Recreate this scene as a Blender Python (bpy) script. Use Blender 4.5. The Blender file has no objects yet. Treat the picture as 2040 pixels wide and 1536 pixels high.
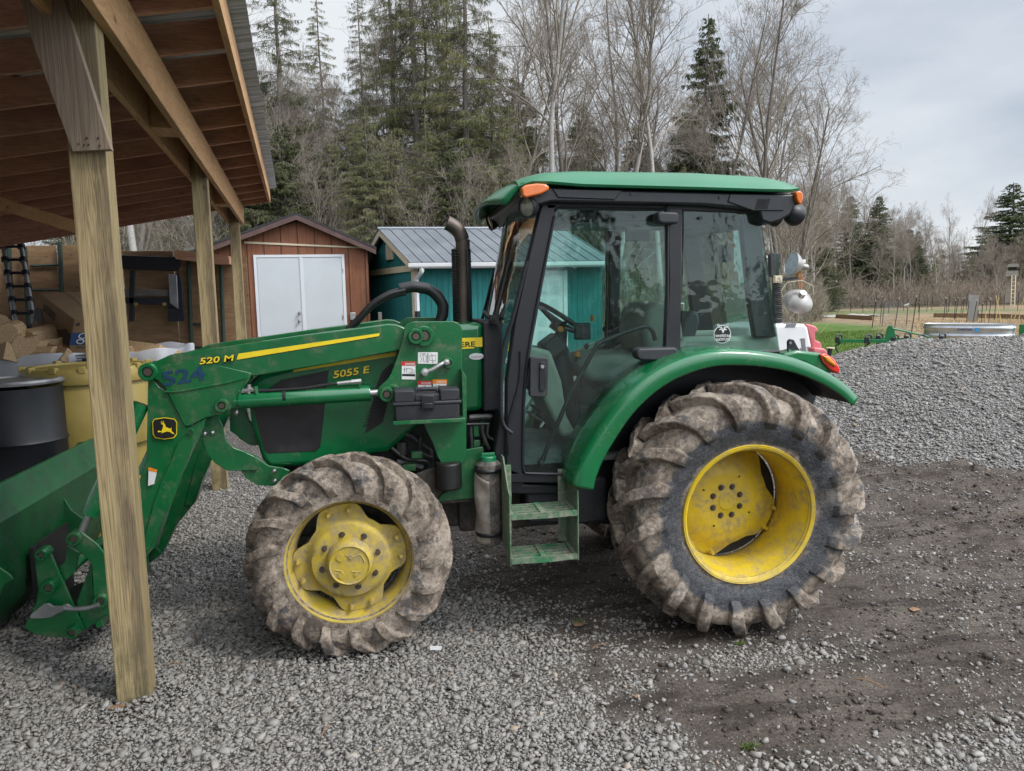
import bpy, bmesh, math, random
import numpy as np
from mathutils import Vector, Matrix
R = math.radians
random.seed(7)
rng = np.random.default_rng(7)
scene = bpy.context.scene
col = scene.collection

# ------------------------------------------------------------------ camera
CAM_H = 1.87; FPX = 1450.0
_p, _y, _r = R(7), R(10), R(1)
_F = np.array([math.sin(_y)*math.cos(_p), math.cos(_y)*math.cos(_p), -math.sin(_p)])
_R0 = np.array([math.cos(_y), -math.sin(_y), 0.0]); _U0 = np.cross(_R0, _F)
_R = math.cos(_r)*_R0 - math.sin(_r)*_U0; _U = math.sin(_r)*_R0 + math.cos(_r)*_U0
camd = bpy.data.cameras.new('camera'); cam = bpy.data.objects.new('camera', camd); col.objects.link(cam)
camd.sensor_width = 36; camd.sensor_fit = 'HORIZONTAL'; camd.lens = FPX/2040*36
camd.clip_start = 0.05; camd.clip_end = 6000
_M = Matrix(((_R[0], _U[0], -_F[0], 0), (_R[1], _U[1], -_F[1], 0), (_R[2], _U[2], -_F[2], CAM_H), (0, 0, 0, 1)))
cam.matrix_world = _M
scene.camera = cam

def _ray(u, v): return _F + _R*(u-1020)/FPX - _U*(v-768)/FPX
def P(u, v, y):                       # photograph pixel -> world point on the plane y = const
    d = _ray(u, v); t = y/d[1]; return (d[0]*t, y, CAM_H + d[2]*t)
def PXp(u, v, x):                     # on the plane x = const
    d = _ray(u, v); t = x/d[0]; return (x, d[1]*t, CAM_H + d[2]*t)
def G(u, v, z=0.0):                   # on the plane z = const
    d = _ray(u, v); t = (z-CAM_H)/d[2]; return (d[0]*t, d[1]*t, z)

# ------------------------------------------------------------------ world, sun, exposure
SUN_EL, SUN_AZ = 50.0, 128.0         # azimuth clockwise from +y
w = bpy.data.worlds.new('World'); scene.world = w; w.use_nodes = True
nt = w.node_tree; nt.nodes.clear()
o = nt.nodes.new('ShaderNodeOutputWorld'); bg = nt.nodes.new('ShaderNodeBackground')
sky = nt.nodes.new('ShaderNodeTexSky'); sky.sky_type = 'NISHITA'; sky.sun_disc = False
sky.sun_elevation = R(SUN_EL); sky.sun_rotation = R(SUN_AZ); sky.air_density = 1.0; sky.dust_density = 2.0
tc = nt.nodes.new('ShaderNodeTexCoord'); mp = nt.nodes.new('ShaderNodeMapping')
mp.inputs['Scale'].default_value = (1.0, 1.0, 2.6); mp.inputs['Location'].default_value = (3.1, 0.4, 0.35)
n1 = nt.nodes.new('ShaderNodeTexNoise'); n1.inputs['Scale'].default_value = 1.9; n1.inputs['Detail'].default_value = 6; n1.inputs['Roughness'].default_value = 0.5
cr = nt.nodes.new('ShaderNodeValToRGB')
cr.color_ramp.elements[0].position = 0.34; cr.color_ramp.elements[0].color = (4.2, 4.8, 5.6, 1)
cr.color_ramp.elements[1].position = 0.62; cr.color_ramp.elements[1].color = (7.7, 7.95, 8.2, 1)
e = cr.color_ramp.elements.new(0.48); e.color = (5.9, 6.35, 6.95, 1)
mx = nt.nodes.new('ShaderNodeMix'); mx.data_type = 'RGBA'; mx.inputs[0].default_value = 0.9
L = nt.links.new
L(tc.outputs['Generated'], mp.inputs['Vector']); L(mp.outputs[0], n1.inputs['Vector']); L(n1.outputs['Fac'], cr.inputs[0])
# an overcast sky is brighter overhead and towards the veiled sun than near the horizon
dt = nt.nodes.new('ShaderNodeVectorMath'); dt.operation = 'DOT_PRODUCT'; L(tc.outputs['Generated'], dt.inputs[0])
_sx = math.sin(R(SUN_AZ))*math.cos(R(SUN_EL)); _sy = math.cos(R(SUN_AZ))*math.cos(R(SUN_EL)); dt.inputs[1].default_value = (_sx, _sy, math.sin(R(SUN_EL)))
mr = nt.nodes.new('ShaderNodeMapRange'); L(dt.outputs['Value'], mr.inputs['Value'])
mr.inputs['From Min'].default_value = 0.30; mr.inputs['From Max'].default_value = 1.0; mr.inputs['To Min'].default_value = 0.86; mr.inputs['To Max'].default_value = 4.2
vm = nt.nodes.new('ShaderNodeVectorMath'); vm.operation = 'SCALE'; L(cr.outputs[0], vm.inputs[0]); L(mr.outputs[0], vm.inputs['Scale'])
L(sky.outputs[0], mx.inputs[6]); L(vm.outputs[0], mx.inputs[7]); L(mx.outputs[2], bg.inputs[0]); L(bg.outputs[0], o.inputs[0])
bg.inputs[1].default_value = 0.1
sd = bpy.data.lights.new('sun', 'SUN'); so = bpy.data.objects.new('sun', sd); col.objects.link(so)
sd.energy = 1.5; sd.angle = R(10); sd.color = (1, 0.96, 0.9)
_d = Vector((math.sin(R(SUN_AZ))*math.cos(R(SUN_EL)), math.cos(R(SUN_AZ))*math.cos(R(SUN_EL)), math.sin(R(SUN_EL))))
so.rotation_euler = _d.to_track_quat('Z', 'Y').to_euler()
scene.view_settings.view_transform = 'Standard'; scene.view_settings.look = 'None'
scene.view_settings.exposure = 0.44; scene.view_settings.gamma = 1.0
scene.render.engine = 'CYCLES'
scene.cycles.max_bounces = 8; scene.cycles.transparent_max_bounces = 24; scene.cycles.caustics_reflective = False; scene.cycles.caustics_refractive = False
scene.cycles.use_denoising = True

# ------------------------------------------------------------------ materials
class NB:
    """small node-building helper"""
    def __init__(s, name):
        s.m = bpy.data.materials.new(name); s.m.use_nodes = True; s.t = s.m.node_tree
        s.b = s.t.nodes['Principled BSDF']; s.out = s.t.nodes['Material Output']
        s.co = s.t.nodes.new('ShaderNodeTexCoord').outputs['Object']
        s.nrm = None
    def n(s, k): return s.t.nodes.new(k)
    def L(s, a, b): s.t.links.new(a, b)
    def map(s, scale=(1, 1, 1), rot=(0, 0, 0), src=None):
        m = s.n('ShaderNodeMapping'); m.inputs['Scale'].default_value = scale; m.inputs['Rotation'].default_value = rot
        s.L(src or s.co, m.inputs[0]); return m.outputs[0]
    def noise(s, scale, detail=4, rough=0.55, vec=None, dist=0.0):
        n = s.n('ShaderNodeTexNoise'); n.inputs['Scale'].default_value = scale; n.inputs['Detail'].default_value = detail
        n.inputs['Roughness'].default_value = rough; n.inputs['Distortion'].default_value = dist
        s.L(vec or s.co, n.inputs['Vector']); return n.outputs['Fac']
    def vor(s, scale, feature='F1', vec=None, out='Distance'):
        n = s.n('ShaderNodeTexVoronoi'); n.feature = feature; n.inputs['Scale'].default_value = scale
        s.L(vec or s.co, n.inputs['Vector']); return n.outputs[out]
    def ramp(s, f, stops):
        r = s.n('ShaderNodeValToRGB'); els = r.color_ramp.elements
        while len(els) > 1: els.remove(els[0])
        els[0].position = stops[0][0]; c = stops[0][1]; els[0].color = c if len(c) == 4 else (*c, 1)
        for p, c in stops[1:]:
            e = els.new(p); e.color = c if len(c) == 4 else (*c, 1)
        s.L(f, r.inputs[0]); return r.outputs[0]
    def step(s, f, a, b): return s.ramp(f, [(a, (0, 0, 0)), (b, (1, 1, 1))])
    def mix(s, f, a, b, mode='MIX'):
        m = s.n('ShaderNodeMix'); m.data_type = 'RGBA'; m.blend_type = mode
        for i, x in ((0, f), (6, a), (7, b)):
            if isinstance(x, (int, float)): m.inputs[i].default_value = x
            elif isinstance(x, tuple): m.inputs[i].default_value = x if len(x) == 4 else (*x, 1)
            else: s.L(x, m.inputs[i])
        return m.outputs[2]
    def math(s, op, a, b=0.0, c=0.0, clamp=False):
        m = s.n('ShaderNodeMath'); m.operation = op; m.use_clamp = clamp
        for i, x in enumerate((a, b, c)):
            if isinstance(x, (int, float)): m.inputs[i].default_value = x
            else: s.L(x, m.inputs[i])
        return m.outputs[0]
    def xyz(s, src=None):
        n = s.n('ShaderNodeSeparateXYZ'); s.L(src or s.co, n.inputs[0]); return n.outputs
    def attr(s, name):
        n = s.n('ShaderNodeAttribute'); n.attribute_name = name; return n
    def base(s, c):
        if isinstance(c, tuple): s.b.inputs['Base Color'].default_value = c if len(c) == 4 else (*c, 1)
        else: s.L(c, s.b.inputs['Base Color'])
    def set(s, k, v):
        if isinstance(v, (int, float)): s.b.inputs[k].default_value = v
        else: s.L(v, s.b.inputs[k])
    def bump(s, h, strength=0.3, dist=0.01):
        b = s.n('ShaderNodeBump'); b.inputs['Strength'].default_value = strength; b.inputs['Distance'].default_value = dist
        s.L(h, b.inputs['Height'])
        if s.nrm is not None: s.L(s.nrm, b.inputs['Normal'])
        s.nrm = b.outputs[0]; s.L(s.nrm, s.b.inputs['Normal'])

MUD = (0.205, 0.165, 0.125)
def simple(name, c, rough=0.5, metal=0.0, var=0.25, vs=6.0, bump=0.0, bs=60.0, dust=0.0, dustc=MUD, spec=None, coat=0.0):
    q = NB(name)
    d = tuple(x*(1-var) for x in c); l = tuple(min(1, x*(1+var)) for x in c)
    cc = q.ramp(q.noise(vs, 5), [(0.3, d), (0.7, l)])
    if dust > 0:
        f = q.step(q.noise(9, 8, 0.65), 0.60-dust*0.28, 0.72-dust*0.18)
        f2 = q.math('ADD', q.math('MULTIPLY', q.step(q.noise(34, 6, 0.75), 0.42, 0.62), 0.7), 0.3 if dust > 0.6 else 0.05, clamp=True)
        f = q.math('MULTIPLY', q.math('MULTIPLY', f, f2), min(1, dust*1.5))
        sp = q.math('MULTIPLY', q.step(q.vor(75), 0.17, 0.10), q.step(q.noise(4.5, 4, 0.6), 0.47, 0.58)); f = q.math('MAXIMUM', f, q.math('MULTIPLY', sp, min(0.75, dust*1.6)))
        cc = q.mix(f, cc, dustc)
        q.set('Roughness', q.math('ADD', q.math('MULTIPLY', f, 0.5), rough, clamp=True))
    else: q.set('Roughness', q.math('ADD', q.math('MULTIPLY', q.noise(vs*2.3, 4), 0.16), rough-0.08, clamp=True))
    q.base(cc); q.set('Metallic', metal)
    if coat: q.set('Coat Weight', coat); q.set('Coat Roughness', 0.12)
    if bump: q.bump(q.noise(bs, 4), bump, 0.004)
    return q.m

M = {}
M['green'] = simple('tractor green paint', (0.003, 0.108, 0.030), 0.30, dust=0.42, var=0.12, bump=0.05, bs=14, coat=0.35)
M['greenclean'] = simple('tractor green clean paint', (0.003, 0.125, 0.038), 0.24, var=0.1, dust=0.20, coat=0.5, bump=0.03, bs=9)
M['roofgreen'] = simple('cab roof green plastic', (0.008, 0.145, 0.058), 0.36, var=0.1, dust=0.03, vs=3, coat=0.2)
M['greendirt'] = simple('dirty bucket green', (0.004, 0.070, 0.02), 0.42, dust=0.6, dustc=(0.030, 0.042, 0.030), var=0.25, bump=0.15, bs=30)
M['greenmud'] = simple('muddy green steel', (0.008, 0.12, 0.045), 0.5, dust=0.9, dustc=(0.24, 0.215, 0.18), var=0.2, bump=0.3, bs=45)
M['stepmud'] = simple('mud caked green steps', (0.008, 0.13, 0.045), 0.6, dust=1.05, dustc=(0.26, 0.235, 0.19), var=0.3, bump=0.6, bs=50)
M['yellow'] = simple('wheel yellow paint', (0.60, 0.43, 0.022), 0.42, dust=0.62, dustc=(0.30, 0.235, 0.14), var=0.12, bump=0.06, bs=25)
M['yellowmud'] = simple('muddy wheel yellow paint', (0.50, 0.365, 0.03), 0.55, dust=0.85, dustc=(0.27, 0.215, 0.15), var=0.15, bump=0.2, bs=30)
M['decalyellow'] = simple('decal yellow', (0.80, 0.60, 0.02), 0.4, var=0.06)
M['decalblack'] = simple('decal black', (0.012, 0.012, 0.011), 0.4, var=0.1)
M['decalblue'] = simple('faded blue marker', (0.004, 0.04, 0.09), 0.6, var=0.3, vs=40)
M['decalwhite'] = simple('decal white', (0.68, 0.68, 0.66), 0.5, var=0.08)
M['decalred'] = simple('decal red', (0.50, 0.03, 0.02), 0.5, var=0.08)
M['decalorange'] = simple('decal orange', (0.75, 0.22, 0.01), 0.5, var=0.08)
M['decalgrey'] = simple('decal line grey', (0.16, 0.16, 0.17), 0.5, var=0.1)
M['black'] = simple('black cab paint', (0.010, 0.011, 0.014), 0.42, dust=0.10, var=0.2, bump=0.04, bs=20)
M['plastic'] = simple('dark grey plastic', (0.022, 0.023, 0.027), 0.55, dust=0.18, var=0.25, bump=0.12, bs=140)
M['grille'] = simple('dusty black side screen', (0.014, 0.012, 0.013), 0.6, dust=0.2, dustc=(0.12, 0.11, 0.10), var=0.5, vs=9, bump=0.25, bs=260)
M['engine'] = simple('oily engine black', (0.010, 0.011, 0.010), 0.5, dust=0.2, dustc=(0.08, 0.07, 0.055), var=0.4, bump=0.4, bs=40)
M['frame'] = simple('dirty chassis', (0.03, 0.032, 0.03), 0.7, dust=0.9, dustc=(0.12, 0.10, 0.08), var=0.4, bump=0.4, bs=40)
M['steel'] = simple('zinc steel', (0.50, 0.50, 0.49), 0.35, metal=0.9, var=0.2)
M['oldsteel'] = simple('dull steel', (0.26, 0.26, 0.26), 0.5, metal=0.6, var=0.4, dust=0.3)
M['rust'] = simple('exhaust rusty steel', (0.12, 0.095, 0.08), 0.5, metal=0.6, var=0.3)
M['rubberhose'] = simple('hose rubber', (0.014, 0.014, 0.015), 0.45, var=0.3, bump=0.2, bs=50, dust=0.1)
M['amber'] = simple('amber lens', (0.62, 0.13, 0.006), 0.15, var=0.12, coat=0.6)
M['redlens'] = simple('red lens', (0.60, 0.02, 0.01), 0.15, var=0.1, coat=0.6)
M['lens'] = simple('clear lamp lens', (0.30, 0.32, 0.28), 0.12, var=0.2, metal=0.4, coat=0.6)
M['seat'] = simple('seat cloth', (0.22, 0.225, 0.20), 0.85, var=0.2, bump=0.5, bs=180)
M['beige'] = simple('console beige plastic', (0.34, 0.34, 0.29), 0.65, var=0.15, dust=0.3)
M['floor mat'] = simple('dusty floor mat', (0.12, 0.13, 0.125), 0.8, var=0.35, dust=0.6, dustc=(0.30, 0.29, 0.26), bump=0.3, bs=40)
M['white paint'] = simple('white painted wood', (0.60, 0.62, 0.64), 0.5, var=0.05, vs=2)
M['white'] = simple('white plastic', (0.62, 0.62, 0.62), 0.5, var=0.07, vs=3)
M['whitebag'] = simple('white tote', (0.42, 0.43, 0.46), 0.6, var=0.15, vs=5, bump=0.4, bs=12)
M['cream'] = simple('cream trim', (0.55, 0.47, 0.33), 0.6, var=0.08)
M['drumyellow'] = simple('yellow drum plastic', (0.30, 0.225, 0.058), 0.5, var=0.2, vs=4, dust=0.12, bump=0.08, bs=20)
M['drumblack'] = simple('black drum plastic', (0.007, 0.008, 0.011), 0.5, var=0.3, dust=0.08)
M['cardboard'] = simple('cardboard', (0.255, 0.165, 0.09), 0.85, var=0.1, vs=4)
M['cardtape'] = simple('cardboard tape', (0.30, 0.20, 0.12), 0.5, var=0.08)
M['boxblue'] = simple('box print blue', (0.03, 0.075, 0.20), 0.7, var=0.1)
M['boxink'] = simple('box print dark', (0.035, 0.035, 0.045), 0.7, var=0.1)
M['galv'] = simple('galvanised steel', (0.50, 0.52, 0.54), 0.3, metal=0.85, var=0.15, vs=5, bump=0.05, bs=15)
M['greenpost'] = simple('green fence post steel', (0.015, 0.035, 0.025), 0.6, var=0.3)
M['brownpost'] = simple('weathered steel post', (0.035, 0.028, 0.024), 0.7, var=0.4)
M['fencewire'] = simple('fence wire', (0.16, 0.16, 0.16), 0.5, metal=0.5, var=0.2)
M['straw'] = simple('straw stem', (0.50, 0.38, 0.17), 0.8, var=0.25)
M['redplastic'] = simple('faded red plastic', (0.50, 0.13, 0.14), 0.5, var=0.12)
M['implement'] = simple('implement green paint', (0.008, 0.15, 0.045), 0.4, var=0.15, coat=0.3)
M['greywood'] = simple('weathered grey wood', (0.14, 0.13, 0.11), 0.85, var=0.25)
M['aluminium'] = simple('ladder aluminium', (0.30, 0.31, 0.33), 0.45, metal=0.6, var=0.2)
M['benchblack'] = simple('workbench black plastic', (0.012, 0.014, 0.022), 0.5, var=0.2)
M['leaf'] = simple('dry leaf', (0.22, 0.13, 0.07), 0.9, var=0.3)
M['weed'] = simple('moss tuft', (0.10, 0.15, 0.03), 0.9, var=0.3)
M['rock'] = simple('pale stone', (0.34, 0.335, 0.32), 0.9, var=0.3, bump=0.5, bs=8)
M['timberbed'] = simple('raised bed board', (0.22, 0.145, 0.085), 0.85, var=0.2)
M['soil'] = simple('garden soil', (0.045, 0.032, 0.024), 0.95, var=0.3)

def glass(name, tint, f0=0.10, dirt=0.06):
    q = NB(name); q.t.nodes.remove(q.b)
    tr = q.n('ShaderNodeBsdfTransparent'); tr.inputs[0].default_value = (*tint, 1)
    gl = q.n('ShaderNodeBsdfGlossy'); gl.inputs['Roughness'].default_value = 0.02
    di = q.n('ShaderNodeBsdfDiffuse'); di.inputs[0].default_value = (0.42, 0.42, 0.38, 1)
    lw = q.n('ShaderNodeLayerWeight'); lw.inputs[0].default_value = 0.25
    b = q.n('ShaderNodeBump'); b.inputs['Strength'].default_value = 0.25; b.inputs['Distance'].default_value = 0.02
    q.L(q.noise(3.2, 3), b.inputs['Height']); q.L(b.outputs[0], gl.inputs['Normal'])
    fac = q.math('ADD', q.math('MULTIPLY', lw.outputs['Fresnel'], 0.68), f0, clamp=True)
    m1 = q.n('ShaderNodeMixShader'); q.L(fac, m1.inputs[0]); q.L(tr.outputs[0], m1.inputs[1]); q.L(gl.outputs[0], m1.inputs[2])
    d1 = q.step(q.noise(1.0, 7, 0.7, vec=q.map((3, 3, 1.1))), 0.48, 0.85); d2 = q.step(q.noise(1.0, 5, 0.7, vec=q.map((55, 55, 9), rot=(0, 0.35, 0))), 0.56, 0.70)
    df = q.math('MULTIPLY', q.math('ADD', q.math('ADD', q.math('MULTIPLY', d2, 0.55), q.math('MULTIPLY', d1, 0.5)), 0.12), dirt*2.2, clamp=True)
    m2 = q.n('ShaderNodeMixShader'); q.L(df, m2.inputs[0]); q.L(m1.outputs[0], m2.inputs[1]); q.L(di.outputs[0], m2.inputs[2])
    q.L(m2.outputs[0], q.out.inputs[0]); return q.m
M['glass'] = glass('tinted cab glass', (0.80, 0.935, 0.905), 0.02, 0.03)

def wood(name, ca, cb, cc, axis='z', scale=1.0, rough=0.75, knots=True, blotch=None, spec=0.2):
    """long grain along one axis of the object's own space"""
    q = NB(name)
    s = {'x': (0.35, 9, 9), 'y': (9, 0.35, 9), 'z': (9, 9, 0.35)}[axis]
    s = tuple(v*scale for v in s)
    v = q.map(s)
    n = q.noise(1.6, 3, 0.6, vec=v, dist=0.6)
    wv = q.math('FRACT', q.math('MULTIPLY', n, 9.0))
    rings = q.math('ABSOLUTE', q.math('SUBTRACT', wv, 0.5))
    fine = q.noise(9, 6, 0.7, vec=v)
    f = q.math('ADD', q.math('MULTIPLY', rings, 0.9), q.math('MULTIPLY', fine, 0.55))
    c = q.ramp(f, [(0.15, ca), (0.45, cb), (0.85, cc)])
    if blotch:
        bf = q.step(q.noise(1.3, 6, 0.65, vec=q.map(tuple(x*0.16 if x > 1 else x*1.2 for x in s))), 0.5, 0.68)
        c = q.mix(q.math('MULTIPLY', bf, 0.8), c, blotch)
    if knots:
        kn = q.step(q.vor(1.0, vec=q.map(tuple(x*0.55 if x > 1 else x*6 for x in s))), 0.10, 0.03)
        c = q.mix(q.math('MULTIPLY', kn, 0.75), c, tuple(x*0.25 for x in ca))
    if name.startswith('blotched treated'):
        X = q.xyz(); t_ = q.math('ADD', q.math('ADD', q.math('MULTIPLY', X[0], 0.9938), q.math('MULTIPLY', X[1], 0.1108)), q.math('MULTIPLY', q.noise(2.2, 5, 0.65, vec=q.map((3, 3, 0.8))), 0.10))
        st = q.math('MULTIPLY', q.step(q.math('ADD', t_, 0.5), 0.425, 0.455), q.step(q.noise(1.7, 6, 0.7, vec=q.map((5, 5, 0.9))), 0.34, 0.52)); c = q.mix(q.math('MULTIPLY', st, 0.6), c, (0.07, 0.050, 0.036))
        mz = q.math('MULTIPLY', q.math('SUBTRACT', 1.0, q.step(X[2], 0.05, 0.55)), q.step(q.noise(9, 6, 0.7), 0.35, 0.6)); c = q.mix(q.math('MULTIPLY', mz, 0.6), c, (0.05, 0.055, 0.022))
    q.base(c); q.set('Roughness', rough); q.bump(f, 0.35, 0.004)
    return q.m
PT = ((0.13, 0.088, 0.036), (0.27, 0.20, 0.095), (0.36, 0.285, 0.145))
M['postdark'] = wood('blotched treated timber', (0.15, 0.108, 0.050), (0.33, 0.25, 0.125), (0.45, 0.35, 0.185), axis='z', blotch=(0.10, 0.075, 0.045), scale=1.4)
M['post'] = wood('treated post timber', *PT, axis='z', scale=1.4)
M['beamwood'] = wood('fir beam', (0.34, 0.175, 0.075), (0.50, 0.285, 0.13), (0.58, 0.36, 0.18), axis='y', blotch=(0.32, 0.16, 0.07))
M['rafterwood'] = wood('fir rafter', (0.38, 0.18, 0.11), (0.50, 0.255, 0.16), (0.58, 0.32, 0.20), axis='x', blotch=(0.24, 0.11, 0.075))
M['bracewood'] = wood('pale brace board', (0.16, 0.115, 0.078), (0.22, 0.165, 0.115), (0.27, 0.21, 0.15), axis='z')
M['logwood'] = wood('split firewood', (0.26, 0.16, 0.085), (0.38, 0.26, 0.14), (0.48, 0.34, 0.2), axis='y', knots=False)

def plywood():
    q = NB('weathered plywood')
    n = q.noise(2.0, 5, 0.6, vec=q.map((1.2, 4, 6)), dist=1.2)
    c = q.ramp(n, [(0.3, (0.15, 0.085, 0.042)), (0.55, (0.225, 0.135, 0.068)), (0.75, (0.27, 0.17, 0.09))])
    st = q.step(q.noise(1.1, 6, 0.7), 0.5, 0.75)
    c = q.mix(q.math('MULTIPLY', st, 0.5), c, (0.12, 0.07, 0.035))
    k = q.step(q.vor(5.5, vec=q.map((1, 1, 1.6))), 0.12, 0.06)
    c = q.mix(q.math('MULTIPLY', k, 0.8), c, (0.05, 0.022, 0.012))
    q.base(c); q.set('Roughness', 0.85); q.bump(n, 0.2, 0.005); return q.m
M['plywood'] = plywood()

def siding(name, c, groove, dark):
    q = NB(name); x = q.xyz()[0]; yv = q.xyz()[1]
    t = q.math('FRACT', q.math('MULTIPLY', q.math('ADD', x, yv), 1.0/groove))
    g = q.step(t, 0.05, 0.085)
    n = q.noise(3, 6, 0.65, vec=q.map((7, 7, 0.7)))
    cc = q.ramp(n, [(0.3, tuple(v*0.62 for v in c)), (0.7, tuple(v*1.25 for v in c))])
    cc = q.mix(g, tuple(v*dark for v in c), cc)
    q.base(cc); q.set('Roughness', 0.75); q.bump(g, 0.8, 0.008); q.bump(n, 0.3, 0.006); return q.m
M['redsiding'] = siding('red brown panel siding', (0.20, 0.076, 0.036), 0.32, 0.35)
M['tealsiding'] = siding('teal panel siding', (0.007, 0.150, 0.145), 0.11, 0.6)
def metalroof():
    q = NB('ribbed metal roof'); q.base(q.ramp(q.noise(2, 4), [(0.3, (0.17, 0.185, 0.205)), (0.7, (0.24, 0.255, 0.275))]))
    q.set('Roughness', 0.38); q.set('Metallic', 0.5); return q.m
M['metalroof'] = metalroof()
M['whitepanel'] = simple('bare roofing sheet underside', (0.33, 0.36, 0.38), 0.4, metal=0.5, var=0.15, vs=2)
M['shingle'] = simple('dark shingle', (0.03, 0.028, 0.03), 0.9, var=0.4, vs=20, bump=0.5, bs=30)

def mud_tyre(name, rin, rout, band):
    """dried mud over black rubber; the sidewall between two radii has been washed bare"""
    q = NB(name); X = q.xyz()
    r = q.math('SQRT', q.math('ADD', q.math('MULTIPLY', X[0], X[0]), q.math('MULTIPLY', X[2], X[2])))
    n = q.noise(5.5, 7, 0.62); r2 = q.math('ADD', r, q.math('MULTIPLY', q.math('SUBTRACT', n, 0.5), 0.16))
    mudc = q.ramp(q.math('ADD', q.math('MULTIPLY', q.noise(6, 5, 0.6), 0.5), q.math('MULTIPLY', q.noise(38, 7, 0.75), 0.5)), [(0.42, (0.095, 0.073, 0.056)), (0.5, (0.225, 0.180, 0.140)), (0.57, (0.37, 0.31, 0.25))])
    rub = q.ramp(q.noise(60, 6, 0.7), [(0.35, (0.016, 0.018, 0.023)), (0.7, (0.05, 0.054, 0.063))])
    s1 = q.math('ABSOLUTE', q.math('SUBTRACT', q.noise(26, 3, 0.6, dist=1.5), 0.5)); s2 = q.math('ABSOLUTE', q.math('SUBTRACT', q.noise(17, 4, 0.6, vec=q.map((1, 1, 2.2), rot=(0, 0.7, 0)), dist=2.0), 0.5))
    cr = q.math('MULTIPLY', q.math('MINIMUM', q.step(s1, 0.004, 0.016), q.step(s2, 0.003, 0.014)), 1.0)
    rub = q.mix(q.math('MULTIPLY', q.math('SUBTRACT', 1.0, cr), 0.75), rub, (0.16, 0.15, 0.14))
    lo, hi = band
    f1 = q.step(r2, hi-0.012, hi+0.012)
    f0 = q.math('SUBTRACT', 1.0, q.step(r2, lo-0.01, lo+0.015))
    patch = q.step(q.noise(3.1, 7, 0.7), 0.58, 0.66)
    f = q.math('MAXIMUM', q.math('MAXIMUM', f1, f0), q.math('MULTIPLY', patch, 0.35))
    worn = q.math('MULTIPLY', q.step(q.noise(7.5, 7, 0.75), 0.53, 0.60), 0.85)
    f = q.math('MULTIPLY', f, q.math('SUBTRACT', 1.0, worn))
    q.base(q.mix(f, rub, mudc)); q.set('Roughness', q.math('ADD', q.math('MULTIPLY', f, 0.42), 0.5, clamp=True))
    q.bump(q.noise(16, 8, 0.75), 0.8, 0.016); q.bump(q.math('MULTIPLY', q.step(q.vor(26, 'DISTANCE_TO_EDGE', vec=q.map((1, 1, 1))), 0.0, 0.03), f), 0.30, 0.004)
    return q.m
M['reartyre'] = mud_tyre('rear tyre rubber and mud', 0.38, 0.7, (0.392, 0.512))
M['fronttyre'] = mud_tyre('front tyre rubber and mud', 0.33, 0.5, (0.28, 0.30))
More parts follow.
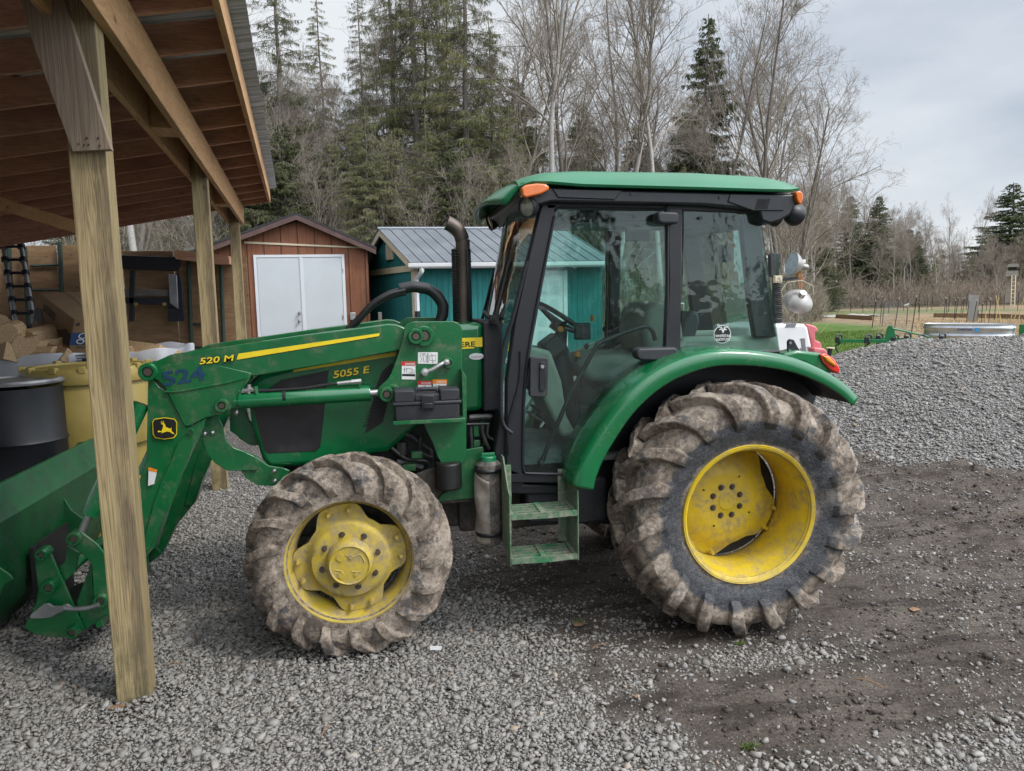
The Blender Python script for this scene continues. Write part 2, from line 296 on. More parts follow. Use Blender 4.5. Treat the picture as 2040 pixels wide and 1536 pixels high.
# ------------------------------------------------------------------ mesh helpers
ORG = [Vector((0, 0, 0))]
class MB:
    def __init__(s): s.v = []; s.f = []; s.c = []
    def cut(s): s.c.append((len(s.v), len(s.f))); return s          # the next shapes are a piece of their own
    def add(s, vs, fs):
        b = len(s.v); s.v += [tuple(p) for p in vs]; s.f += [tuple(i+b for i in f) for f in fs]; return s
    def box(s, c, d, rot=None):
        vs = [Vector((sx*d[0]/2, sy*d[1]/2, sz*d[2]/2)) for sx in (-1, 1) for sy in (-1, 1) for sz in (-1, 1)]
        if rot is not None: vs = [rot @ v for v in vs]
        return s.add([v+Vector(c) for v in vs], [(0, 1, 3, 2), (4, 6, 7, 5), (0, 4, 5, 1), (2, 3, 7, 6), (0, 2, 6, 4), (1, 5, 7, 3)])
    def b2(s, a, b): return s.box([(a[i]+b[i])/2 for i in range(3)], [abs(a[i]-b[i]) for i in range(3)])
    def prism(s, pts, y0, y1):
        """closed outline of (x, z) extruded from y0 to y1"""
        n = len(pts)
        ar = sum(pts[i][0]*pts[(i+1) % n][1]-pts[(i+1) % n][0]*pts[i][1] for i in range(n))
        if (ar < 0) == (y0 < y1): pts = pts[::-1]
        vs = [(p[0], y0, p[1]) for p in pts]+[(p[0], y1, p[1]) for p in pts]
        return s.add(vs, [tuple(range(n))]+[tuple(range(2*n-1, n-1, -1))]+[(i, i+n, (i+1) % n+n, (i+1) % n) for i in range(n)])
    def prismx(s, pts, x0, x1):
        b = MB().prism(pts, x0, x1); return s.add([(v[1], v[0], v[2]) for v in b.v], [f[::-1] for f in b.f])
    def tube(s, pts, r, n=10, cap=True, squash=None):
        pts = [Vector(p) for p in pts]; m = len(pts); rs = r if isinstance(r, (list, tuple)) else [r]*m
        t0 = (pts[1]-pts[0]).normalized(); up = Vector((0, 0, 1)) if abs(t0.z) < 0.9 else Vector((1, 0, 0))
        a = t0.cross(up).normalized(); vs = []; prev = t0
        for i, p in enumerate(pts):
            t = (pts[min(i+1, m-1)]-pts[max(i-1, 0)]).normalized()
            ax = prev.cross(t)
            if ax.length > 1e-6: a = (Matrix.Rotation(prev.angle(t), 3, ax.normalized()) @ a)
            a = (a-t*a.dot(t)).normalized(); b = t.cross(a); prev = t
            for k in range(n):
                an = 2*math.pi*k/n; vs.append(p+(a*math.cos(an)+b*math.sin(an))*rs[i])
        fs = [(i*n+k, i*n+(k+1) % n, (i+1)*n+(k+1) % n, (i+1)*n+k) for i in range(m-1) for k in range(n)]
        if cap: fs += [tuple(range(n-1, -1, -1)), tuple((m-1)*n+k for k in range(n))]
        return s.add(vs, fs)
    def cyl(s, a, b, r, n=24, r2=None): return s.tube([a, b], [r, r if r2 is None else r2], n)
    def lathe(s, prof, c, axis='y', n=48, closed=False, a0=0, a1=2*math.pi):
        """prof = (distance along the axis, radius)"""
        full = abs(a1-a0-2*math.pi) < 1e-6; m = n if full else n+1; vs = []; k = len(prof)
        for j in range(m):
            an = a0+(a1-a0)*j/n; ca, sa = math.cos(an), math.sin(an)
            for d, r in prof:
                if axis == 'y': vs.append((c[0]+r*ca, c[1]+d, c[2]+r*sa))
                elif axis == 'z': vs.append((c[0]+r*ca, c[1]+r*sa, c[2]+d))
                else: vs.append((c[0]+d, c[1]+r*ca, c[2]+r*sa))
        fs = []
        for j in range(n):
            j2 = (j+1) % m
            for i in range(k if closed else k-1):
                i2 = (i+1) % k; fs.append((j*k+i, j2*k+i, j2*k+i2, j*k+i2))
        return s.add(vs, fs)
    def grid(s, fn, nu, nv, closeu=False):
        vs = [fn(i/(nu-(0 if closeu else 1)), j/(nv-1)) for i in range(nu) for j in range(nv)]
        fs = []
        for i in range(nu if closeu else nu-1):
            for j in range(nv-1):
                i2 = (i+1) % nu; fs.append((i*nv+j, i2*nv+j, i2*nv+j+1, i*nv+j+1))
        return s.add(vs, fs)
    def xf(s, fn): s.v = [tuple(fn(Vector(v))) for v in s.v]; return s
    def build(s, name, m, parent=None, bevel=0.0, smooth=35, seg=2, solid=0.0, subd=0, fixn=False, org=None):
        cs = [c for c in s.c if c[1] > 0 and c[1] < len(s.f)]
        if cs:
            cs = [(0, 0)]+sorted(set(cs))+[(len(s.v), len(s.f))]; first = None
            for (v0, f0), (v1, f1) in zip(cs[:-1], cs[1:]):
                p_ = MB(); p_.v = s.v[v0:v1]; p_.f = [tuple(i-v0 for i in f) for f in s.f[f0:f1]]
                ob = p_.build(name, m, parent, bevel, smooth, seg, solid, subd, fixn, org); first = first or ob
            return first
        me = bpy.data.meshes.new(name); o_ = org if org is not None else ORG[0]
        me.from_pydata([(v[0]-o_[0], v[1]-o_[1], v[2]-o_[2]) for v in s.v], [], s.f); me.validate()
        if fixn:
            bm = bmesh.new(); bm.from_mesh(me); bmesh.ops.recalc_face_normals(bm, faces=bm.faces); bm.to_mesh(me); bm.free()
        me.materials.append(M[m] if isinstance(m, str) else m)
        if smooth:
            me.shade_smooth(); me.set_sharp_from_angle(angle=R(smooth))
        ob = bpy.data.objects.new(name, me); col.objects.link(ob)
        if parent is not None: ob.parent = parent
        else: ob.location = o_
        if solid: md = ob.modifiers.new('s', 'SOLIDIFY'); md.thickness = solid; md.offset = 0
        if subd: md = ob.modifiers.new('d', 'SUBSURF'); md.levels = subd; md.render_levels = subd
        if bevel:
            md = ob.modifiers.new('b', 'BEVEL'); md.width = bevel; md.segments = seg; md.limit_method = 'ANGLE'; md.angle_limit = R(40); md.harden_normals = False
        return ob
def poly(pts, y, d, name=None, m=None, parent=None, **k):
    """outline given as photo pixels on the plane y"""
    b = MB().prism([(P(u, v, y)[0], P(u, v, y)[2]) for u, v in pts], y, y+d)
    return b.build(name, m, parent, **k) if name else b
def tag(ob, label=None, cat=None, group=None, kind=None):
    if label: ob['label'] = label
    if cat: ob['category'] = cat
    if group: ob['group'] = group
    if kind: ob['kind'] = kind
    return ob
def thing(name, loc, label, cat, group=None):
    o_ = bpy.data.objects.new(name, None); o_.empty_display_size = 0.2; o_.location = loc; col.objects.link(o_)
    ORG[0] = Vector(loc); return tag(o_, label, cat, group)
def solo(loc): ORG[0] = Vector(loc)
def copy_tree(o_, parent=None):
    c = o_.copy(); col.objects.link(c); c.parent = parent
    for ch in list(o_.children): copy_tree(ch, c)
    return c
def text_verts(s, bold=0.0):
    cu = bpy.data.curves.new('t', 'FONT'); cu.body = s; cu.offset = bold; cu.resolution_u = 3
    ob = bpy.data.objects.new('t', cu); col.objects.link(ob)
    dg = bpy.context.evaluated_depsgraph_get(); me = bpy.data.meshes.new_from_object(ob.evaluated_get(dg))
    vs = [v.co.copy() for v in me.vertices]; fs = [tuple(p.vertices) for p in me.polygons]
    bpy.data.objects.remove(ob); bpy.data.curves.remove(cu); bpy.data.meshes.remove(me)
    return vs, fs
def text(s, a, b, h, bold=0.0, shear=0.0, out=None):
    """lettering from world point a to world point b (baseline), cap height h, facing away from +out"""
    vs, fs = text_verts(s, bold)
    x0 = min(v.x for v in vs); x1 = max(v.x for v in vs); H_ = max(v.y for v in vs); y0 = min(v.y for v in vs)
    a, b = Vector(a), Vector(b); ex = (b-a); W = ex.length; ex.normalize()
    out = Vector(out) if out is not None else Vector((0, 1, 0)); ez = out.cross(ex)*-1
    if ez.z < 0: ez = -ez
    sx = W/(x1-x0); sz = h/(H_-y0)
    m_ = MB(); m_.add([a+ex*((v.x-x0)*sx+(v.y-y0)*sz*shear)+ez*((v.y-y0)*sz) for v in vs], fs); return m_
def textpx(s, p0, p1, hpx, y, **k):
    a, b = P(*p0, y), P(*p1, y); q = P(p0[0], p0[1]-hpx, y)
    return text(s, a, b, abs(q[2]-a[2]), **k)
def dup_mirror(ob, yc, name=None):
    """mirrored copy of a part across the plane y = yc (world), sharing the parent"""
    me = ob.data.copy(); oy = ORG[0][1]
    for v in me.vertices: v.co.y = 2*(yc-oy)-v.co.y
    me.flip_normals()
    c = ob.copy(); c.data = me; col.objects.link(c); c.parent = ob.parent
    return c
def arc(c, r, a0, a1, n=12): return [(c[0]+r*math.cos(R(a0+(a1-a0)*i/n)), c[1]+r*math.sin(R(a0+(a1-a0)*i/n))) for i in range(n+1)]
def crspline(pts, n=6, closed=False):
    """Catmull-Rom through the points"""
    pts = [Vector(p) for p in pts]; N = len(pts); out = []
    for i in range(N if closed else N-1):
        p0 = pts[(i-1) % N] if closed or i > 0 else pts[0]; p1 = pts[i]; p2 = pts[(i+1) % N]
        p3 = pts[(i+2) % N] if closed or i+2 < N else pts[-1]
        for k in range(n):
            t = k/n; out.append(0.5*((2*p1)+(p2-p0)*t+(2*p0-5*p1+4*p2-p3)*t*t+(3*p1-p0-3*p2+p3)*t**3))
    if not closed: out.append(pts[-1])
    return out
def bigmesh(name, verts, faces_tri=None, faces_quad=None, mat=None, attrs=None, smooth=False):
    """numpy arrays straight into a mesh"""
    me = bpy.data.meshes.new(name); me.vertices.add(len(verts)); me.vertices.foreach_set('co', np.asarray(verts, np.float32).ravel())
    F = faces_tri if faces_tri is not None else faces_quad; k = F.shape[1]
    me.loops.add(F.size); me.loops.foreach_set('vertex_index', F.astype(np.int32).ravel())
    me.polygons.add(len(F)); me.polygons.foreach_set('loop_start', np.arange(0, F.size, k, dtype=np.int32))
    try: me.polygons.foreach_set('loop_total', np.full(len(F), k, np.int32))
    except Exception: pass
    me.update(calc_edges=True)
    for an, av in (attrs or {}).items():
        at = me.attributes.new(an, 'FLOAT', 'POINT'); at.data.foreach_set('value', np.asarray(av, np.float32))
    me.materials.append(mat)
    if smooth: me.shade_smooth()
    ob = bpy.data.objects.new(name, me); col.objects.link(ob); return ob
# ------------------------------------------------------------------ tractor
YC = 4.42                              # centre plane of the tractor
tractor = thing('tractor', (1.0, YC, 0.0), 'muddy green farm tractor with glazed cab, yellow wheels and front loader', 'tractor')
T = tractor

def make_tyre(center, side, W, Rc, lugh, rimR, n, mat, parent, dirseed=1):
    """side=-1: outer face towards -y.  Local coords around the wheel centre plane"""
    hw = W/2
    prof = [(0, Rc), (hw*0.45, Rc-0.004), (hw*0.78, Rc-0.022), (hw*0.95, Rc-0.058), (hw*1.0, Rc-0.115), (hw*0.99, Rc-0.17),
            (hw*0.93, rimR+0.055), (hw*0.86, rimR+0.02), (hw*0.84, rimR-0.004), (hw*0.78, rimR-0.02)]
    pr = crspline([(a, b, 0) for a, b in prof], 4)
    full = [(-p.x, p.y) for p in reversed(pr[1:])]+[(p.x, p.y) for p in pr]
    mb = MB(); mb.lathe(full, (0, 0, 0), 'y', 144)
    # distance along the section
    S = [0.0]
    for i in range(1, len(pr)): S.append(S[-1]+(pr[i]-pr[i-1]).length)
    def at(s_):
        for i in range(1, len(S)):
            if S[i] >= s_:
                t = (s_-S[i-1])/(S[i]-S[i-1]); p = pr[i-1].lerp(pr[i], t); d = (pr[i]-pr[i-1]).normalized(); return p, Vector((-d.y, d.x, 0))
        return pr[-1], Vector((1, 0, 0))
    sm = hw*0.78+0.06; send = hw+0.13*(Rc/0.66)
    rr = random.Random(dirseed)
    K = 17
    for sgn in (-1, 1):
        for j in range(n):
            ph0 = 2*math.pi*(j+(0.5 if sgn > 0 else 0))/n+rr.uniform(-.006, .006)
            vs = []
            for k in range(K):
                t = k/(K-1); s_ = -0.018+(send+0.018)*t
                ss = max(s_, 0.0); p, nrm = at(ss); yy = p.x if s_ >= 0 else s_
                dphi = -(0.30*min(t/0.72, 1)+0.03*max(0, t-0.72)/0.28)*0.70/Rc
                hwid = (0.023+0.012*t+0.006*math.exp(-((t-0.70)/0.16)**2)+0.012*math.exp(-(t/0.10)**2))*Rc/0.66
                h = lugh*(1.0 if t < 0.66 else (1-0.45*(t-0.66)/0.26 if t < 0.92 else 0.55*max(0, (1-t)/0.08)))*(1+0.07*rr.uniform(-1, 1))+0.001
                hwid *= 1+0.05*rr.uniform(-1, 1)
                nr = nrm if ss > 0 else Vector((0, 1, 0))
                for (wf, hf) in ((-1.38, -0.15), (-1.10, 0.88), (-0.84, 1.0), (0.84, 1.0), (1.06, 0.90), (1.30, -0.15)):
                    r_ = p.y+nr.y*h*hf; y_ = yy+nr.x*h*hf
                    a_ = ph0+dphi+hwid*wf/Rc
                    vs.append((r_*math.cos(a_), sgn*y_, r_*math.sin(a_)))
            fs = []
            for k in range(K-1):
                for q in range(5): fs.append((k*6+q, k*6+q+1, (k+1)*6+q+1, (k+1)*6+q))
            fs += [(0, 5, 4, 3, 2, 1), tuple((K-1)*6+q for q in range(6))]
            if sgn < 0: fs = [f[::-1] for f in fs]
            mb.add(vs, fs)
    # wear and caked mud: uneven surface everywhere, plus the flat where it carries the load
    from mathutils import noise as mn
    def wob(v):
        r = math.hypot(v.x, v.z)
        if r > rimR+0.03:
            k = mn.noise(v*9)*0.006+mn.noise(v*24)*0.004
            v = Vector((v.x*(1+k/r), v.y*(1+k*1.5/hw), v.z*(1+k/r)))
        if v.z < -(center[2]-0.004): v.z = -(center[2]-0.004)-0.15*( -(center[2]-0.004)-v.z)
        return v
    mb.xf(wob)
    ob = mb.build('tyre', mat, parent, smooth=28, org=(0, 0, 0)); return ob

def lobed_disc(mb, y_of_r, rad_of_a, na=120, nr=16, r0=0.0, thick=0.012):
    rows = []
    for side in (0, 1):
        vs = []
        for i in range(na):
            a = 2*math.pi*i/na; Rm = rad_of_a(a)
            for j in range(nr):
                r = r0+(Rm-r0)*(j/(nr-1)); vs.append((r*math.cos(a), y_of_r(r)+side*thick, r*math.sin(a)))
        fs = [(i*nr+j, ((i+1) % na)*nr+j, ((i+1) % na)*nr+j+1, i*nr+j+1) for i in range(na) for j in range(nr-1)]
        if side == 1: fs = [f[::-1] for f in fs]
        rows.append((vs, fs))
    b = len(mb.v); mb.add(*rows[0]); b2 = len(mb.v); mb.add(*rows[1])
    mb.f += [(b+i*nr+nr-1, b+((i+1) % na)*nr+nr-1, b2+((i+1) % na)*nr+nr-1, b2+i*nr+nr-1) for i in range(na)]
def sstep(a, b, x): t = max(0, min(1, (x-a)/(b-a))); return t*t*(3-2*t)
def hexbolt(mb, x, y, z, r, h, turn=0.0, dirn=-1):
    mb.tube([(x, y, z), (x, y+dirn*h, z)], r, 6); mb.tube([(x, y, z), (x, y+dirn*h*1.5, z)], r*0.55, 10)
    mb.tube([(x, y, z), (x, y+dirn*h*0.15, z)], r*1.45, 14)

def wheel(center, kind):
    """center = point on the wheel axis at the middle of the tyre"""
    c = Vector(center)
    if kind == 'rear':
        W, hwf = 0.43, 0.19; ring = 0.378
        rim = [(-hwf, ring-0.012), (-hwf-0.006, ring), (-hwf+0.004, ring+0.004), (-hwf+0.018, ring-0.016), (-hwf+0.045, ring-0.022), (-hwf+0.075, ring-0.036),
               (-0.02, ring-0.046), (0.10, ring-0.040), (0.13, ring-0.028), (hwf-0.02, ring-0.02), (hwf, ring)]
        rimo = [(p[0], p[1]-0.008) for p in rim]
        yd = 0.085; lob = [R(-24+90*k) for k in range(4)]
        def rad(a):
            d = min(abs((a-l+math.pi) % (2*math.pi)-math.pi) for l in lob)
            return 0.268+(0.334-0.268)*(1-sstep(R(14), R(38), d))
        def yr(r): return yd+0.012*sstep(0.17, 0.205, r)+0.045*sstep(0.20, 0.325, r)-0.008*(1-sstep(0.055, 0.062, r))
        brim, boltr, nb = 0.318, 0.088, 8
        bcirc = [(0.088, R(22.5+45*k)) for k in range(8)]
    else:
        W, hwf = 0.285, 0.12; ring = 0.338
        rim = [(-hwf, ring-0.012), (-hwf-0.006, ring), (-hwf+0.004, ring+0.004), (-hwf+0.016, ring-0.014), (-hwf+0.03, ring-0.022), (-hwf+0.055, ring-0.036),
               (0.0, ring-0.05), (0.06, ring-0.04), (0.10, ring-0.022), (hwf, ring)]
        rimo = [(p[0], p[1]-0.008) for p in rim]
        yd = -0.062; lob = [R(11+90*k) for k in range(4)]
        def rad(a):
            d = min(abs((a-l+math.pi) % (2*math.pi)-math.pi) for l in lob)
            return 0.228+(0.290-0.228)*(1-sstep(R(17), R(38), d))
        def yr(r): return yd-0.045*(1-sstep(0.188, 0.222, r))-0.008*(1-sstep(0.10, 0.19, r))
        bcirc = [(0.144, R(14+45*k)) for k in range(8)]; brim = 0.262
    mb = MB(); mb.lathe(rim, (0, 0, 0), 'y', 96)
    mb2 = MB(); mb2.lathe(rimo, (0, 0, 0), 'y', 96); mb2.f = [f[::-1] for f in mb2.f]; mb.add(mb2.v, mb2.f)
    wh = mb.build('wheel', 'yellowmud' if kind == 'front' else 'yellow', T, org=(0, 0, 0), smooth=40)
    wh.location = c-Vector(T.location)
    d = MB(); lobed_disc(d, yr, rad)
    d.build('wheel_disc', 'yellow' if kind == 'rear' else 'yellowmud', wh, org=(0, 0, 0), smooth=40)
    bl = MB()
    for rr_, a in bcirc:
        bl.cut(); x, z = rr_*math.cos(a), rr_*math.sin(a); hexbolt(bl, x, yr(rr_)+0.001, z, 0.0125 if kind == 'rear' else 0.012, 0.012)
    bl.build('hub_bolt', 'rust', wh, org=(0, 0, 0), smooth=30)
    cl = MB()
    for l in lob:
        for s_ in (-1, 1):
            cl.cut(); a = l+s_*R(11.5); x, z = brim*math.cos(a), brim*math.sin(a); y_ = yr(brim)
            hexbolt(cl, x, y_-0.001, z, 0.013, 0.03)
            cl.tube([(x, y_+0.012, z), (x, y_+0.028, z)], 0.020, 10)
            ro = ring-0.04
            cl.box(((brim+ro)/2*math.cos(a), y_+0.034, (brim+ro)/2*math.sin(a)), (abs(ro-brim)+0.05, 0.016, 0.036), Matrix.Rotation(-a, 3, 'Y'))
    cl.build('rim_clamp', 'yellow' if kind == 'rear' else 'yellowmud', wh, org=(0, 0, 0), smooth=30)
    if kind == 'rear':
        hb = MB(); hb.lathe([(yd-0.0085, 0.0), (yd-0.011, 0.045), (yd-0.003, 0.056)], (0, 0, 0), 'y', 40)
        hb.build('hub', 'yellow', wh, org=(0, 0, 0))
        sq = MB()
        for a in (62, 152, 242, 332): sq.cut(); sq.box((0.158*math.cos(R(a)), yd-0.0035, 0.158*math.sin(R(a))), (0.010, 0.002, 0.010), Matrix.Rotation(R(-a+20), 3, 'Y'))
        sq.build('bolt_hole', 'decalblack', wh, org=(0, 0, 0))
    else:
        hb = MB(); hb.lathe([(yd-0.05, 0.122), (yd-0.075, 0.120), (yd-0.105, 0.112), (yd-0.118, 0.100), (yd-0.112, 0.094), (yd-0.110, 0.0)], (0, 0, 0), 'y', 48)
        hb.build('hub', 'yellowmud', wh, org=(0, 0, 0)); hb = MB()
        for a, r_, q in ((135, 0.062, 0.020), (-60, 0.06, 0.010), (-130, 0.066, 0.016), (80, 0.045, 0.012)):
            hb.cut(); hb.tube([(r_*math.cos(R(a)), yd-0.108, r_*math.sin(R(a))), (r_*math.cos(R(a)), yd-0.118, r_*math.sin(R(a)))], q, 16)
        for pts in ([(-0.02, 0.055), (0.02, 0.04), (0.055, 0.05), (0.075, 0.01)], [(-0.075, -0.02), (-0.04, -0.03), (-0.03, -0.055)], [(0.01, -0.035), (0.05, -0.04), (0.07, -0.02)]):
            hb.cut(); hb.tube(crspline([(x, yd-0.111, z) for x, z in pts], 4), 0.004, 6)
        hb.build('casting_mark', 'yellowmud', wh, org=(0, 0, 0))
    ty = make_tyre(c, -1, W, 0.648 if kind == 'rear' else 0.497, 0.052 if kind == 'rear' else 0.040, ring-0.006, 18 if kind == 'rear' else 17,
                   'reartyre' if kind == 'rear' else 'fronttyre', wh, 3 if kind == 'rear' else 5)
    # far side: the same parts mirrored
    w2 = wh.copy(); w2.data = wh.data.copy(); col.objects.link(w2); w2.parent = T
    w2.location = (wh.location.x, -wh.location.y, wh.location.z)
    for v in w2.data.vertices: v.co.y *= -1
    w2.data.flip_normals()
    for ch in list(wh.children):
        k = ch.copy(); k.data = ch.data.copy(); col.objects.link(k); k.parent = w2
        for v in k.data.vertices: v.co.y *= -1
        k.data.flip_normals()
    return wh
wheel((1.891, 3.676, 0.690), 'rear')
wheel((-0.21, 3.829, 0.527), 'front')

M['pipe'] = simple('dark engine pipework', (0.06, 0.06, 0.058), 0.45, metal=0.4, var=0.5, vs=20, dust=0.3)
# ---- chassis, engine, axles
mb = MB()
mb.b2((-0.55, 4.18, 0.52), (0.45, 4.66, 0.78)); mb.b2((0.40, 4.12, 0.50), (1.9, 4.72, 0.86))
mb.b2((1.6, 3.98, 0.50), (2.2, 4.86, 0.95)); mb.cyl((1.891, 3.80, 0.69), (1.891, 5.04, 0.69), 0.12)
mb.build('chassis', 'frame', T, bevel=0.02)
for yy_ in (3.835, 4.945): MB().lathe([(0, 0.001), (0, 0.336), (0.06, 0.336), (0.06, 0.001)], (1.891, yy_, 0.69), 'y', 40).build('wheel_shade_disc', 'engine', T)  # added dark discs, stand for the shade inside the rear wheel gaps
for yy_ in (3.86, 4.94): MB().lathe([(0, 0.001), (0, 0.20), (0.04, 0.22), (0.04, 0.001)], (-0.21, yy_, 0.527), 'y', 32).build('hub_shade_disc', 'engine', T)  # the same for the front wheels: dark discs in place of shade
mb = MB(); mb.cyl((-0.21, 3.80, 0.527), (-0.21, 5.04, 0.527), 0.07); mb.b2((-0.33, 3.98, 0.47), (-0.10, 4.86, 0.64))
mb.cyl((-0.21, 3.84, 0.50), (-0.21, 3.84, 0.62), 0.10); mb.b2((-0.1, 4.3, 0.48), (0.5, 4.54, 0.6))
mb.tube([(-0.40, 3.98, 0.52), (-0.40, 4.86, 0.52)], 0.025)
mb.build('front_axle', 'frame', T, bevel=0.015)
e = MB(); e.prism([(P(u, v, 4.2)[0], P(u, v, 4.2)[2]) for u, v in [(560, 880), (780, 850), (960, 820), (1000, 820), (1000, 1000), (900, 1010), (800, 960), (560, 960)]], 4.2, 4.64)
e.build('engine', 'engine', T, bevel=0.02)
e = MB()
for k, (pts, y, r) in enumerate([
        ([(806, 845), (800, 860), (820, 870), (832, 880), (850, 893), (858, 900), (860, 930)], 4.12, 5), ([(840, 868), (838, 900), (862, 912)], 4.1, 4),
        ([(780, 892), (812, 915), (852, 920), (855, 950)], 4.1, 4), ([(790, 920), (842, 932)], 4.14, 10), ([(800, 880), (800, 905)], 4.12, 12),
        ([(935, 832), (972, 830), (978, 832)], 4.0, 6), ([(930, 845), (975, 844)], 4.0, 2.4), ([(960, 848), (964, 870), (975, 895)], 3.99, 3.5), ([(938, 850), (940, 895)], 4.0, 3), ([(973, 845), (972, 868), (988, 880), (990, 900)], 3.99, 2.6)]):
    p3 = crspline([P(u, v, y) for u, v in pts], 4); e.cut(); e.tube(p3, r*y/FPX, 8)
e.build('engine_pipe', 'pipe', T)
e = MB()
for u, v, w_, h in [(948, 858, 12, 22), (961, 846, 8, 12), (949, 885, 14, 20), (966, 880, 8, 14), (830, 905, 22, 14), (815, 930, 26, 14), (880, 905, 20, 14)]:
    p = P(u, v, 4.04); e.cut(); e.box(p, (w_*4.04/FPX, 0.05, h*4.04/FPX))
e.build('valve_block', 'green', T, bevel=0.004)
e = MB(); a = P(893, 930, 3.95); e.cyl((a[0], 3.95, a[2]-0.12), (a[0], 3.95, a[2]+0.03), 0.075, 24); e.build('oil_filter', 'engine', T, bevel=0.01)
# green side rails
poly([(892, 902), (905, 900), (962, 890), (965, 905), (952, 975), (950, 992), (870, 1000), (880, 985), (905, 970)], 3.97, 0.012, 'frame_rail', 'green', T, bevel=0.003)
poly([(800, 955), (870, 930), (905, 970), (950, 978), (948, 1000), (880, 1004), (830, 1002)], 3.99, 0.03, 'axle_bracket', 'frame', T, bevel=0.006)

# ---- hood
HY0, HY1 = 4.10, 4.74
def hoodpts(y): return [(P(u, v, y)[0], P(u, v, y)[2]) for u, v in [(492, 790), (500, 762), (520, 745), (600, 722), (700, 696), (790, 672), (860, 655), (915, 646), (963, 643), (963, 819), (925, 823), (830, 852), (775, 902), (742, 905), (700, 925), (535, 934), (522, 918), (500, 850)]]
hood = MB().prism(hoodpts(HY0), HY0, HY1).build('hood', 'greenclean', T, bevel=0.035, seg=4)
poly([(963, 640), (992, 641), (1001, 655), (1001, 818), (963, 821)], HY0-0.012, HY1-HY0+0.024, 'hood_band', 'plastic', T, bevel=0.012)
poly([(503, 808), (518, 786), (560, 757), (655, 738), (638, 890), (630, 899), (535, 903), (527, 898)], HY0-0.004, 0.01, 'side_screen', 'grille', hood, bevel=0.002)
poly([(779, 724), (790, 735), (762, 842), (727, 864), (748, 775), (760, 742)], HY0-0.004, 0.01, 'side_vent', 'grille', hood)
vt = MB()
for k in range(16):
    v0 = 745+k*7; ua = 779-(v0-724)*0.40-6; vt.cut(); vt.tube([P(ua, v0, HY0-0.006), P(ua+16, v0-6, HY0-0.006)], 0.0022, 5)
vt.build('vent_slat', 'plastic', hood)
poly([(585, 737), (790, 700), (788, 709), (584, 741)], HY0-0.002, 0.003, 'hood_stripe', 'decalyellow', hood, smooth=0)
def shadowtext(s, p0, p1, hpx, y, name, parent, sh=0.25, bold=0.02, dx=(1.6, 1.6)):
    b = textpx(s, (p0[0]+dx[0], p0[1]+dx[1]), (p1[0]+dx[0], p1[1]+dx[1]), hpx, y-0.001, shear=sh, bold=bold+0.03); b.build(name+'_edge', 'decalblack', parent, smooth=0)
    b = textpx(s, p0, p1, hpx, y-0.002, shear=sh, bold=bold); b.build(name, 'decalyellow', parent, smooth=0)
shadowtext('5055 E', (664, 754), (735, 743), 14.5, HY0-0.002, 'model_lettering', hood)
mb = MB(); 
pl = poly([(858, 676), (961, 672), (961, 691), (946, 691), (944, 694), (858, 698)], HY0-0.003, 0.004, 'name_plate', 'decalyellow', hood, smooth=0)
tb = textpx('DEERE', (893, 693), (947, 690.5), 10.5, HY0-0.0045, bold=0.02); tb.build('name_lettering', 'decalblack', pl, smooth=0)
ov = MB(); c = P(949, 710, HY0-0.002); ov.lathe([(0, 0.0001), (0, 1.0)], (0, 0, 0), 'y', 32); ov.xf(lambda v: Vector((c[0]+v.x*0.042, c[1]-0.001, c[2]+v.z*0.019)))
ov.f = [f[::-1] for f in ov.f]; dl = ov.build('dealer_sticker', 'decalwhite', hood, smooth=0)
textpx('Equipment', (938, 713), (962, 713), 4, HY0-0.005).build('sticker_print', 'decalgrey', dl, smooth=0)

# ---- exhaust stack (far side of the hood)
EY = 4.62
a = P(922, 640, EY); b = P(922, 497, EY); q = FPX/EY
ex = MB(); ex.tube(crspline([(a[0], EY, a[2]-0.1), (b[0], EY, b[2]), P(921, 478, EY), P(914, 461, EY), P(902, 450, EY), P(890, 444, EY)], 5), 13.5/q, 20, cap=False)
st = ex.build('exhaust_pipe', 'rust', T, solid=0.004)
sh = MB(); sh.lathe([(a[2]-0.2, 18.5/q), (b[2]+0.0, 18.5/q), (b[2]+0.004, 15/q)], (a[0], EY, 0), 'z', 28, a0=R(-60), a1=R(230))
sh.build('heat_shield', 'plastic', st, solid=0.005)
sl = MB()
for k in range(26):
    zz = a[2]+(b[2]-a[2])*(k+0.5)/26
    sl.cut(); sl.lathe([(-0.004, 19.2/q), (0.004, 19.2/q)], (a[0], EY, zz), 'z', 10, a0=R(195), a1=R(245))
sl.build('shield_slot', 'black', st, solid=0.003)

# ---- cab
CY0, CY1 = 3.86, 4.98
CABN = {}
def cabpoly(pts, d, name, m='black', far=True, y=CY0, **k):
    ob = poly(pts, y, d, name, m, cabf, **k)
    if far: dup_mirror(ob, YC)
    return ob
sill = [(1002, 930), (1045, 945), (1140, 945), (1152, 940), (1200, 868), (1255, 800), (1300, 758), (1345, 725), (1356, 712), (1552, 698), (1556, 706), (1360, 722), (1310, 765), (1265, 806), (1212, 872), (1165, 940), (1140, 962), (1010, 962)]
cabf = poly(sill, CY0, 0.05, 'cab_frame', 'black', T, bevel=0.005); dup_mirror(cabf, YC)
cabpoly([(1078, 402), (1112, 405), (1058, 700), (1046, 800), (1044, 948), (1006, 948), (1008, 760), (1024, 640), (1052, 510)], 0.06, 'front_pillar', bevel=0.012)
cabpoly([(1330, 412), (1362, 412), (1359, 560), (1356, 716), (1328, 730), (1326, 700), (1332, 560)], 0.06, 'door_pillar', bevel=0.01)
cabpoly([(1085, 398), (1545, 402), (1545, 428), (1512, 426), (1365, 420), (1356, 418), (1110, 416), (1090, 418)], 0.06, 'header_rail', bevel=0.008)
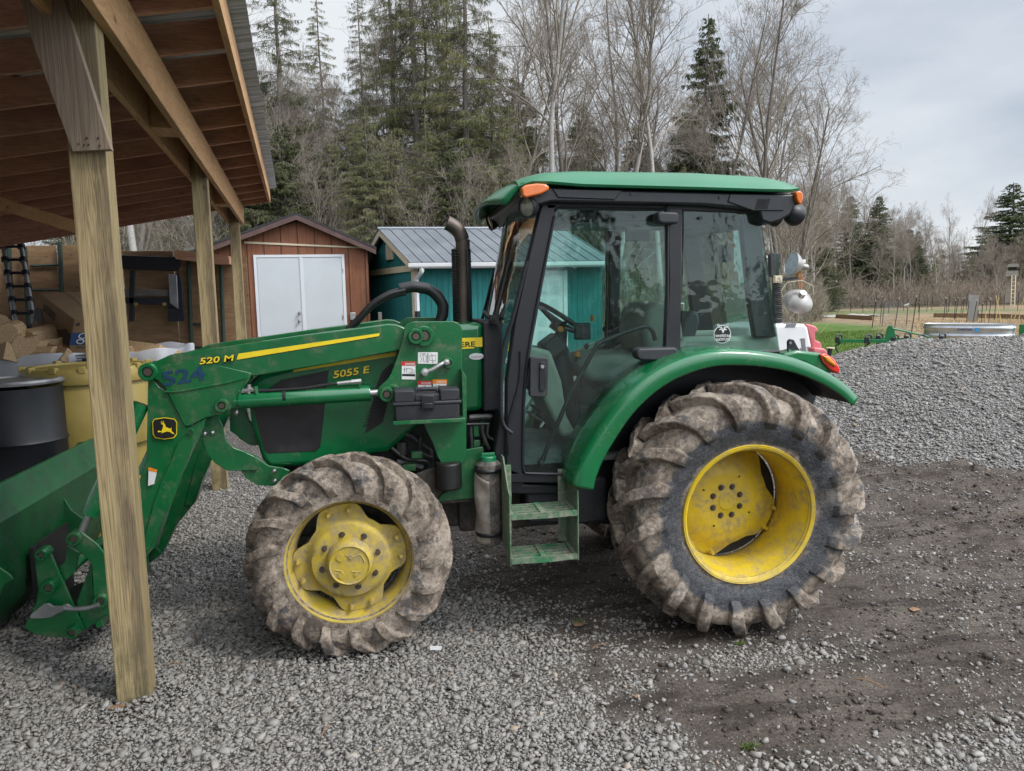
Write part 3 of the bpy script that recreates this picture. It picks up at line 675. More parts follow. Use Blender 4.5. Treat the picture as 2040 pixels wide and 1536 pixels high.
cabpoly([(1474, 424), (1512, 424), (1530, 560), (1548, 672), (1504, 674), (1494, 610), (1482, 500)], 0.05, 'rear_pillar', y=CY0+0.12, bevel=0.012)
# thin door frame line inside the opening
def frame_tube(pts, r, name, m='black', far=True, close=False):
    p3 = [P(u, v, CY0-0.004) for u, v in pts]; p3 = crspline(p3, 3, closed=close)
    if close: p3.append(p3[0])
    ob = MB().tube(p3, r, 8, cap=not close).build(name, m, cabf)
    if far: dup_mirror(ob, YC)
    return ob
frame_tube([(1108, 420), (1112, 415), (1130, 414), (1240, 416), (1320, 417), (1329, 422), (1330, 560), (1327, 690), (1322, 722), (1290, 748), (1235, 800), (1190, 860), (1158, 918), (1146, 940), (1130, 944), (1060, 943), (1044, 938), (1042, 900), (1046, 760), (1062, 650), (1085, 530), (1105, 430)], 0.008, 'door_seal')
frame_tube([(1037, 700), (1035, 760), (1016, 830), (1012, 860), (1014, 905)], 0.008, 'mirror_stay', far=False)
frame_tube([(1050, 520), (1020, 640), (1002, 700), (998, 800), (1003, 845), (1020, 862)], 0.011, 'grab_rail')
frame_tube([(1362, 712), (1400, 714), (1440, 706), (1500, 702), (1552, 700)], 0.012, 'window_seal')
# glazing
doorg = [(1105, 418), (1326, 419), (1326, 700), (1322, 722), (1290, 748), (1235, 800), (1190, 860), (1148, 942), (1046, 943), (1044, 905), (1046, 780), (1062, 650), (1085, 520)]
dg = cabpoly(doorg, 0.005, 'door_glass', 'glass', y=CY0+0.006, smooth=0)
cabpoly([(1363, 421), (1514, 425), (1534, 560), (1553, 697), (1357, 714)], 0.005, 'side_window', 'glass', y=CY0+0.012, smooth=0)
# bowed windscreen and rear screen span the cab between the pillars
def screen(lo_px, hi_px, bow, name):
    a = P(*lo_px, CY0+0.03); b = P(*hi_px, CY0+0.03); mb = MB()
    def fn(s_, t_):
        y = CY0+0.03+(2*(YC-CY0-0.03))*s_; k = bow*(1-(2*s_-1)**2)
        return (a[0]+(b[0]-a[0])*t_+k, y, a[2]+(b[2]-a[2])*t_)
    mb.grid(fn, 15, 6); return mb.build(name, 'glass', cabf)
screen((1016, 760), (1080, 410), -0.10, 'windscreen'); screen((1552, 700), (1516, 430), 0.06, 'rear_screen')
mb = MB()
for u, v in ((1395, 424), (1215, 420)):
    p = P(u, v+10, CY0); mb.cut(); mb.cyl((p[0], CY0-0.004, p[2]), (p[0], CY0+0.01, p[2]), 0.009, 12)
mb.build('glass_stud', 'black', cabf)
# door furniture
poly([(1056, 714), (1063, 711), (1090, 712), (1093, 718), (1091, 786), (1087, 792), (1057, 791), (1055, 785)], CY0-0.035, 0.04, 'latch_case', 'plastic', cabf, bevel=0.006)
hd = poly([(1075, 722), (1084, 720), (1088, 726), (1088, 770), (1084, 780), (1076, 780), (1074, 770)], CY0-0.043, 0.014, 'door_handle', 'black', cabf, bevel=0.004)
p = P(1080, 730, CY0-0.045); MB().cyl((p[0], p[1], p[2]), (p[0], p[1]-0.012, p[2]), 0.010, 14).build('lock_cylinder', 'steel', hd)
for pts in ([(1310, 426), (1316, 421), (1350, 422), (1353, 427), (1353, 445), (1320, 446), (1311, 441)], [(1268, 700), (1274, 694), (1345, 692), (1352, 697), (1351, 716), (1343, 721), (1275, 718), (1269, 712)]):
    poly(pts, CY0-0.085, 0.085, 'door_hinge', 'plastic', cabf, bevel=0.012, seg=3)
mb = MB(); mb.tube(crspline([P(u, v, CY0+0.03) for u, v in [(1078, 921), (1100, 870), (1130, 800), (1160, 740), (1188, 690), (1195, 683), (1240, 664), (1280, 651), (1293, 652), (1301, 662), (1305, 678)]], 4), 0.013, 10)
p = P(1078, 922, CY0+0.03); mb.lathe([(-0.02, 0.001), (-0.014, 0.016), (0, 0.021), (0.014, 0.016), (0.02, 0.001)], p, 'z', 14)
mb.build('door_pull', 'black', cabf)
# roof
def roof_section(u):
    top = np.interp(u, [975, 1000, 1040, 1090, 1160, 1400, 1530, 1575, 1604], [409, 388, 359, 346, 341, 344, 352, 360, 374])
    bot = np.interp(u, [975, 1000, 1040, 1062, 1100, 1160, 1400, 1530, 1575, 1604], [414, 396, 371, 364, 366, 371, 377, 381, 381, 376])
    return top, bot
RY = 3.76
rb = MB(); us = np.linspace(1037, 1604, 46); sec = []
for u in us:
    t_, b_ = roof_section(u); zt = P(u, t_, RY+0.12)[2]; x, _, zb = P(u, b_, RY)
    k = 0.0
    e_ = min((u-1037)/60, (1604-u)/60, 1); e_ = max(e_, 0.02)
    hwid = (YC-RY)*(0.90+0.10*math.sqrt(e_))
    zt = max(zt, zb+0.012)
    row = []
    for s_ in np.linspace(-1, 1, 25):
        a_ = abs(s_); yy = YC+s_*hwid
        prof = (1-a_**5)**0.42 if a_ < 1 else 0
        row.append((x, yy, zb+0.012+(zt-zb)*prof+0.012*(1-s_*s_)))
    row = [(x, YC-hwid+0.008, zb)]+row+[(x, YC+hwid-0.008, zb)]; sec.append(row)
m_ = len(sec[0]); vs = [p for r_ in sec for p in r_]; fs = [(i*m_+j, i*m_+j+1, (i+1)*m_+j+1, (i+1)*m_+j) for i in range(len(sec)-1) for j in range(m_-1)]
fs += [tuple(i*m_ for i in range(len(sec)-1, -1, -1))[:0] or tuple(range(m_-1, -1, -1)), tuple((len(sec)-1)*m_+j for j in range(m_))]
for i in range(len(sec)-1): fs.append((i*m_, (i+1)*m_, (i+1)*m_+m_-1, i*m_+m_-1))
rb.add(vs, fs)
# drooping front visor with a bowed leading edge
vf = MB(); x0, _, z0 = P(1040, 366, RY); 
def vis(s_, t_):
    s2 = 2*s_-1; y = YC+s2*(YC-RY)*(0.93-0.10*t_); f = 0.17*(1-0.45*abs(s2)**3)*t_
    return (x0+0.03-f, y, z0+0.035*(1-s2*s2)+0.022-0.10*t_**1.5-0.012*abs(s2)**4)
vf.grid(vis, 17, 7)
roof = rb.build('roof', 'roofgreen', T, fixn=True, smooth=50)
vf.build('roof_visor', 'roofgreen', roof, solid=0.02)
ub = [(1036, 374), (1062, 368), (1100, 372), (1160, 376), (1400, 382), (1530, 386), (1580, 386), (1594, 392), (1590, 402), (1575, 428), (1555, 440), (1535, 446), (1518, 440), (1512, 418), (1400, 408), (1100, 402), (1070, 410), (1056, 404), (1040, 392)]
poly(ub, RY+0.035, 2*(YC-RY-0.035), 'roof_lining', 'black', roof, bevel=0.012)
poly([(1100, 376), (1240, 379), (1225, 398), (1112, 394)], RY+0.028, 0.02, 'lining_panel', 'black', roof, bevel=0.005)
poly([(1455, 386), (1560, 388), (1562, 420), (1500, 420), (1450, 402)], RY+0.028, 0.02, 'lining_panel', 'black', roof, bevel=0.005)
lv = MB()
for k in range(8):
    lv.cut(); lv.tube([P(1512+k*3.2, 396, RY+0.024), P(1506+k*3.2, 416, RY+0.024)], 0.0018, 5)
lv.build('roof_louvre', 'plastic', roof)
bt = MB()
for u, v in ((1160, 383), (1258, 386), (1434, 393)):
    p = P(u, v, RY+0.035); bt.cut(); bt.cyl(p, (p[0], p[1]-0.006, p[2]), 0.008, 12)
bt.build('lining_bolt', 'plastic', roof)
def blob_px(pts, y, d, name, m, parent, **k): return poly(pts, y, d, name, m, parent, bevel=0.018, seg=4, smooth=60, **k)
blob_px([(1039, 374), (1048, 368), (1070, 365), (1086, 366), (1095, 371), (1094, 378), (1080, 386), (1048, 394), (1041, 390)], RY-0.01, 0.07, 'marker_light', 'amber', roof)
blob_px([(1586, 383), (1592, 380), (1599, 382), (1601, 392), (1598, 405), (1594, 408), (1588, 398)], RY+0.01, 0.06, 'marker_light', 'amber', roof)
def worklight(c_px, y, dirv, r, name='work_light'):
    c = Vector(P(*c_px, y)); d = Vector(dirv).normalized(); q = d.to_track_quat('Z', 'Y').to_matrix()
    prof = [(-0.085, 0.001), (-0.08, 0.35*r), (-0.055, 0.75*r), (-0.02, 0.97*r), (0.0, r), (0.008, r), (0.008, 0.9*r), (-0.004, 0.88*r)]
    mb = MB().lathe(prof, (0, 0, 0), 'z', 28); mb.xf(lambda v: q @ v + c)
    ob = mb.build(name, 'black', roof, smooth=40)
    ln = MB().lathe([(-0.002, 0.88*r), (0.002, 0.5*r), (0.004, 0.0005)], (0, 0, 0), 'z', 28); ln.xf(lambda v: q @ v + c); ln.build('lamp_glass', 'lens', ob)
    mb = MB(); mb.tube([c-d*0.03, c-d*0.03+Vector((0, 0, r+0.05))], 0.012, 8); mb.build('lamp_bracket', 'black', ob)
    return ob
worklight((1050, 413), 3.80, (-0.80, -0.70, -0.18), 0.054)
worklight((976, 440), 4.95, (-0.95, -0.12, -0.30), 0.066)
worklight((1584, 428), 3.90, (0.85, 0.42, -0.2), 0.064)
worklight((1546, 432), 4.3, (0.9, 0.2, -0.25), 0.062)
# round sticker on the rear window
sc_ = P(1440, 666, CY0-0.002); stk = MB().lathe([(0, 0.001), (0, 0.052)], (sc_[0], CY0+0.004, sc_[2]), 'y', 40); stk.f = [f[::-1] for f in stk.f]
stk.build('window_sticker', 'decalwhite', cabf, smooth=0)
s2_ = MB().lathe([(0, 0.001), (0, 0.048)], (sc_[0], CY0+0.0025, sc_[2]), 'y', 40); s2_.f = [f[::-1] for f in s2_.f]; stin = s2_.build('sticker_face', 'decalblack', cabf, smooth=0)
tw = MB()
for s, p0, p1, h in (('WHITETAIL', (1425, 672), (1456, 671.5), 5.2), ('INSTITUTE', (1427, 679), (1454, 678.5), 4.8)):
    b = textpx(s, p0, p1, h, CY0+0.001, bold=0.02); tw.add(b.v, b.f)
# antlered deer head of the sticker, drawn as strokes
for pts in ([(1440, 663), (1438, 656), (1437, 652)], [(1440, 663), (1442, 656), (1443, 652)]): tw.tube([P(u, v, CY0+0.001) for u, v in pts], 0.004, 6)
for s_ in (-1, 1):
    tw.tube(crspline([P(1440+s_*u, v, CY0+0.001) for u, v in [(2, 655), (5, 653), (10, 651), (11, 645)]], 3), 0.0016, 5)
    for u, v in ((4, 650), (7, 647), (9, 645)): tw.tube([P(1440+s_*u, v, CY0+0.001), P(1440+s_*(u-1), v+4, CY0+0.001)], 0.0014, 5)
    tw.tube([P(1440+s_*3, 656, CY0+0.001), P(1440+s_*7, 657, CY0+0.001)], 0.003, 5)
tw.build('sticker_print', 'decalwhite', stin, smooth=0)

# ---- cab interior
CM = YC
mb = MB(); f0 = P(1040, 915, CY0+0.08); f1 = P(1330, 915, CY0+0.08)
mb.b2((f0[0], CY0+0.07, f0[2]-0.03), (f1[0]+0.1, CY1-0.09, f0[2])); mb.build('cab_floor', 'floor mat', cabf)
poly([(1048, 700), (1060, 690), (1098, 700), (1120, 760), (1130, 830), (1150, 868), (1120, 872), (1080, 790), (1055, 780)], CM-0.25, 0.5, 'dash_console', 'beige', cabf, bevel=0.03, seg=3)
poly([(1300, 758), (1340, 720), (1556, 708), (1556, 680), (1540, 668), (1365, 672), (1345, 690), (1250, 735), (1215, 790), (1185, 870), (1215, 872), (1260, 812)], CY0+0.16, 0.10, 'fender_liner', 'beige', cabf, bevel=0.03, seg=3)
dup_mirror(bpy.data.objects['fender_liner'], YC)
poly([(1180, 842), (1195, 770), (1330, 765), (1380, 800), (1330, 900), (1210, 905)], CM-0.26, 0.52, 'seat_base', 'engine', cabf, bevel=0.03)
st_ = poly([(1160, 730), (1168, 716), (1200, 709), (1300, 706), (1345, 716), (1340, 760), (1300, 768), (1180, 762), (1163, 750)], CM-0.27, 0.54, 'seat', 'seat', cabf, bevel=0.045, seg=4)
poly([(1290, 715), (1282, 660), (1290, 615), (1310, 600), (1345, 604), (1360, 640), (1370, 716), (1340, 730)], CM-0.25, 0.5, 'seat_backrest', 'seat', st_, bevel=0.045, seg=4)
poly([(1215, 660), (1240, 650), (1300, 655), (1302, 672), (1225, 674)], CM+0.28, 0.07, 'armrest', 'plastic', st_, bevel=0.015)
poly([(1350, 690), (1362, 640), (1376, 618), (1392, 622), (1396, 640), (1374, 716)], CM-0.2, 0.4, 'rear_console', 'plastic', cabf, bevel=0.02)
# steering column and wheel
mb = MB()
ca = Vector(P(1150, 860, CM)); cb = Vector(P(1108, 690, CM)); cc_ = Vector(P(1122, 655, CM))
mb.tube([ca, (ca+cb)/2, cb, cc_], [0.06, 0.055, 0.065, 0.03], 14); mb.build('steering_column', 'plastic', cabf)
p = P(1100, 690, CM-0.05); mb = MB(); mb.box(p, (0.13, 0.2, 0.12), Matrix.Rotation(R(-35), 3, 'Y')); mb.build('instrument_panel', 'black', cabf, bevel=0.02)
sw = MB(); c = Vector(P(1119, 637, CM)); nrm = (Vector(P(1165, 668, CM))-Vector(P(1073, 604, CM))); Rw = nrm.length/2; ax = nrm.normalized(); nn = ax.cross(Vector((0, 1, 0)))
ring = [c+ax*math.cos(2*math.pi*k/32)*Rw+Vector((0, 1, 0))*math.sin(2*math.pi*k/32)*Rw for k in range(33)]
sw.tube(ring, 0.015, 10, cap=False); hub_ = c-nn*(0.05 if nn.z > 0 else -0.05)
for k in (3, 13, 24): sw.tube([ring[k], hub_], 0.012, 8)
sw.tube([hub_-nn*0.03, hub_+nn*0.03], 0.045, 16); sw.build('steering_wheel', 'black', cabf)
mb = MB(); p = P(1150, 710, CM-0.1); mb.cyl(p, (p[0], p[1], p[2]+0.03), 0.02, 14); mb.cut(); p = P(1180, 640, CM+0.2); mb.cyl(p, (p[0], p[1], p[2]+0.04), 0.012, 12); mb.cut(); p = P(1115, 655, CM-0.1); mb.cyl(p, (p[0], p[1]-0.03, p[2]), 0.018, 12)
mb.build('control_knob', 'decalorange', cabf)
mb = MB()
for (u, v, u2, v2, y) in ((1152, 715, 1160, 780, CM-0.1), (1168, 690, 1172, 740, CM+0.26), (1205, 655, 1212, 720, CM+0.3), (1220, 650, 1222, 715, CM+0.3), (1128, 700, 1060, 690, CM-0.1)):
    mb.cut(); mb.tube([P(u2, v2, y), P(u, v, y)], 0.008, 8); p = P(u, v, y); mb.lathe([(-0.02, 0.002), (-0.012, 0.016), (0.01, 0.018), (0.022, 0.002)], p, 'z', 12)
mb.build('control_lever', 'black', cabf)
mb = MB(); mb.box(P(1065, 830, CM-0.3), (0.09, 0.12, 0.02), Matrix.Rotation(R(35), 3, 'Y')); mb.cut(); mb.box(P(1070, 815, CM+0.1), (0.09, 0.1, 0.02), Matrix.Rotation(R(35), 3, 'Y')); mb.cut(); mb.box(P(1165, 825, CM-0.2), (0.09, 0.1, 0.12)); mb.build('pedal', 'engine', cabf, bevel=0.008)
mb = MB(); p = P(1188, 700, CY0+0.0); mb.box(P(1160, 660, CM-0.22), (0.10, 0.03, 0.10)); mb.build('rear_mirror', 'black', cabf, bevel=0.01)
mb = MB(); mb.b2(Vector(P(1150, 442, CM-0.3)), Vector(P(1290, 402, CM+0.3))); mb.build('headliner', 'black', cabf, bevel=0.02)
mb = MB(); mb.box(P(1270, 470, CM), (0.16, 0.03, 0.07)); mb.build('radio', 'plastic', cabf, bevel=0.01)
mb = MB(); mb.box(P(1447, 505, CM+0.1), (0.08, 0.06, 0.11)); mb.tube(crspline([P(u, v, CM+0.1) for u, v in [(1430, 440), (1425, 465), (1445, 485), (1447, 490)]], 4), 0.008, 8); mb.build('cab_lamp', 'black', cabf, bevel=0.01)

# ---- rear fender
FY0, FY1 = 3.60, 3.98
lip = [(1143, 968), (1150, 940), (1165, 905), (1190, 862), (1225, 812), (1265, 770), (1310, 737), (1360, 714), (1410, 701), (1460, 698), (1520, 703), (1580, 715), (1640, 739), (1685, 768), (1708, 792)]
lp = crspline([(P(u, v, FY0+0.02)[0], P(u, v, FY0+0.02)[2], 0) for u, v in lip], 4)
fm = MB(); rows = []
for i, p in enumerate(lp):
    a = lp[max(i-1, 0)]; b = lp[min(i+1, len(lp)-1)]; t = (b-a).normalized(); nx, nz = -t.y, t.x
    if nz < 0 and nx > 0: nx, nz = -nx, -nz
    if nx > 0 and i < 10: nx, nz = -nx, -nz
    k = i/(len(lp)-1); drop = 0.105*(1-0.42*k); rows.append([])
    for (y, dd) in ((FY0+0.005, -drop), (FY0, -drop+0.008), (FY0, -0.035), (FY0+0.006, -0.012), (FY0+0.02, 0.0), (FY0+0.05, 0.006), (FY0+0.2, 0.008), (FY1, 0.0)):
        rows[-1].append((p.x+nx*dd, y, p.y+nz*dd))
m_ = len(rows[0]); fm.add([q for r_ in rows for q in r_], [(i*m_+j, (i+1)*m_+j, (i+1)*m_+j+1, i*m_+j+1) for i in range(len(rows)-1) for j in range(m_-1)])
fender = fm.build('fender', 'greenclean', T, solid=0.006, fixn=True); dup_mirror(fender, YC)
# dark liner under the fender and the tank / cab underside behind the tyre
ln = MB(); rows = []
for i, p in enumerate(lp):
    a = lp[max(i-1, 0)]; b = lp[min(i+1, len(lp)-1)]; t = (b-a).normalized(); nx, nz = -t.y, t.x
    if nx > 0 and i < 10: nx, nz = -nx, -nz
    rows.append([(p.x-nx*0.045, FY0+0.02, p.y-nz*0.045), (p.x-nx*0.045, FY1+0.02, p.y-nz*0.045)])
ln.add([q for r_ in rows for q in r_], [(i*2, (i+1)*2, (i+1)*2+1, i*2+1) for i in range(len(rows)-1)])
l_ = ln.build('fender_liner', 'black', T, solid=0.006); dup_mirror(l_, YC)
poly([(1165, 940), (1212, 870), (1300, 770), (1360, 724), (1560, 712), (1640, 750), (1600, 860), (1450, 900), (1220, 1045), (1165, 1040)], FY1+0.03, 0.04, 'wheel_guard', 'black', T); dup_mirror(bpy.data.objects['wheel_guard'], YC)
# tail light housing behind the fender crown
hs = poly([(1560, 705), (1590, 698), (1640, 704), (1662, 722), (1672, 744), (1640, 742), (1600, 722), (1562, 716)], 3.86, 0.14, 'light_housing', 'greenclean', T, bevel=0.02, seg=3)
blob_px([(1634, 706), (1646, 704), (1662, 714), (1673, 730), (1675, 742), (1668, 745), (1655, 738), (1640, 722)], 3.84, 0.15, 'tail_light', 'redlens', hs)
blob_px([(1641, 709), (1652, 710), (1664, 722), (1668, 731), (1660, 728), (1648, 720)], 3.825, 0.05, 'indicator_light', 'decalorange', hs)
for o_ in ('light_housing',): dup_mirror(bpy.data.objects[o_], YC)
br = poly([(1569, 680), (1573, 675), (1582, 677), (1600, 711), (1569, 704)], 3.92, 0.012, 'sign_bracket', 'black', T, bevel=0.003)
mb = MB(); 
for u, v in ((1574, 683), (1573, 699)): p = P(u, v, 3.919); mb.cut(); mb.cyl(p, (p[0], p[1]-0.006, p[2]), 0.008, 10)
mb.build('bracket_bolt', 'oldsteel', br)

# ---- steps, tank and canister
SY0, SY1 = 3.62, 3.86
def pxs(u, v, y): return Vector(P(u, v, y))
stp = MB()
xl = pxs(1018, 1120, SY0).x; xr = pxs(1152, 1120, SY0).x
zb = pxs(1018, 1128, SY0).z; ztop = pxs(1016, 985, SY0).z
stp.prismx([(SY0, zb), (SY0, ztop), (SY0+0.05, ztop+0.02), (SY1-0.06, ztop+0.16), (SY1, ztop+0.16), (SY1, zb+0.05), (SY0+0.06, zb)], xl-0.005, xl+0.003)
stp.cut(); stp.prismx([(SY0, zb), (SY0, ztop+0.01), (SY0+0.08, ztop+0.04), (SY1, ztop+0.05), (SY1, zb+0.05), (SY0+0.06, zb)], xr-0.003, xr+0.005)
stp.cut(); stp.b2((xl, SY1-0.004, zb+0.03), (xl+0.05, SY1+0.004, ztop+0.10)); stp.cut(); stp.b2((xr-0.05, SY1-0.004, zb+0.03), (xr, SY1+0.004, ztop+0.06))
steps = stp.build('cab_steps', 'stepmud', T, bevel=0.003)
for vv in (1030, 1118):
    z = pxs(1018, vv, SY0).z; tr = MB(); x0_, x1_ = xl+0.006, xr-0.006; xm = (x0_+x1_)/2
    tr.grid(lambda s_, t_: (x0_+(x1_-x0_)*s_, SY0-0.02*(1-(2*s_-1)**2)+0.004, z-0.016+0.024*t_), 12, 2)
    b0 = MB(); 
    for k in range(5):
        y = SY0+0.02+k*0.045
        b0.b2((x0_, y-0.0035, z-0.012), (xm-0.012, y+0.0035, z+0.006)); b0.b2((xm+0.012, y-0.0035, z-0.012), (x1_, y+0.0035, z+0.006))
    b0.b2((xm-0.014, SY0, z-0.012), (xm+0.014, SY1-0.03, z+0.008)); b0.b2((x0_-0.003, SY0, z-0.012), (x0_+0.016, SY1-0.03, z+0.008)); b0.b2((x1_-0.016, SY0, z-0.012), (x1_+0.003, SY1-0.03, z+0.008))
    b0.b2((x0_, SY0-0.002, z-0.018), (x1_, SY0+0.008, z+0.012)); b0.add(tr.v, tr.f)
    b0.build('tread', 'stepmud', steps, solid=0.0, smooth=0)
poly([(1046, 962), (1175, 950), (1210, 950), (1210, 1040), (1165, 1045), (1050, 1045)], 3.93, 0.5, 'fuel_tank', 'plastic', T, bevel=0.02)
poly([(1000, 820), (1044, 940), (1044, 965), (1140, 968), (1140, 985), (1046, 985), (1005, 985), (985, 900)], CY0+0.03, 0.3, 'cab_mount', 'black', T, bevel=0.01)
CB = pxs(977, 1082, 3.88); CT = pxs(977, 918, 3.88)
mb = MB(); mb.lathe([(0, 0.001), (0.0, 0.066), (0.012, 0.07), (CT.z-CB.z-0.02, 0.068), (CT.z-CB.z-0.005, 0.055), (CT.z-CB.z, 0.05)], (CB.x, 3.90, CB.z), 'z', 32)
M['canmud'] = simple('mud caked canister', (0.02, 0.022, 0.026), 0.6, dust=1.0, dustc=(0.25, 0.215, 0.175), var=0.3, bump=0.5, bs=18)
can = mb.build('fuel_canister', 'canmud', T)
mdc = MB(); mdc.grid(lambda s_, t_: (CB.x+(0.075+0.006*math.sin(9*t_+5*s_))*math.cos(R(150+115*s_)), 3.90+(0.075+0.006*math.sin(9*t_+5*s_))*math.sin(R(150+115*s_)), CB.z+0.01+(CT.z-CB.z)*0.86*t_*(1-0.12*s_)), 14, 24)
mdc.build('mud_crust', simple('caked mud', (0.27, 0.235, 0.195), 0.95, var=0.3, vs=20, bump=1.0, bs=28), can, solid=0.006, smooth=60)
mb = MB(); z1 = CT.z; mb.lathe([(z1-0.005, 0.001), (z1-0.005, 0.047), (z1+0.022, 0.045), (z1+0.026, 0.04), (z1+0.026, 0.001)], (CB.x, 3.90, 0), 'z', 28); mb.box((CB.x, 3.90, z1+0.034), (0.075, 0.014, 0.016)); mb.build('canister_cap', 'roofgreen', can, bevel=0.003)
mb = MB(); 
for dz in (0.05, CT.z-CB.z-0.06): mb.cut(); mb.lathe([(CB.z+dz, 0.078), (CB.z+dz+0.02, 0.078)], (CB.x, 3.90, 0), 'z', 28)
mb.build('canister_strap', 'black', can, solid=0.003)
# windscreen wash / air pipes beside the cab
mb = MB(); mb.tube([P(983, 640, 4.0), P(968, 628, 4.2), P(965, 622, 4.4)], 0.012, 8); mb.box(P(984, 636, 4.05), (0.05, 0.05, 0.05)); mb.build('wiper_motor', 'black', cabf)
# ------------------------------------------------------------------ loader (bolted to the tractor, so parts of it)
ORG[0] = Vector(T.location)
def C4(x, y): return (260+x/3.491, 560+y/3.491)      # scale of my enlarged crops
def C5(x, y): return (x/4.8, 980+y/4.8)
def C7(x, y): return (700+x/3.339, 540+y/3.339)
AY = 3.985
def farm(ob, dy=0.88):
    c = ob.copy(); col.objects.link(c); c.parent = ob.parent; c.location = ob.location+Vector((0, dy, 0)) if ob.parent is T else ob.location
    for ch in list(ob.children):
        k = ch.copy(); col.objects.link(k); k.parent = c
    return c
A_ = [C4(*p) for p in [(110, 590), (150, 570), (270, 515), (700, 452), (1200, 378), (1790, 298), (1850, 302), (1920, 330), (2000, 400), (1995, 470), (1870, 482), (1380, 575), (1100, 622), (860, 662)]]
B_ = [C4(*p) for p in [(110, 590), (500, 560), (840, 640), (825, 690), (740, 800), (700, 890), (640, 925), (520, 950), (400, 1012), (372, 1005), (300, 860), (240, 740), (190, 690), (110, 660)]]
arm = poly(A_, AY, 0.10, 'loader_arm', 'green', T, bevel=0.006)
gus = poly(B_, AY-0.008, 0.116, 'arm_gusset', 'green', arm, bevel=0.003)
wl = MB(); wl.tube(crspline([P(*C4(x, y), AY-0.010) for x, y in [(245, 770), (330, 768), (520, 735), (700, 700), (818, 668)]], 4), 0.006, 8); wl.tube(crspline([P(*C4(x, y), AY-0.010) for x, y in [(818, 668), (770, 760), (710, 880)]], 4), 0.005, 8); wl.build('weld_bead', 'green', gus)
leg = [C4(*p) for p in [(120, 640), (200, 735), (245, 760), (300, 860), (375, 1010), (400, 1015), (520, 955), (505, 1010), (425, 1160), (350, 1330), (290, 1460)]]
leg += [C5(*p) for p in [(1480, 520), (1250, 800), (1090, 1130), (1010, 1190), (800, 1330), (700, 1300), (900, 1000), (1000, 600), (1250, 120), (1400, -300)]]
poly(leg, AY+0.004, 0.092, 'lower_arm', 'green', arm, bevel=0.005)
st_ = [C4(*p) for p in [(520, 958), (420, 1040), (330, 1120), (285, 1250), (215, 1400), (165, 1530)]]+[C5(*p) for p in [(1350, 560), (1420, 560)]]+[C4(*p) for p in [(290, 1530), (370, 1320), (430, 1160), (510, 1020)]]
poly(st_, AY-0.008, 0.01, 'arm_stiffener', 'green', arm, bevel=0.002)
poly([C4(750, 505), C4(1733, 362), C4(1730, 382), C4(738, 547)], AY-0.0015, 0.002, 'arm_stripe', 'decalyellow', arm, smooth=0)
poly([C4(746, 508), C4(1735, 366), C4(1732, 388), C4(736, 552)], AY-0.0005, 0.001, 'stripe_edge', 'decalblack', arm, smooth=0)
shadowtext('520 M', C4(480, 580), C4(712, 555), 12.5, AY-0.010, 'arm_lettering', arm, sh=0.3)
textpx('524', (326, 770), (411, 757), 29, AY-0.011, bold=0.03).build('marker_number', 'decalblue', arm, smooth=0)
def boss(px, y0, y1, r, name='pivot_boss', parent=None, m='green', hole=True):
    c = P(*px, AY); b = MB(); b.lathe([(y1, r), (y0+0.006, r), (y0, r*0.92), (y0, r*0.62), (y0+0.012, r*0.58), (y0+0.012, 0.0005)], (c[0], 0, c[2]), 'y', 28)
    o_ = b.build(name, m, parent or arm); h_ = MB().lathe([(y0+0.009, r*0.5), (y0+0.004, r*0.40), (y0+0.004, 0.0005)], (c[0], 0, c[2]), 'y', 16); h_.build('pivot_pin', 'rust', o_)
    return o_
boss(C4(130, 630), AY-0.035, AY+0.13, 0.046); boss(C4(640, 862), AY-0.03, AY+0.1, 0.036)
for px in (C4(425, 1045),): boss(px, AY-0.022, AY, 0.016)
for px_ in ((352, 700), (448, 690), (560, 668)): pass
# leaping deer emblem
logo = [(305, 842), (308, 836), (328, 833), (347, 836), (351, 842), (351, 864), (346, 871), (327, 874), (310, 871), (306, 864)]
lg = poly([(303.5, 841), (307, 834.5), (328, 831.5), (348, 834.5), (352.5, 841), (352.5, 865), (347, 872.5), (327, 875.5), (309, 872.5), (304.5, 865)], AY-0.0105, 0.002, 'emblem', 'decalyellow', arm, smooth=0)
poly(logo, AY-0.0125, 0.002, 'emblem_field', 'decalblack', lg, smooth=0)
deer = [(195, 1040), (215, 1045), (225, 1020), (228, 1000), (215, 995), (210, 990), (232, 988), (240, 1000), (245, 1015), (262, 1022), (278, 1028), (283, 1015), (285, 1032), (283, 1042), (298, 1055), (306, 1066), (290, 1060), (272, 1048), (255, 1046), (238, 1050), (225, 1056), (212, 1060), (222, 1050), (206, 1050), (192, 1052), (188, 1044)]
poly([C4(*p) for p in deer], AY-0.0145, 0.002, 'emblem_deer', 'decalyellow', lg, smooth=0)
an = MB()
for pts in ([(228, 992), (220, 982), (208, 980)], [(232, 990), (228, 978), (230, 970)], [(222, 984), (216, 974)]): an.tube([P(*C4(*p), AY-0.0135) for p in pts], 0.0012, 5)
an.build('emblem_antler', 'decalyellow', lg)
wd = poly([(296, 932), (313, 937), (307, 964), (295, 968)], AY-0.010, 0.002, 'warning_label', 'decalwhite', arm, smooth=0)
poly([(296, 931), (313, 936), (312, 941), (295, 937)], AY-0.0115, 0.002, 'label_header', 'decalorange', wd, smooth=0)
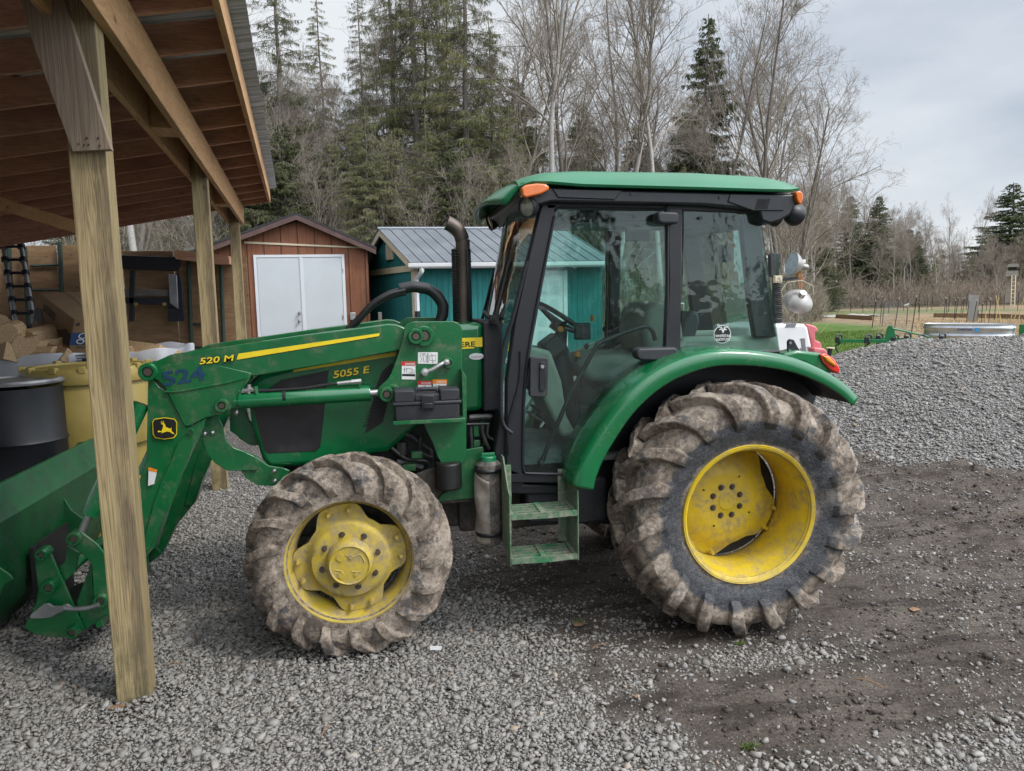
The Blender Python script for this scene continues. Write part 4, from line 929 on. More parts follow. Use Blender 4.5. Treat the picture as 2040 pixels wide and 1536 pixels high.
# lift cylinder
cyl = MB(); a = Vector(P(466, 799, AY+0.02)); b = Vector(P(738, 783, AY+0.02)); b2_ = Vector(P(770, 781, AY+0.02))
cyl.tube([a, a+(b-a)*0.04, a+(b-a)*0.041, b-(b-a)*0.01, b], [0.036, 0.036, 0.043, 0.043, 0.040], 24)
lc = cyl.build('lift_cylinder', 'greenclean', T, smooth=40)
MB().tube([b, b2_], 0.019, 16).build('cylinder_rod', 'steel', lc)
c = P(*C7(300, 790), 4.0)
k = Vector(P(568, 790, AY+0.02)); MB().tube([k-Vector((0.008, 0, 0)), k+Vector((0.008, 0, 0))], 0.0455, 24).build('cylinder_strap', 'black', lc)
hs_ = MB(); hs_.tube(crspline([P(u, v, AY+0.0) for u, v in [(478, 782), (500, 778), (530, 778), (600, 774), (640, 768), (680, 763), (700, 762)]], 5), 0.0085, 10); hs_.build('hydraulic_hose', 'rubberhose', lc)
ft = MB(); ft.tube([P(672, 764, AY-0.004), P(700, 761, AY-0.004)], 0.011, 12); ft.tube([P(700, 761, AY-0.004), P(720, 759, AY-0.004)], 0.014, 6); ft.cut(); ft.tube([P(496, 766, AY), P(496, 784, AY)], 0.011, 10); ft.tube([P(478, 780, AY), P(510, 775, AY)], 0.013, 8)
ft.build('hose_fitting', 'steel', lc)
ft = MB(); ft.tube([P(716, 757, AY), P(716, 776, AY)], 0.012, 10); ft.cut(); ft.tube([P(508, 770, AY), P(512, 786, AY)], 0.014, 10); ft.build('hose_elbow', 'green', lc)
hz = MB(); hz.tube(crspline([P(u, v, AY+0.14) for u, v in [(500, 800), (498, 770), (540, 740), (640, 730)]], 5), 0.012, 10)
hz.build('hydraulic_hose', 'rubberhose', arm)
# tower
tw_ = [C7(*p) for p in [(400, 340), (430, 336), (680, 334), (712, 345), (732, 372), (738, 400), (735, 655), (765, 700), (765, 1230), (742, 1285), (700, 1312), (655, 1318), (610, 1295), (575, 1240), (540, 1140), (500, 1060), (480, 1010), (285, 1010), (280, 870), (215, 862), (180, 840), (170, 810), (185, 772), (240, 720), (265, 680), (310, 560), (345, 440), (355, 370)]]
TY = 3.945
tower = poly(tw_, TY, 0.016, 'loader_tower', 'green', T, bevel=0.003)
boss(C7(425, 430), TY-0.045, TY, 0.042, parent=tower); boss(C7(480, 430), TY-0.02, TY, 0.055, parent=tower); boss(C7(235, 810), TY-0.045, TY+0.1, 0.040, parent=tower)
boss(C7(270, 800), TY-0.012, TY+0.0, 0.045, parent=tower)
poly([C7(735, 660), C7(763, 700), C7(768, 985), C7(740, 985)], TY-0.10, 0.10, 'shelf_end', 'green', tower, bevel=0.002)
sb0 = P(*C7(278, 1000), TY-0.17); sb1 = P(*C7(755, 1000), TY-0.17)
mb = MB(); mb.b2((sb0[0], TY-0.20, sb0[2]-0.012), (sb1[0], TY-0.002, sb0[2]-0.003)); mb.b2((sb0[0], TY-0.204, sb0[2]-0.014), (sb1[0], TY-0.198, sb0[2]+0.006)); SHELF_Z = sb0[2]-0.003
mb.build('tool_shelf', 'green', tower, bevel=0.002)
hn = MB(); hn.tube(crspline([P(*C7(490, 672), TY-0.05), P(*C7(530, 660), TY-0.055), P(*C7(590, 625), TY-0.055), P(*C7(632, 604), TY-0.05)], 4), 0.012, 12)
for q_ in ((488, 672, 0.022), (632, 604, 0.018)): p = P(*C7(q_[0], q_[1]), TY-0.05); hn.lathe([(-0.022, 0.001), (-0.02, q_[2]*0.8), (0, q_[2]), (0.015, q_[2]*0.8), (0.05, q_[2]*0.5)], p, 'y', 18)
hn.build('crank_handle', 'steel', tower)
boss(C7(640, 605), TY-0.03, TY, 0.028, parent=tower)
def label(quad, head, name='warning_label', lines=True, pic=None):
    o_ = poly(quad, TY-0.0025, 0.002, name, 'decalwhite', tower, smooth=0, )
    (x0, y0), (x1, y1) = quad[0], quad[2]
    if head:
        hc, txt = head; hh = 7
        poly([(x0-1, y0-1), (x1+1, y0-1), (x1+1, y0+hh), (x0-1, y0+hh)], TY-0.004, 0.0015, 'label_header', hc, o_, smooth=0)
        textpx(txt, (x0+7, y0+hh-1.5), (x1-1, y0+hh-1.5), 3.8, TY-0.0052, bold=0.02).build('label_print', 'decalwhite', o_, smooth=0)
    b = MB()
    for s in (pic or []): b.tube([P(x0+(x1-x0)*a_, y0+(y1-y0)*b_, TY-0.003) for a_, b_ in s], 0.0012, 5)
    if b.v: b.build('label_drawing', 'decalgrey', o_, smooth=0)
    return o_
lb = label([C7(443, 540), C7(574, 540), C7(574, 618), C7(443, 616)], None, 'instruction_label', pic=[[(.1, .2), (.2, .6), (.1, .9)], [(.25, .2), (.3, .8), (.42, .8), (.42, .3), (.25, .2)], [(.48, .1), (.48, .9)], [(.52, .1), (.52, .9)], [(.6, .3), (.6, .7), (.9, .7), (.9, .25), (.6, .3)], [(.7, .1), (.75, .9)], [(.15, .15), (.4, .1)]])
lb = label([C7(335, 605), C7(427, 603), C7(427, 722), C7(335, 720)], ('decalred', 'DANGER'), pic=[[(.2, .3), (.2, .62)], [(.12, .42), (.5, .36), (.78, .4)], [(.75, .4), (.75, .55), (.6, .62)], [(.5, .62), (.9, .62), (.9, .45)], [(.35, .32), (.35, .6)]])
poly([C7(338, 684), C7(424, 686), C7(424, 700), C7(338, 698)], TY-0.0035, 0.001, 'label_band', 'decalblack', lb, smooth=0)
label([C7(443, 733), C7(533, 733), C7(533, 800), C7(443, 800)], ('decalred', 'DANGER'), pic=[[(.3, .9), (.4, .6), (.6, .4)], [(.5, .5), (.7, .7), (.6, .9)], [(.25, .75), (.5, .85)]])
label([C7(543, 725), C7(633, 725), C7(633, 800), C7(543, 800)], ('decalorange', 'WARNING'), pic=[[(.2, .5), (.5, .45), (.6, .7), (.85, .8)], [(.5, .45), (.35, .9)], [(.15, .4), (.25, .5)]])
# far arm and tower: copies of the near ones
for o_ in (arm, tower):
    c = o_.copy(); col.objects.link(c); c.parent = T; c.location = (0, 0.86, 0)
    for ch in list(o_.children):
        if ch.name.split('.')[0] in ('arm_gusset', 'lower_arm', 'pivot_boss', 'arm_stiffener'):
            k = ch.copy(); col.objects.link(k); k.parent = c
c = lc.copy(); col.objects.link(c); c.parent = T; c.location = (0, 0.86, 0)
# hose bundle arching over the far arm
hb = MB(); Yh = 4.62
hb.tube(crspline([P(u, v, Yh) for u, v in [(798, 577), (815, 572), (845, 574), (868, 586), (881, 606), (882, 624), (876, 640)]], 5), [0.036]*31, 14)
hb.v = [tuple(Vector(v)+Vector((0.0015*math.sin(80*v[2]), 0, 0.002*math.sin(70*v[0])))) for v in hb.v]
hbo = hb.build('hose_sleeve', 'rubberhose', T, smooth=60)
hh = MB()
for dv, dy in ((0, 0), (6, 0.03), (11, -0.02), (4, -0.05)):
    hh.cut(); hh.tube(crspline([P(u, v+dv, Yh+dy) for u, v in [(690, 655), (712, 634), (740, 604), (775, 583), (808, 574)]], 5), 0.0115, 8)
hh.build('hydraulic_hose', 'rubberhose', hbo)
mb = MB(); mb.b2((P(845, 640, 4.1)[0]-0.3, AY+0.1, P(845, 665, 4.1)[2]-0.09), (P(845, 640, 4.1)[0]-0.20, 4.86, P(845, 665, 4.1)[2])); mb.build('torque_tube', 'green', T, bevel=0.01)
# front brush guard
g1 = [C4(*p) for p in [(525, 950), (600, 930), (640, 1000), (665, 1110), (720, 1160), (800, 1190), (870, 1225), (895, 1285), (880, 1315), (760, 1322), (670, 1318), (590, 1270), (530, 1200), (500, 1110), (502, 1000)]]
gd = poly(g1, 4.06, 0.014, 'brush_guard', 'green', T, bevel=0.003)
poly([C4(*p) for p in [(790, 1190), (860, 1215), (960, 1285), (1060, 1300), (1110, 1320), (1060, 1400), (990, 1425), (880, 1420), (800, 1370), (770, 1325)]], 4.075, 0.02, 'guard_mount', 'green', gd, bevel=0.003)
poly([C4(*p) for p in [(690, 880), (790, 880), (830, 980), (890, 1040), (900, 1140), (840, 1145), (760, 1090), (690, 1040)]], 4.2, 0.014, 'guard_mount', 'green', gd, bevel=0.003)
bt = MB()
for x, y in ((517, 1060), (570, 1053), (1000, 1320), (1003, 1390), (737, 915)):
    p = P(*C4(x, y), 4.055); bt.cut(); bt.lathe([(-0.014, 0.001), (-0.010, 0.010), (0, 0.014)], p, 'y', 14)
bt.build('guard_bolt', 'steel', gd)
c = gd.copy(); col.objects.link(c); c.parent = T; c.location = (0, 0.70, 0)
# ---- bucket, quick-attach frame and linkage
BX = -2.02
def q5(x, y, yy): return P(*C5(x, y), yy)
def fillx(pts, x0, x1, **k): return MB().prismx(pts, x0, x1)
bk = MB()
by0, by1 = 3.36, 5.60
lipz = 0.86
prof = [(BX+0.02, 0.72), (BX+0.025, 0.745), (BX+0.005, 0.765), (BX-0.05, 0.905), (BX-0.07, 0.91), (BX-0.075, 0.895), (BX-0.02, 0.75), (BX-0.005, 0.70), (BX-0.01, 0.45), (BX-0.04, 0.28), (BX-0.15, 0.12), (BX-0.30, 0.04), (BX-0.95, 0.01), (BX-0.95, -0.005), (BX-0.30, 0.022), (BX-0.14, 0.10), (BX-0.028, 0.26), (BX+0.0, 0.45)]
bk.prism(prof, by0, by1)
end_ = [(BX-0.0, 0.74), (BX-0.06, 0.90), (BX-0.16, 0.88), (BX-0.95, 0.0), (BX-0.25, 0.005), (BX-0.12, 0.10), (BX-0.04, 0.26), (BX-0.01, 0.6)]
bk.prism(end_, by0-0.012, by0); bk.prism(end_, by1, by1+0.012)
bucket = bk.build('bucket', 'greendirt', T, bevel=0.004, fixn=True)
def hook(y):
    h_ = MB(); h_.prism([(BX, 0.66), (BX+0.02, 0.65), (BX+0.05, 0.58), (BX+0.12, 0.515), (BX+0.13, 0.49), (BX+0.09, 0.47), (BX+0.03, 0.36), (BX, 0.16)], y, y+0.012); return h_
for y in (3.93, 4.87): hook(y).build('bucket_hook', 'greendirt', bucket, bevel=0.002)
QY = 3.96
MB().b2((BX+0.03, 4.34, 0.10), (BX+0.05, 4.82, 0.52)).build('recess_shade_panel', 'engine', bucket, smooth=0)  # dark sheet added for the shade in the recess behind the brackets
MB().prism([(BX+0.06, 0.04), (BX+0.30, 0.06), (BX+0.42, 0.30), (BX+0.38, 0.42), (BX+0.30, 0.20), (BX+0.06, 0.12)], 4.36, 4.79).build('gap_shade_plate', 'engine', T, smooth=0)  # added dark plate, fills the gap behind the attach frame with shade
def qpoly(pts, name, d=0.014, y=QY, par=None, m='green', **k): return poly([C5(*p) for p in pts], y, d, name, m, par or T, bevel=0.003, **k)
qa = qpoly([(345, 600), (385, 545), (455, 545), (490, 600), (800, 1310), (770, 1350), (700, 1390), (480, 1392), (330, 1360), (225, 1300), (345, 1060), (365, 930), (335, 700)], 'attach_frame', 0.016)
qpoly([(730, 1060), (870, 680), (890, 960), (1050, 1080), (1090, 1130), (960, 1200), (830, 1320), (800, 1310)], 'attach_gusset', 0.03, QY+0.02, qa)
qpoly([(700, 400), (770, 380), (930, 500), (1010, 600), (1045, 760), (1050, 1020), (1010, 1090), (940, 1080), (895, 1010), (880, 700), (830, 630), (700, 520), (665, 470)], 'bucket_link', 0.016, QY-0.02, qa)
qpoly([(640, 520), (760, 580), (720, 760), (620, 860), (560, 900), (540, 740), (620, 660)], 'bucket_link', 0.016, QY+0.03, qa)
def boss5(x, y, r, yy, par):
    c = P(*C5(x, y), yy); b = MB().lathe([(0.05, r), (-0.022, r), (-0.028, r*0.9), (-0.028, r*0.6), (-0.014, r*0.55), (-0.014, 0.0005)], c, 'y', 24)
    o_ = b.build('pivot_boss', 'green', par); MB().lathe([(-0.018, r*0.5), (-0.018, 0.0005)], c, 'y', 14).build('pivot_pin', 'rust', o_)
for x, y, r in ((410, 590, 0.030), (475, 905, 0.036), (715, 440, 0.036), (975, 1030, 0.036), (700, 1330, 0.032)): boss5(x, y, r, QY-0.02, qa)
lv = MB(); lvb = MB().prism([(P(*C5(x, y), QY-0.03)[0], P(*C5(x, y), QY-0.03)[2]) for x, y in [(295, 1190), (300, 1165), (430, 1060), (470, 1055), (520, 1085), (600, 1080), (650, 1062), (690, 1085), (690, 1110), (590, 1140), (500, 1190), (430, 1200), (320, 1200)]], QY-0.045, QY-0.03)
lvb.build('latch_lever', 'oldsteel', qa, bevel=0.003)
MB().tube(crspline([q5(610, 1110, QY-0.055), q5(720, 1120, QY-0.055), q5(840, 1110, QY-0.055), q5(945, 1078, QY-0.055)], 4), 0.012, 12).build('latch_handle', 'oldsteel', qa)
c = qa.copy(); col.objects.link(c); c.parent = T; c.location = (0, 0.86, 0)
for ch in list(qa.children):
    if ch.name.startswith('bucket_link') or ch.name.startswith('attach'): k = ch.copy(); col.objects.link(k); k.parent = c
mb = MB(); p = P(*C5(475, 905), QY); mb.cyl((p[0], QY, p[2]), (p[0], QY+0.9, p[2]), 0.03, 18); mb.cut(); p = P(*C5(700, 1330), QY); mb.cyl((p[0], QY, p[2]), (p[0], QY+0.9, p[2]), 0.025, 18); mb.cut(); p = P(*C5(900, 700), QY)
mb.b2((p[0]-0.03, QY+0.03, p[2]-0.35), (p[0]+0.0, QY+0.84, p[2]-0.15)); mb.build('cross_tube', 'green', qa)
# bucket cylinder running up behind the shed post
bc = MB(); a = Vector(q5(810, 330, QY+0.0)); b = Vector(P(190, 1000, QY)); c_ = Vector(P(*C4(150, 700), AY+0.05))
dirc = (c_-Vector(q5(850, 230, QY))).normalized(); s0 = Vector(q5(855, 215, QY))
bc.tube([s0, s0+dirc*0.62], 0.040, 20); bco = bc.build('bucket_cylinder', 'greenclean', T)
MB().tube([Vector(q5(770, 400, QY)), s0], 0.02, 14).build('cylinder_rod', 'steel', bco)
c = bco.copy(); col.objects.link(c); c.parent = T; c.location = (0, 0.86, 0)
for o_ in list(T.children): pass

# ------------------------------------------------------------------ toolbox on the shelf
tb0 = P(*C7(278, 980), TY-0.19); tb1 = P(*C7(735, 980), TY-0.19)
TBX = (tb0[0]+tb1[0])/2; TW = (tb1[0]-tb0[0]); TBY = TY-0.10
tbx = thing('toolbox', (TBX, TBY, SHELF_Z), 'black plastic toolbox on the green shelf of the loader tower', 'toolbox')
hgt = P(*C7(300, 800), TBY-0.09)[2]-SHELF_Z
mb = MB(); mb.prismx([(TBY-0.085, SHELF_Z), (TBY-0.095, SHELF_Z+hgt*0.52), (TBY+0.085, SHELF_Z+hgt*0.52), (TBY+0.08, SHELF_Z)], TBX-TW/2+0.012, TBX+TW/2-0.012)
bdy = mb.build('box_body', 'plastic', tbx, bevel=0.006)
mb = MB(); mb.b2((TBX-TW/2, TBY-0.100, SHELF_Z+hgt*0.53), (TBX+TW/2, TBY+0.09, SHELF_Z+hgt*0.64)); mb.b2((TBX-TW/2+0.01, TBY-0.092, SHELF_Z+hgt*0.64), (TBX-TW*0.18, TBY+0.085, SHELF_Z+hgt)); mb.b2((TBX+TW*0.19, TBY-0.092, SHELF_Z+hgt*0.64), (TBX+TW/2-0.01, TBY+0.085, SHELF_Z+hgt)); mb.b2((TBX-TW*0.18, TBY-0.08, SHELF_Z+hgt*0.64), (TBX+TW*0.19, TBY+0.08, SHELF_Z+hgt*0.86))
mb.build('box_lid', 'plastic', tbx, bevel=0.005)
mb = MB(); mb.b2((TBX-TW*0.09, TBY-0.110, SHELF_Z+hgt*0.38), (TBX+TW*0.10, TBY-0.094, SHELF_Z+hgt*0.84)); mb.b2((TBX-TW*0.06, TBY-0.116, SHELF_Z+hgt*0.42), (TBX+TW*0.07, TBY-0.108, SHELF_Z+hgt*0.60)); mb.build('box_latch', 'black', tbx, bevel=0.004)
mb = MB(); mb.tube([(TBX-TW*0.17, TBY, SHELF_Z+hgt*0.80), (TBX-TW*0.14, TBY, SHELF_Z+hgt*0.97), (TBX+TW*0.15, TBY, SHELF_Z+hgt*0.97), (TBX+TW*0.18, TBY, SHELF_Z+hgt*0.80)], 0.012, 8); mb.build('box_handle', 'plastic', tbx)
# ------------------------------------------------------------------ numpy noise
def _lat(ix, iy, s): 
    h = (ix*374761393+iy*668265263+s*144665) & 0x7fffffff; h = ((h ^ (h >> 13))*1274126177) & 0x7fffffff
    return ((h ^ (h >> 16)) & 0xffff)/65535.0
def vnoise(x, y, s=0):
    x = np.asarray(x, float); y = np.asarray(y, float); ix = np.floor(x).astype(np.int64); iy = np.floor(y).astype(np.int64)
    fx = x-ix; fy = y-iy; fx = fx*fx*(3-2*fx); fy = fy*fy*(3-2*fy)
    a = _lat(ix, iy, s); b = _lat(ix+1, iy, s); c = _lat(ix, iy+1, s); d = _lat(ix+1, iy+1, s)
    return (a*(1-fx)+b*fx)*(1-fy)+(c*(1-fx)+d*fx)*fy
def fbm(x, y, s=0, o=5, g=0.5):
    t = 0; a = 1; n = 0
    for k in range(o): t = t+a*vnoise(np.asarray(x)*2**k+k*17.3, np.asarray(y)*2**k-k*9.1, s+k); n += a; a *= g
    return t/n
def ss(a, b, x): t = np.clip((np.asarray(x, float)-a)/(b-a), 0, 1); return t*t*(3-2*t)

# ------------------------------------------------------------------ terrain
DA = np.array(G(790, 1085)[:2]); DB = np.array(G(1390, 1560)[:2])  # dirt edge, drawn in under the tractor so its dark colour deepens the shade
_dn = (DB-DA)/np.linalg.norm(DB-DA); _dm = np.array([_dn[1], -_dn[0]])
if (np.array([5.0, 5.0])-DA) @ _dm < 0: _dm = -_dm
def dirt_shade_mask(x, y):
    sd = (x-DA[0])*_dm[0]+(y-DA[1])*_dm[1]
    sd = sd+(fbm(x*1.1, y*1.1, 3)-0.5)*1.6+(fbm(x*6, y*6, 9)-0.5)*0.7
    m = ss(-0.30, 0.45, sd)
    # looser chips thrown on the dirt in front of the rear wheel and at the lower right
    px_, py_ = G(1500, 1310)[:2]
    p1 = np.exp(-(((x-px_)/0.42)**2+((y-py_)/0.13)**2))
    p2 = ss(0.35, 0.0, y-2.30-0.12*(x-2.0))*ss(1.2, 1.7, x)
    return np.clip(m*(1-0.75*p1)*(1-0.6*p2), 0, 1)
def grassmask(x, y):
    e_ = (fbm(x*0.5, y*0.5, 21)-0.5)*2.5
    lawn = ss(17.6, 18.8, y+e_*0.3)*(1-ss(40.0, 42.0, y+e_*0.3))*ss(0, 1.2, x-0.30*y+e_*0.3)*(1-ss(-0.4, 0.5, x-16.7-(y-21.4)*0.672+e_*0.25))
    far = ss(46, 50, y+e_)*(x > 0)*ss(0.45, 0.6, fbm(x*0.05, y*0.12, 23))*0.75
    return np.clip(np.maximum(lawn, far), 0, 1)
def strawmask(x, y):
    e_ = (fbm(x*0.4, y*0.4, 31)-0.5)*3
    return np.clip(ss(13.6, 14.6, x+e_*0.2)*ss(17.0, 18.4, y+0.25*(x-14)+e_*0.2)*(1-ss(78, 86, y+e_)), 0, 1)*(1-grassmask(x, y))
def height(x, y):
    d = dirt_shade_mask(x, y)*(1-ss(12, 14, y))
    z = (fbm(x*0.35, y*0.35, 1, 3)-0.5)*0.05*ss(1.5, 6, y)
    near = 1-ss(13, 18, y)
    z = z+near*((fbm(x*5, y*5, 5, 4)-0.5)*0.022)
    rut = np.sin((y-0.18*x+0.25*fbm(x*0.8, y*0.8, 12))*9.0)
    rz = ss(3.6, 4.8, x)*ss(3.0, 3.8, y)
    z = z+d*near*((fbm(x*7, y*13, 7, 5, 0.65)-0.5)*0.075*(0.45+1.1*rz)+0.034*rut*rz)
    z = z+0.42*ss(9.6, 13.0, y)*(1-ss(5.2, 7.6, x))*(1-0.5*ss(30, 60, y))
    # the ground under the wheels and post stays at zero
    return z*ss(0.0, 0.5, np.hypot(x-1.891, (y-3.68)*1.5)-0.12)*ss(0, 0.4, np.hypot(x+0.21, (y-3.83)*1.5)-0.1)
def gz(x, y): return float(height(np.array([x]), np.array([y]))[0])

def axis(lo, a, b, hi, step, n_out):
    mid = np.arange(a, b+1e-6, step)
    t = np.linspace(0, 1, n_out+1)[1:]
    return np.concatenate([(a-(a-lo)*t**3)[::-1], mid, b+(hi-b)*t**3])
xs = axis(-1600, -4.0, 8.5, 1600, 0.035, 70); ys = axis(-600, 1.6, 8.6, 2600, 0.035, 90)
Xg, Yg = np.meshgrid(xs, ys, indexing='ij'); Zg = height(Xg, Yg)
nx_, ny_ = len(xs), len(ys); idx = np.arange(nx_*ny_).reshape(nx_, ny_)
Fq = np.stack([idx[:-1, :-1].ravel(), idx[1:, :-1].ravel(), idx[1:, 1:].ravel(), idx[:-1, 1:].ravel()], 1)
def ground_mat():
    q = NB('yard ground')
    dm = q.attr('dirt').outputs['Fac']; gm = q.attr('grass').outputs['Fac']; sm = q.attr('straw').outputs['Fac']; fm_ = q.attr('forest').outputs['Fac']
    v1 = q.n('ShaderNodeTexVoronoi'); v1.inputs['Scale'].default_value = 46; q.L(q.co, v1.inputs['Vector'])
    v2 = q.n('ShaderNodeTexVoronoi'); v2.inputs['Scale'].default_value = 95; q.L(q.co, v2.inputs['Vector'])
    def grey(v, lo, hi):
        s = q.n('ShaderNodeSeparateColor'); q.L(v.outputs['Color'], s.inputs[0])
        c = q.ramp(s.outputs[0], [(0.0, lo), (0.55, tuple((a+b)/2 for a, b in zip(lo, hi))), (1.0, hi)])
        e = q.step(v.outputs['Distance'], 0.65, 0.35); return q.mix(e, tuple(x*0.3 for x in lo), c)
    grav = q.mix(q.step(q.noise(7, 3), 0.4, 0.6), grey(v1, (0.14, 0.130, 0.118), (0.36, 0.34, 0.31)), grey(v2, (0.13, 0.118, 0.105), (0.33, 0.31, 0.28)))
    fine = q.noise(60, 7, 0.75); big = q.noise(1.6, 6, 0.65)
    dirt = q.ramp(q.math('ADD', q.math('MULTIPLY', fine, 0.6), q.math('MULTIPLY', big, 0.4)), [(0.34, (0.034, 0.026, 0.020)), (0.5, (0.088, 0.071, 0.058)), (0.64, (0.170, 0.143, 0.120))])
    damp = q.noise(1.0, 6, 0.7, vec=q.map((1.6, 6.5, 1), rot=(0, 0, 0.2))); dirt = q.mix(q.math('MULTIPLY', q.step(damp, 0.50, 0.58), 0.6), dirt, (0.020, 0.015, 0.012))
    grit = q.step(q.vor(130), 0.20, 0.12); dirt = q.mix(q.math('MULTIPLY', grit, q.step(q.noise(3, 5, 0.7), 0.42, 0.62)), dirt, (0.24, 0.225, 0.205))
    c = q.mix(dm, grav, dirt)
    gr = q.ramp(q.math('ADD', q.math('MULTIPLY', q.noise(0.9, 5, 0.6), 0.6), q.math('MULTIPLY', q.noise(25, 5, 0.7), 0.4)), [(0.36, (0.045, 0.085, 0.014)), (0.52, (0.085, 0.15, 0.022)), (0.66, (0.14, 0.19, 0.045))])
    c = q.mix(gm, c, gr)
    sr = q.ramp(q.math('ADD', q.math('MULTIPLY', q.noise(0.8, 6, 0.7), 0.55), q.math('MULTIPLY', q.noise(14, 6, 0.75), 0.45)), [(0.36, (0.09, 0.06, 0.04)), (0.48, (0.26, 0.18, 0.105)), (0.62, (0.38, 0.28, 0.16))])
    c = q.mix(sm, c, sr)
    fo = q.ramp(q.noise(2.5, 7, 0.7), [(0.35, (0.06, 0.045, 0.028)), (0.6, (0.15, 0.115, 0.07))])
    c = q.mix(fm_, c, fo)
    q.base(c); q.set('Roughness', 0.95); q.set('Specular IOR Level', 0.25)
    h = q.math('SUBTRACT', 1.0, v1.outputs['Distance'])
    h = q.mix(dm, h, q.math('ADD', q.math('MULTIPLY', fine, 0.5), q.noise(18, 6, 0.7))); h = q.mix(gm, h, q.noise(40, 4)); q.bump(h, 1.0, 0.022); return q.m
GM = dirt_shade_mask(Xg, Yg)*(1-ss(9, 11, Yg+0.3*(fbm(Xg, Yg, 4)-0.5)*6))
forest = ss(17.0, 18.5, Yg+(fbm(Xg*0.5, Yg*0.5, 8)-0.5)*3)*(1-ss(7.0, 9.0, Xg))
forest = np.maximum(forest, ss(78, 84, Yg)*(Xg > 0)); forest = np.maximum(forest, ss(40, 60, np.abs(Xg-30)-40))
ground = bigmesh('ground', np.stack([Xg.ravel(), Yg.ravel(), Zg.ravel()], 1), faces_quad=Fq, mat=ground_mat(),
    attrs={'dirt': GM.ravel(), 'grass': grassmask(Xg, Yg).ravel(), 'straw': strawmask(Xg, Yg).ravel(), 'forest': forest.ravel()}, smooth=True)
tag(ground, kind='structure')

# ------------------------------------------------------------------ loose stones
def stonemat():
    q = NB('crushed stone'); t = q.attr('tone').outputs['Fac']
    c = q.ramp(t, [(0.0, (0.18, 0.162, 0.145)), (0.2, (0.235, 0.218, 0.198)), (0.45, (0.285, 0.268, 0.245)), (0.62, (0.265, 0.258, 0.25)), (0.78, (0.325, 0.303, 0.272)), (0.92, (0.385, 0.362, 0.328)), (1.0, (0.36, 0.27, 0.20))])
    c = q.mix(q.step(q.noise(55, 5, 0.7), 0.35, 0.75), q.mix(0.25, c, (0.10, 0.085, 0.07)), c)
    q.base(c); q.set('Roughness', 0.88); return q.m
STONE = stonemat()
_q = np.array([(sx, sy, sz) for sx in (-1, 1) for sy in (-1, 1) for sz in (-1, 1)], float)
_qt = np.array([(0, 1, 3), (0, 3, 2), (4, 6, 7), (4, 7, 5), (0, 4, 5), (0, 5, 1), (2, 3, 7), (2, 7, 6), (0, 2, 6), (0, 6, 4), (1, 5, 7), (1, 7, 3)])
def stones(name, x, y, z, r, nrm=None):
    n = len(x); V = _q[None]*(1+rng.uniform(-0.38, 0.25, (n, 8, 3)))
    V = V*rng.uniform(0.55, 1.15, (n, 1, 3))*np.array([1.0, 0.78, 0.42])*r[:, None, None]*0.78
    a = rng.uniform(0, 2*np.pi, n); b = rng.normal(0, 0.38, n); c = rng.normal(0, 0.38, n)
    def rot(V, an, i, j):
        ca, sa = np.cos(an)[:, None], np.sin(an)[:, None]; W = V.copy(); W[:, :, i] = V[:, :, i]*ca-V[:, :, j]*sa; W[:, :, j] = V[:, :, i]*sa+V[:, :, j]*ca; return W
    V = rot(V, a, 0, 1); V = rot(V, b, 0, 2); V = rot(V, c, 1, 2)
    V = V+np.stack([x, y, z], 1)[:, None, :]
    F = _qt[None]+(np.arange(n)*8)[:, None, None]
    tone = np.repeat(np.clip(rng.beta(2.2, 2.4, n)+rng.normal(0, 0.05, n), 0, 1), 8)
    return bigmesh(name, V.reshape(-1, 3), faces_tri=F.reshape(-1, 3), mat=STONE, attrs={'tone': tone})
def scatter(n, x0, x1, y0, y1, keep):
    x = rng.uniform(x0, x1, n); y = rng.uniform(y0, y1, n); p = keep(x, y); m = rng.random(n) < p; return x[m], y[m]
def inview(x, y, z=0.0, mu=60, mv=60):
    X_ = np.stack([x, y, np.full_like(x, z)-CAM_H], 1); w_ = X_ @ _F
    u = 1020+FPX*(X_ @ _R)/w_; v = 768-FPX*(X_ @ _U)/w_
    return (w_ > 0.3)*(u > -mu*6)*(u < 2040+mu*6)*(v < 1536+mu*6)
def kp(x, y): d = dirt_shade_mask(x, y); return np.clip(1-d, 0.0, 1)*inview(x, y)
gx, gy = scatter(520000, -4.2, 6.2, 1.7, 8.0, lambda x, y: kp(x, y)*np.clip(1.25-(y-2)*0.13, 0.25, 1))
r_ = np.clip(rng.lognormal(math.log(0.0076), 0.50, len(gx)), 0.003, 0.030)
z_ = height(gx, gy)+rng.uniform(-0.2, 0.7, len(gx))*r_*0.6+(fbm(gx*4, gy*4, 40, 3)-0.5)*0.012+0.045*np.exp(-((gx+1.19)**2+(gy-3.55)**2)/0.028)*rng.uniform(0.2, 1, len(gx))+0.03*np.exp(-(((gx+0.21)/0.30)**2+((gy-3.78)/0.16)**2))*rng.uniform(0, 1, len(gx))
gravel = stones('gravel', gx, gy, z_, r_); tag(gravel, kind='stuff')
hx, hy = scatter(130000, 0.0, 8.5, 1.7, 8.2, lambda x, y: dirt_shade_mask(x, y)*inview(x, y)*np.clip(0.22+0.9*ss(0.42, 0.7, fbm(x*1.8, y*1.8, 50)), 0, 1))
r2 = np.clip(rng.lognormal(math.log(0.0042), 0.60, len(hx)), 0.002, 0.022)
chips = stones('stone_chips', hx, hy, height(hx, hy)+r2*0.15, r2); tag(chips, kind='stuff')
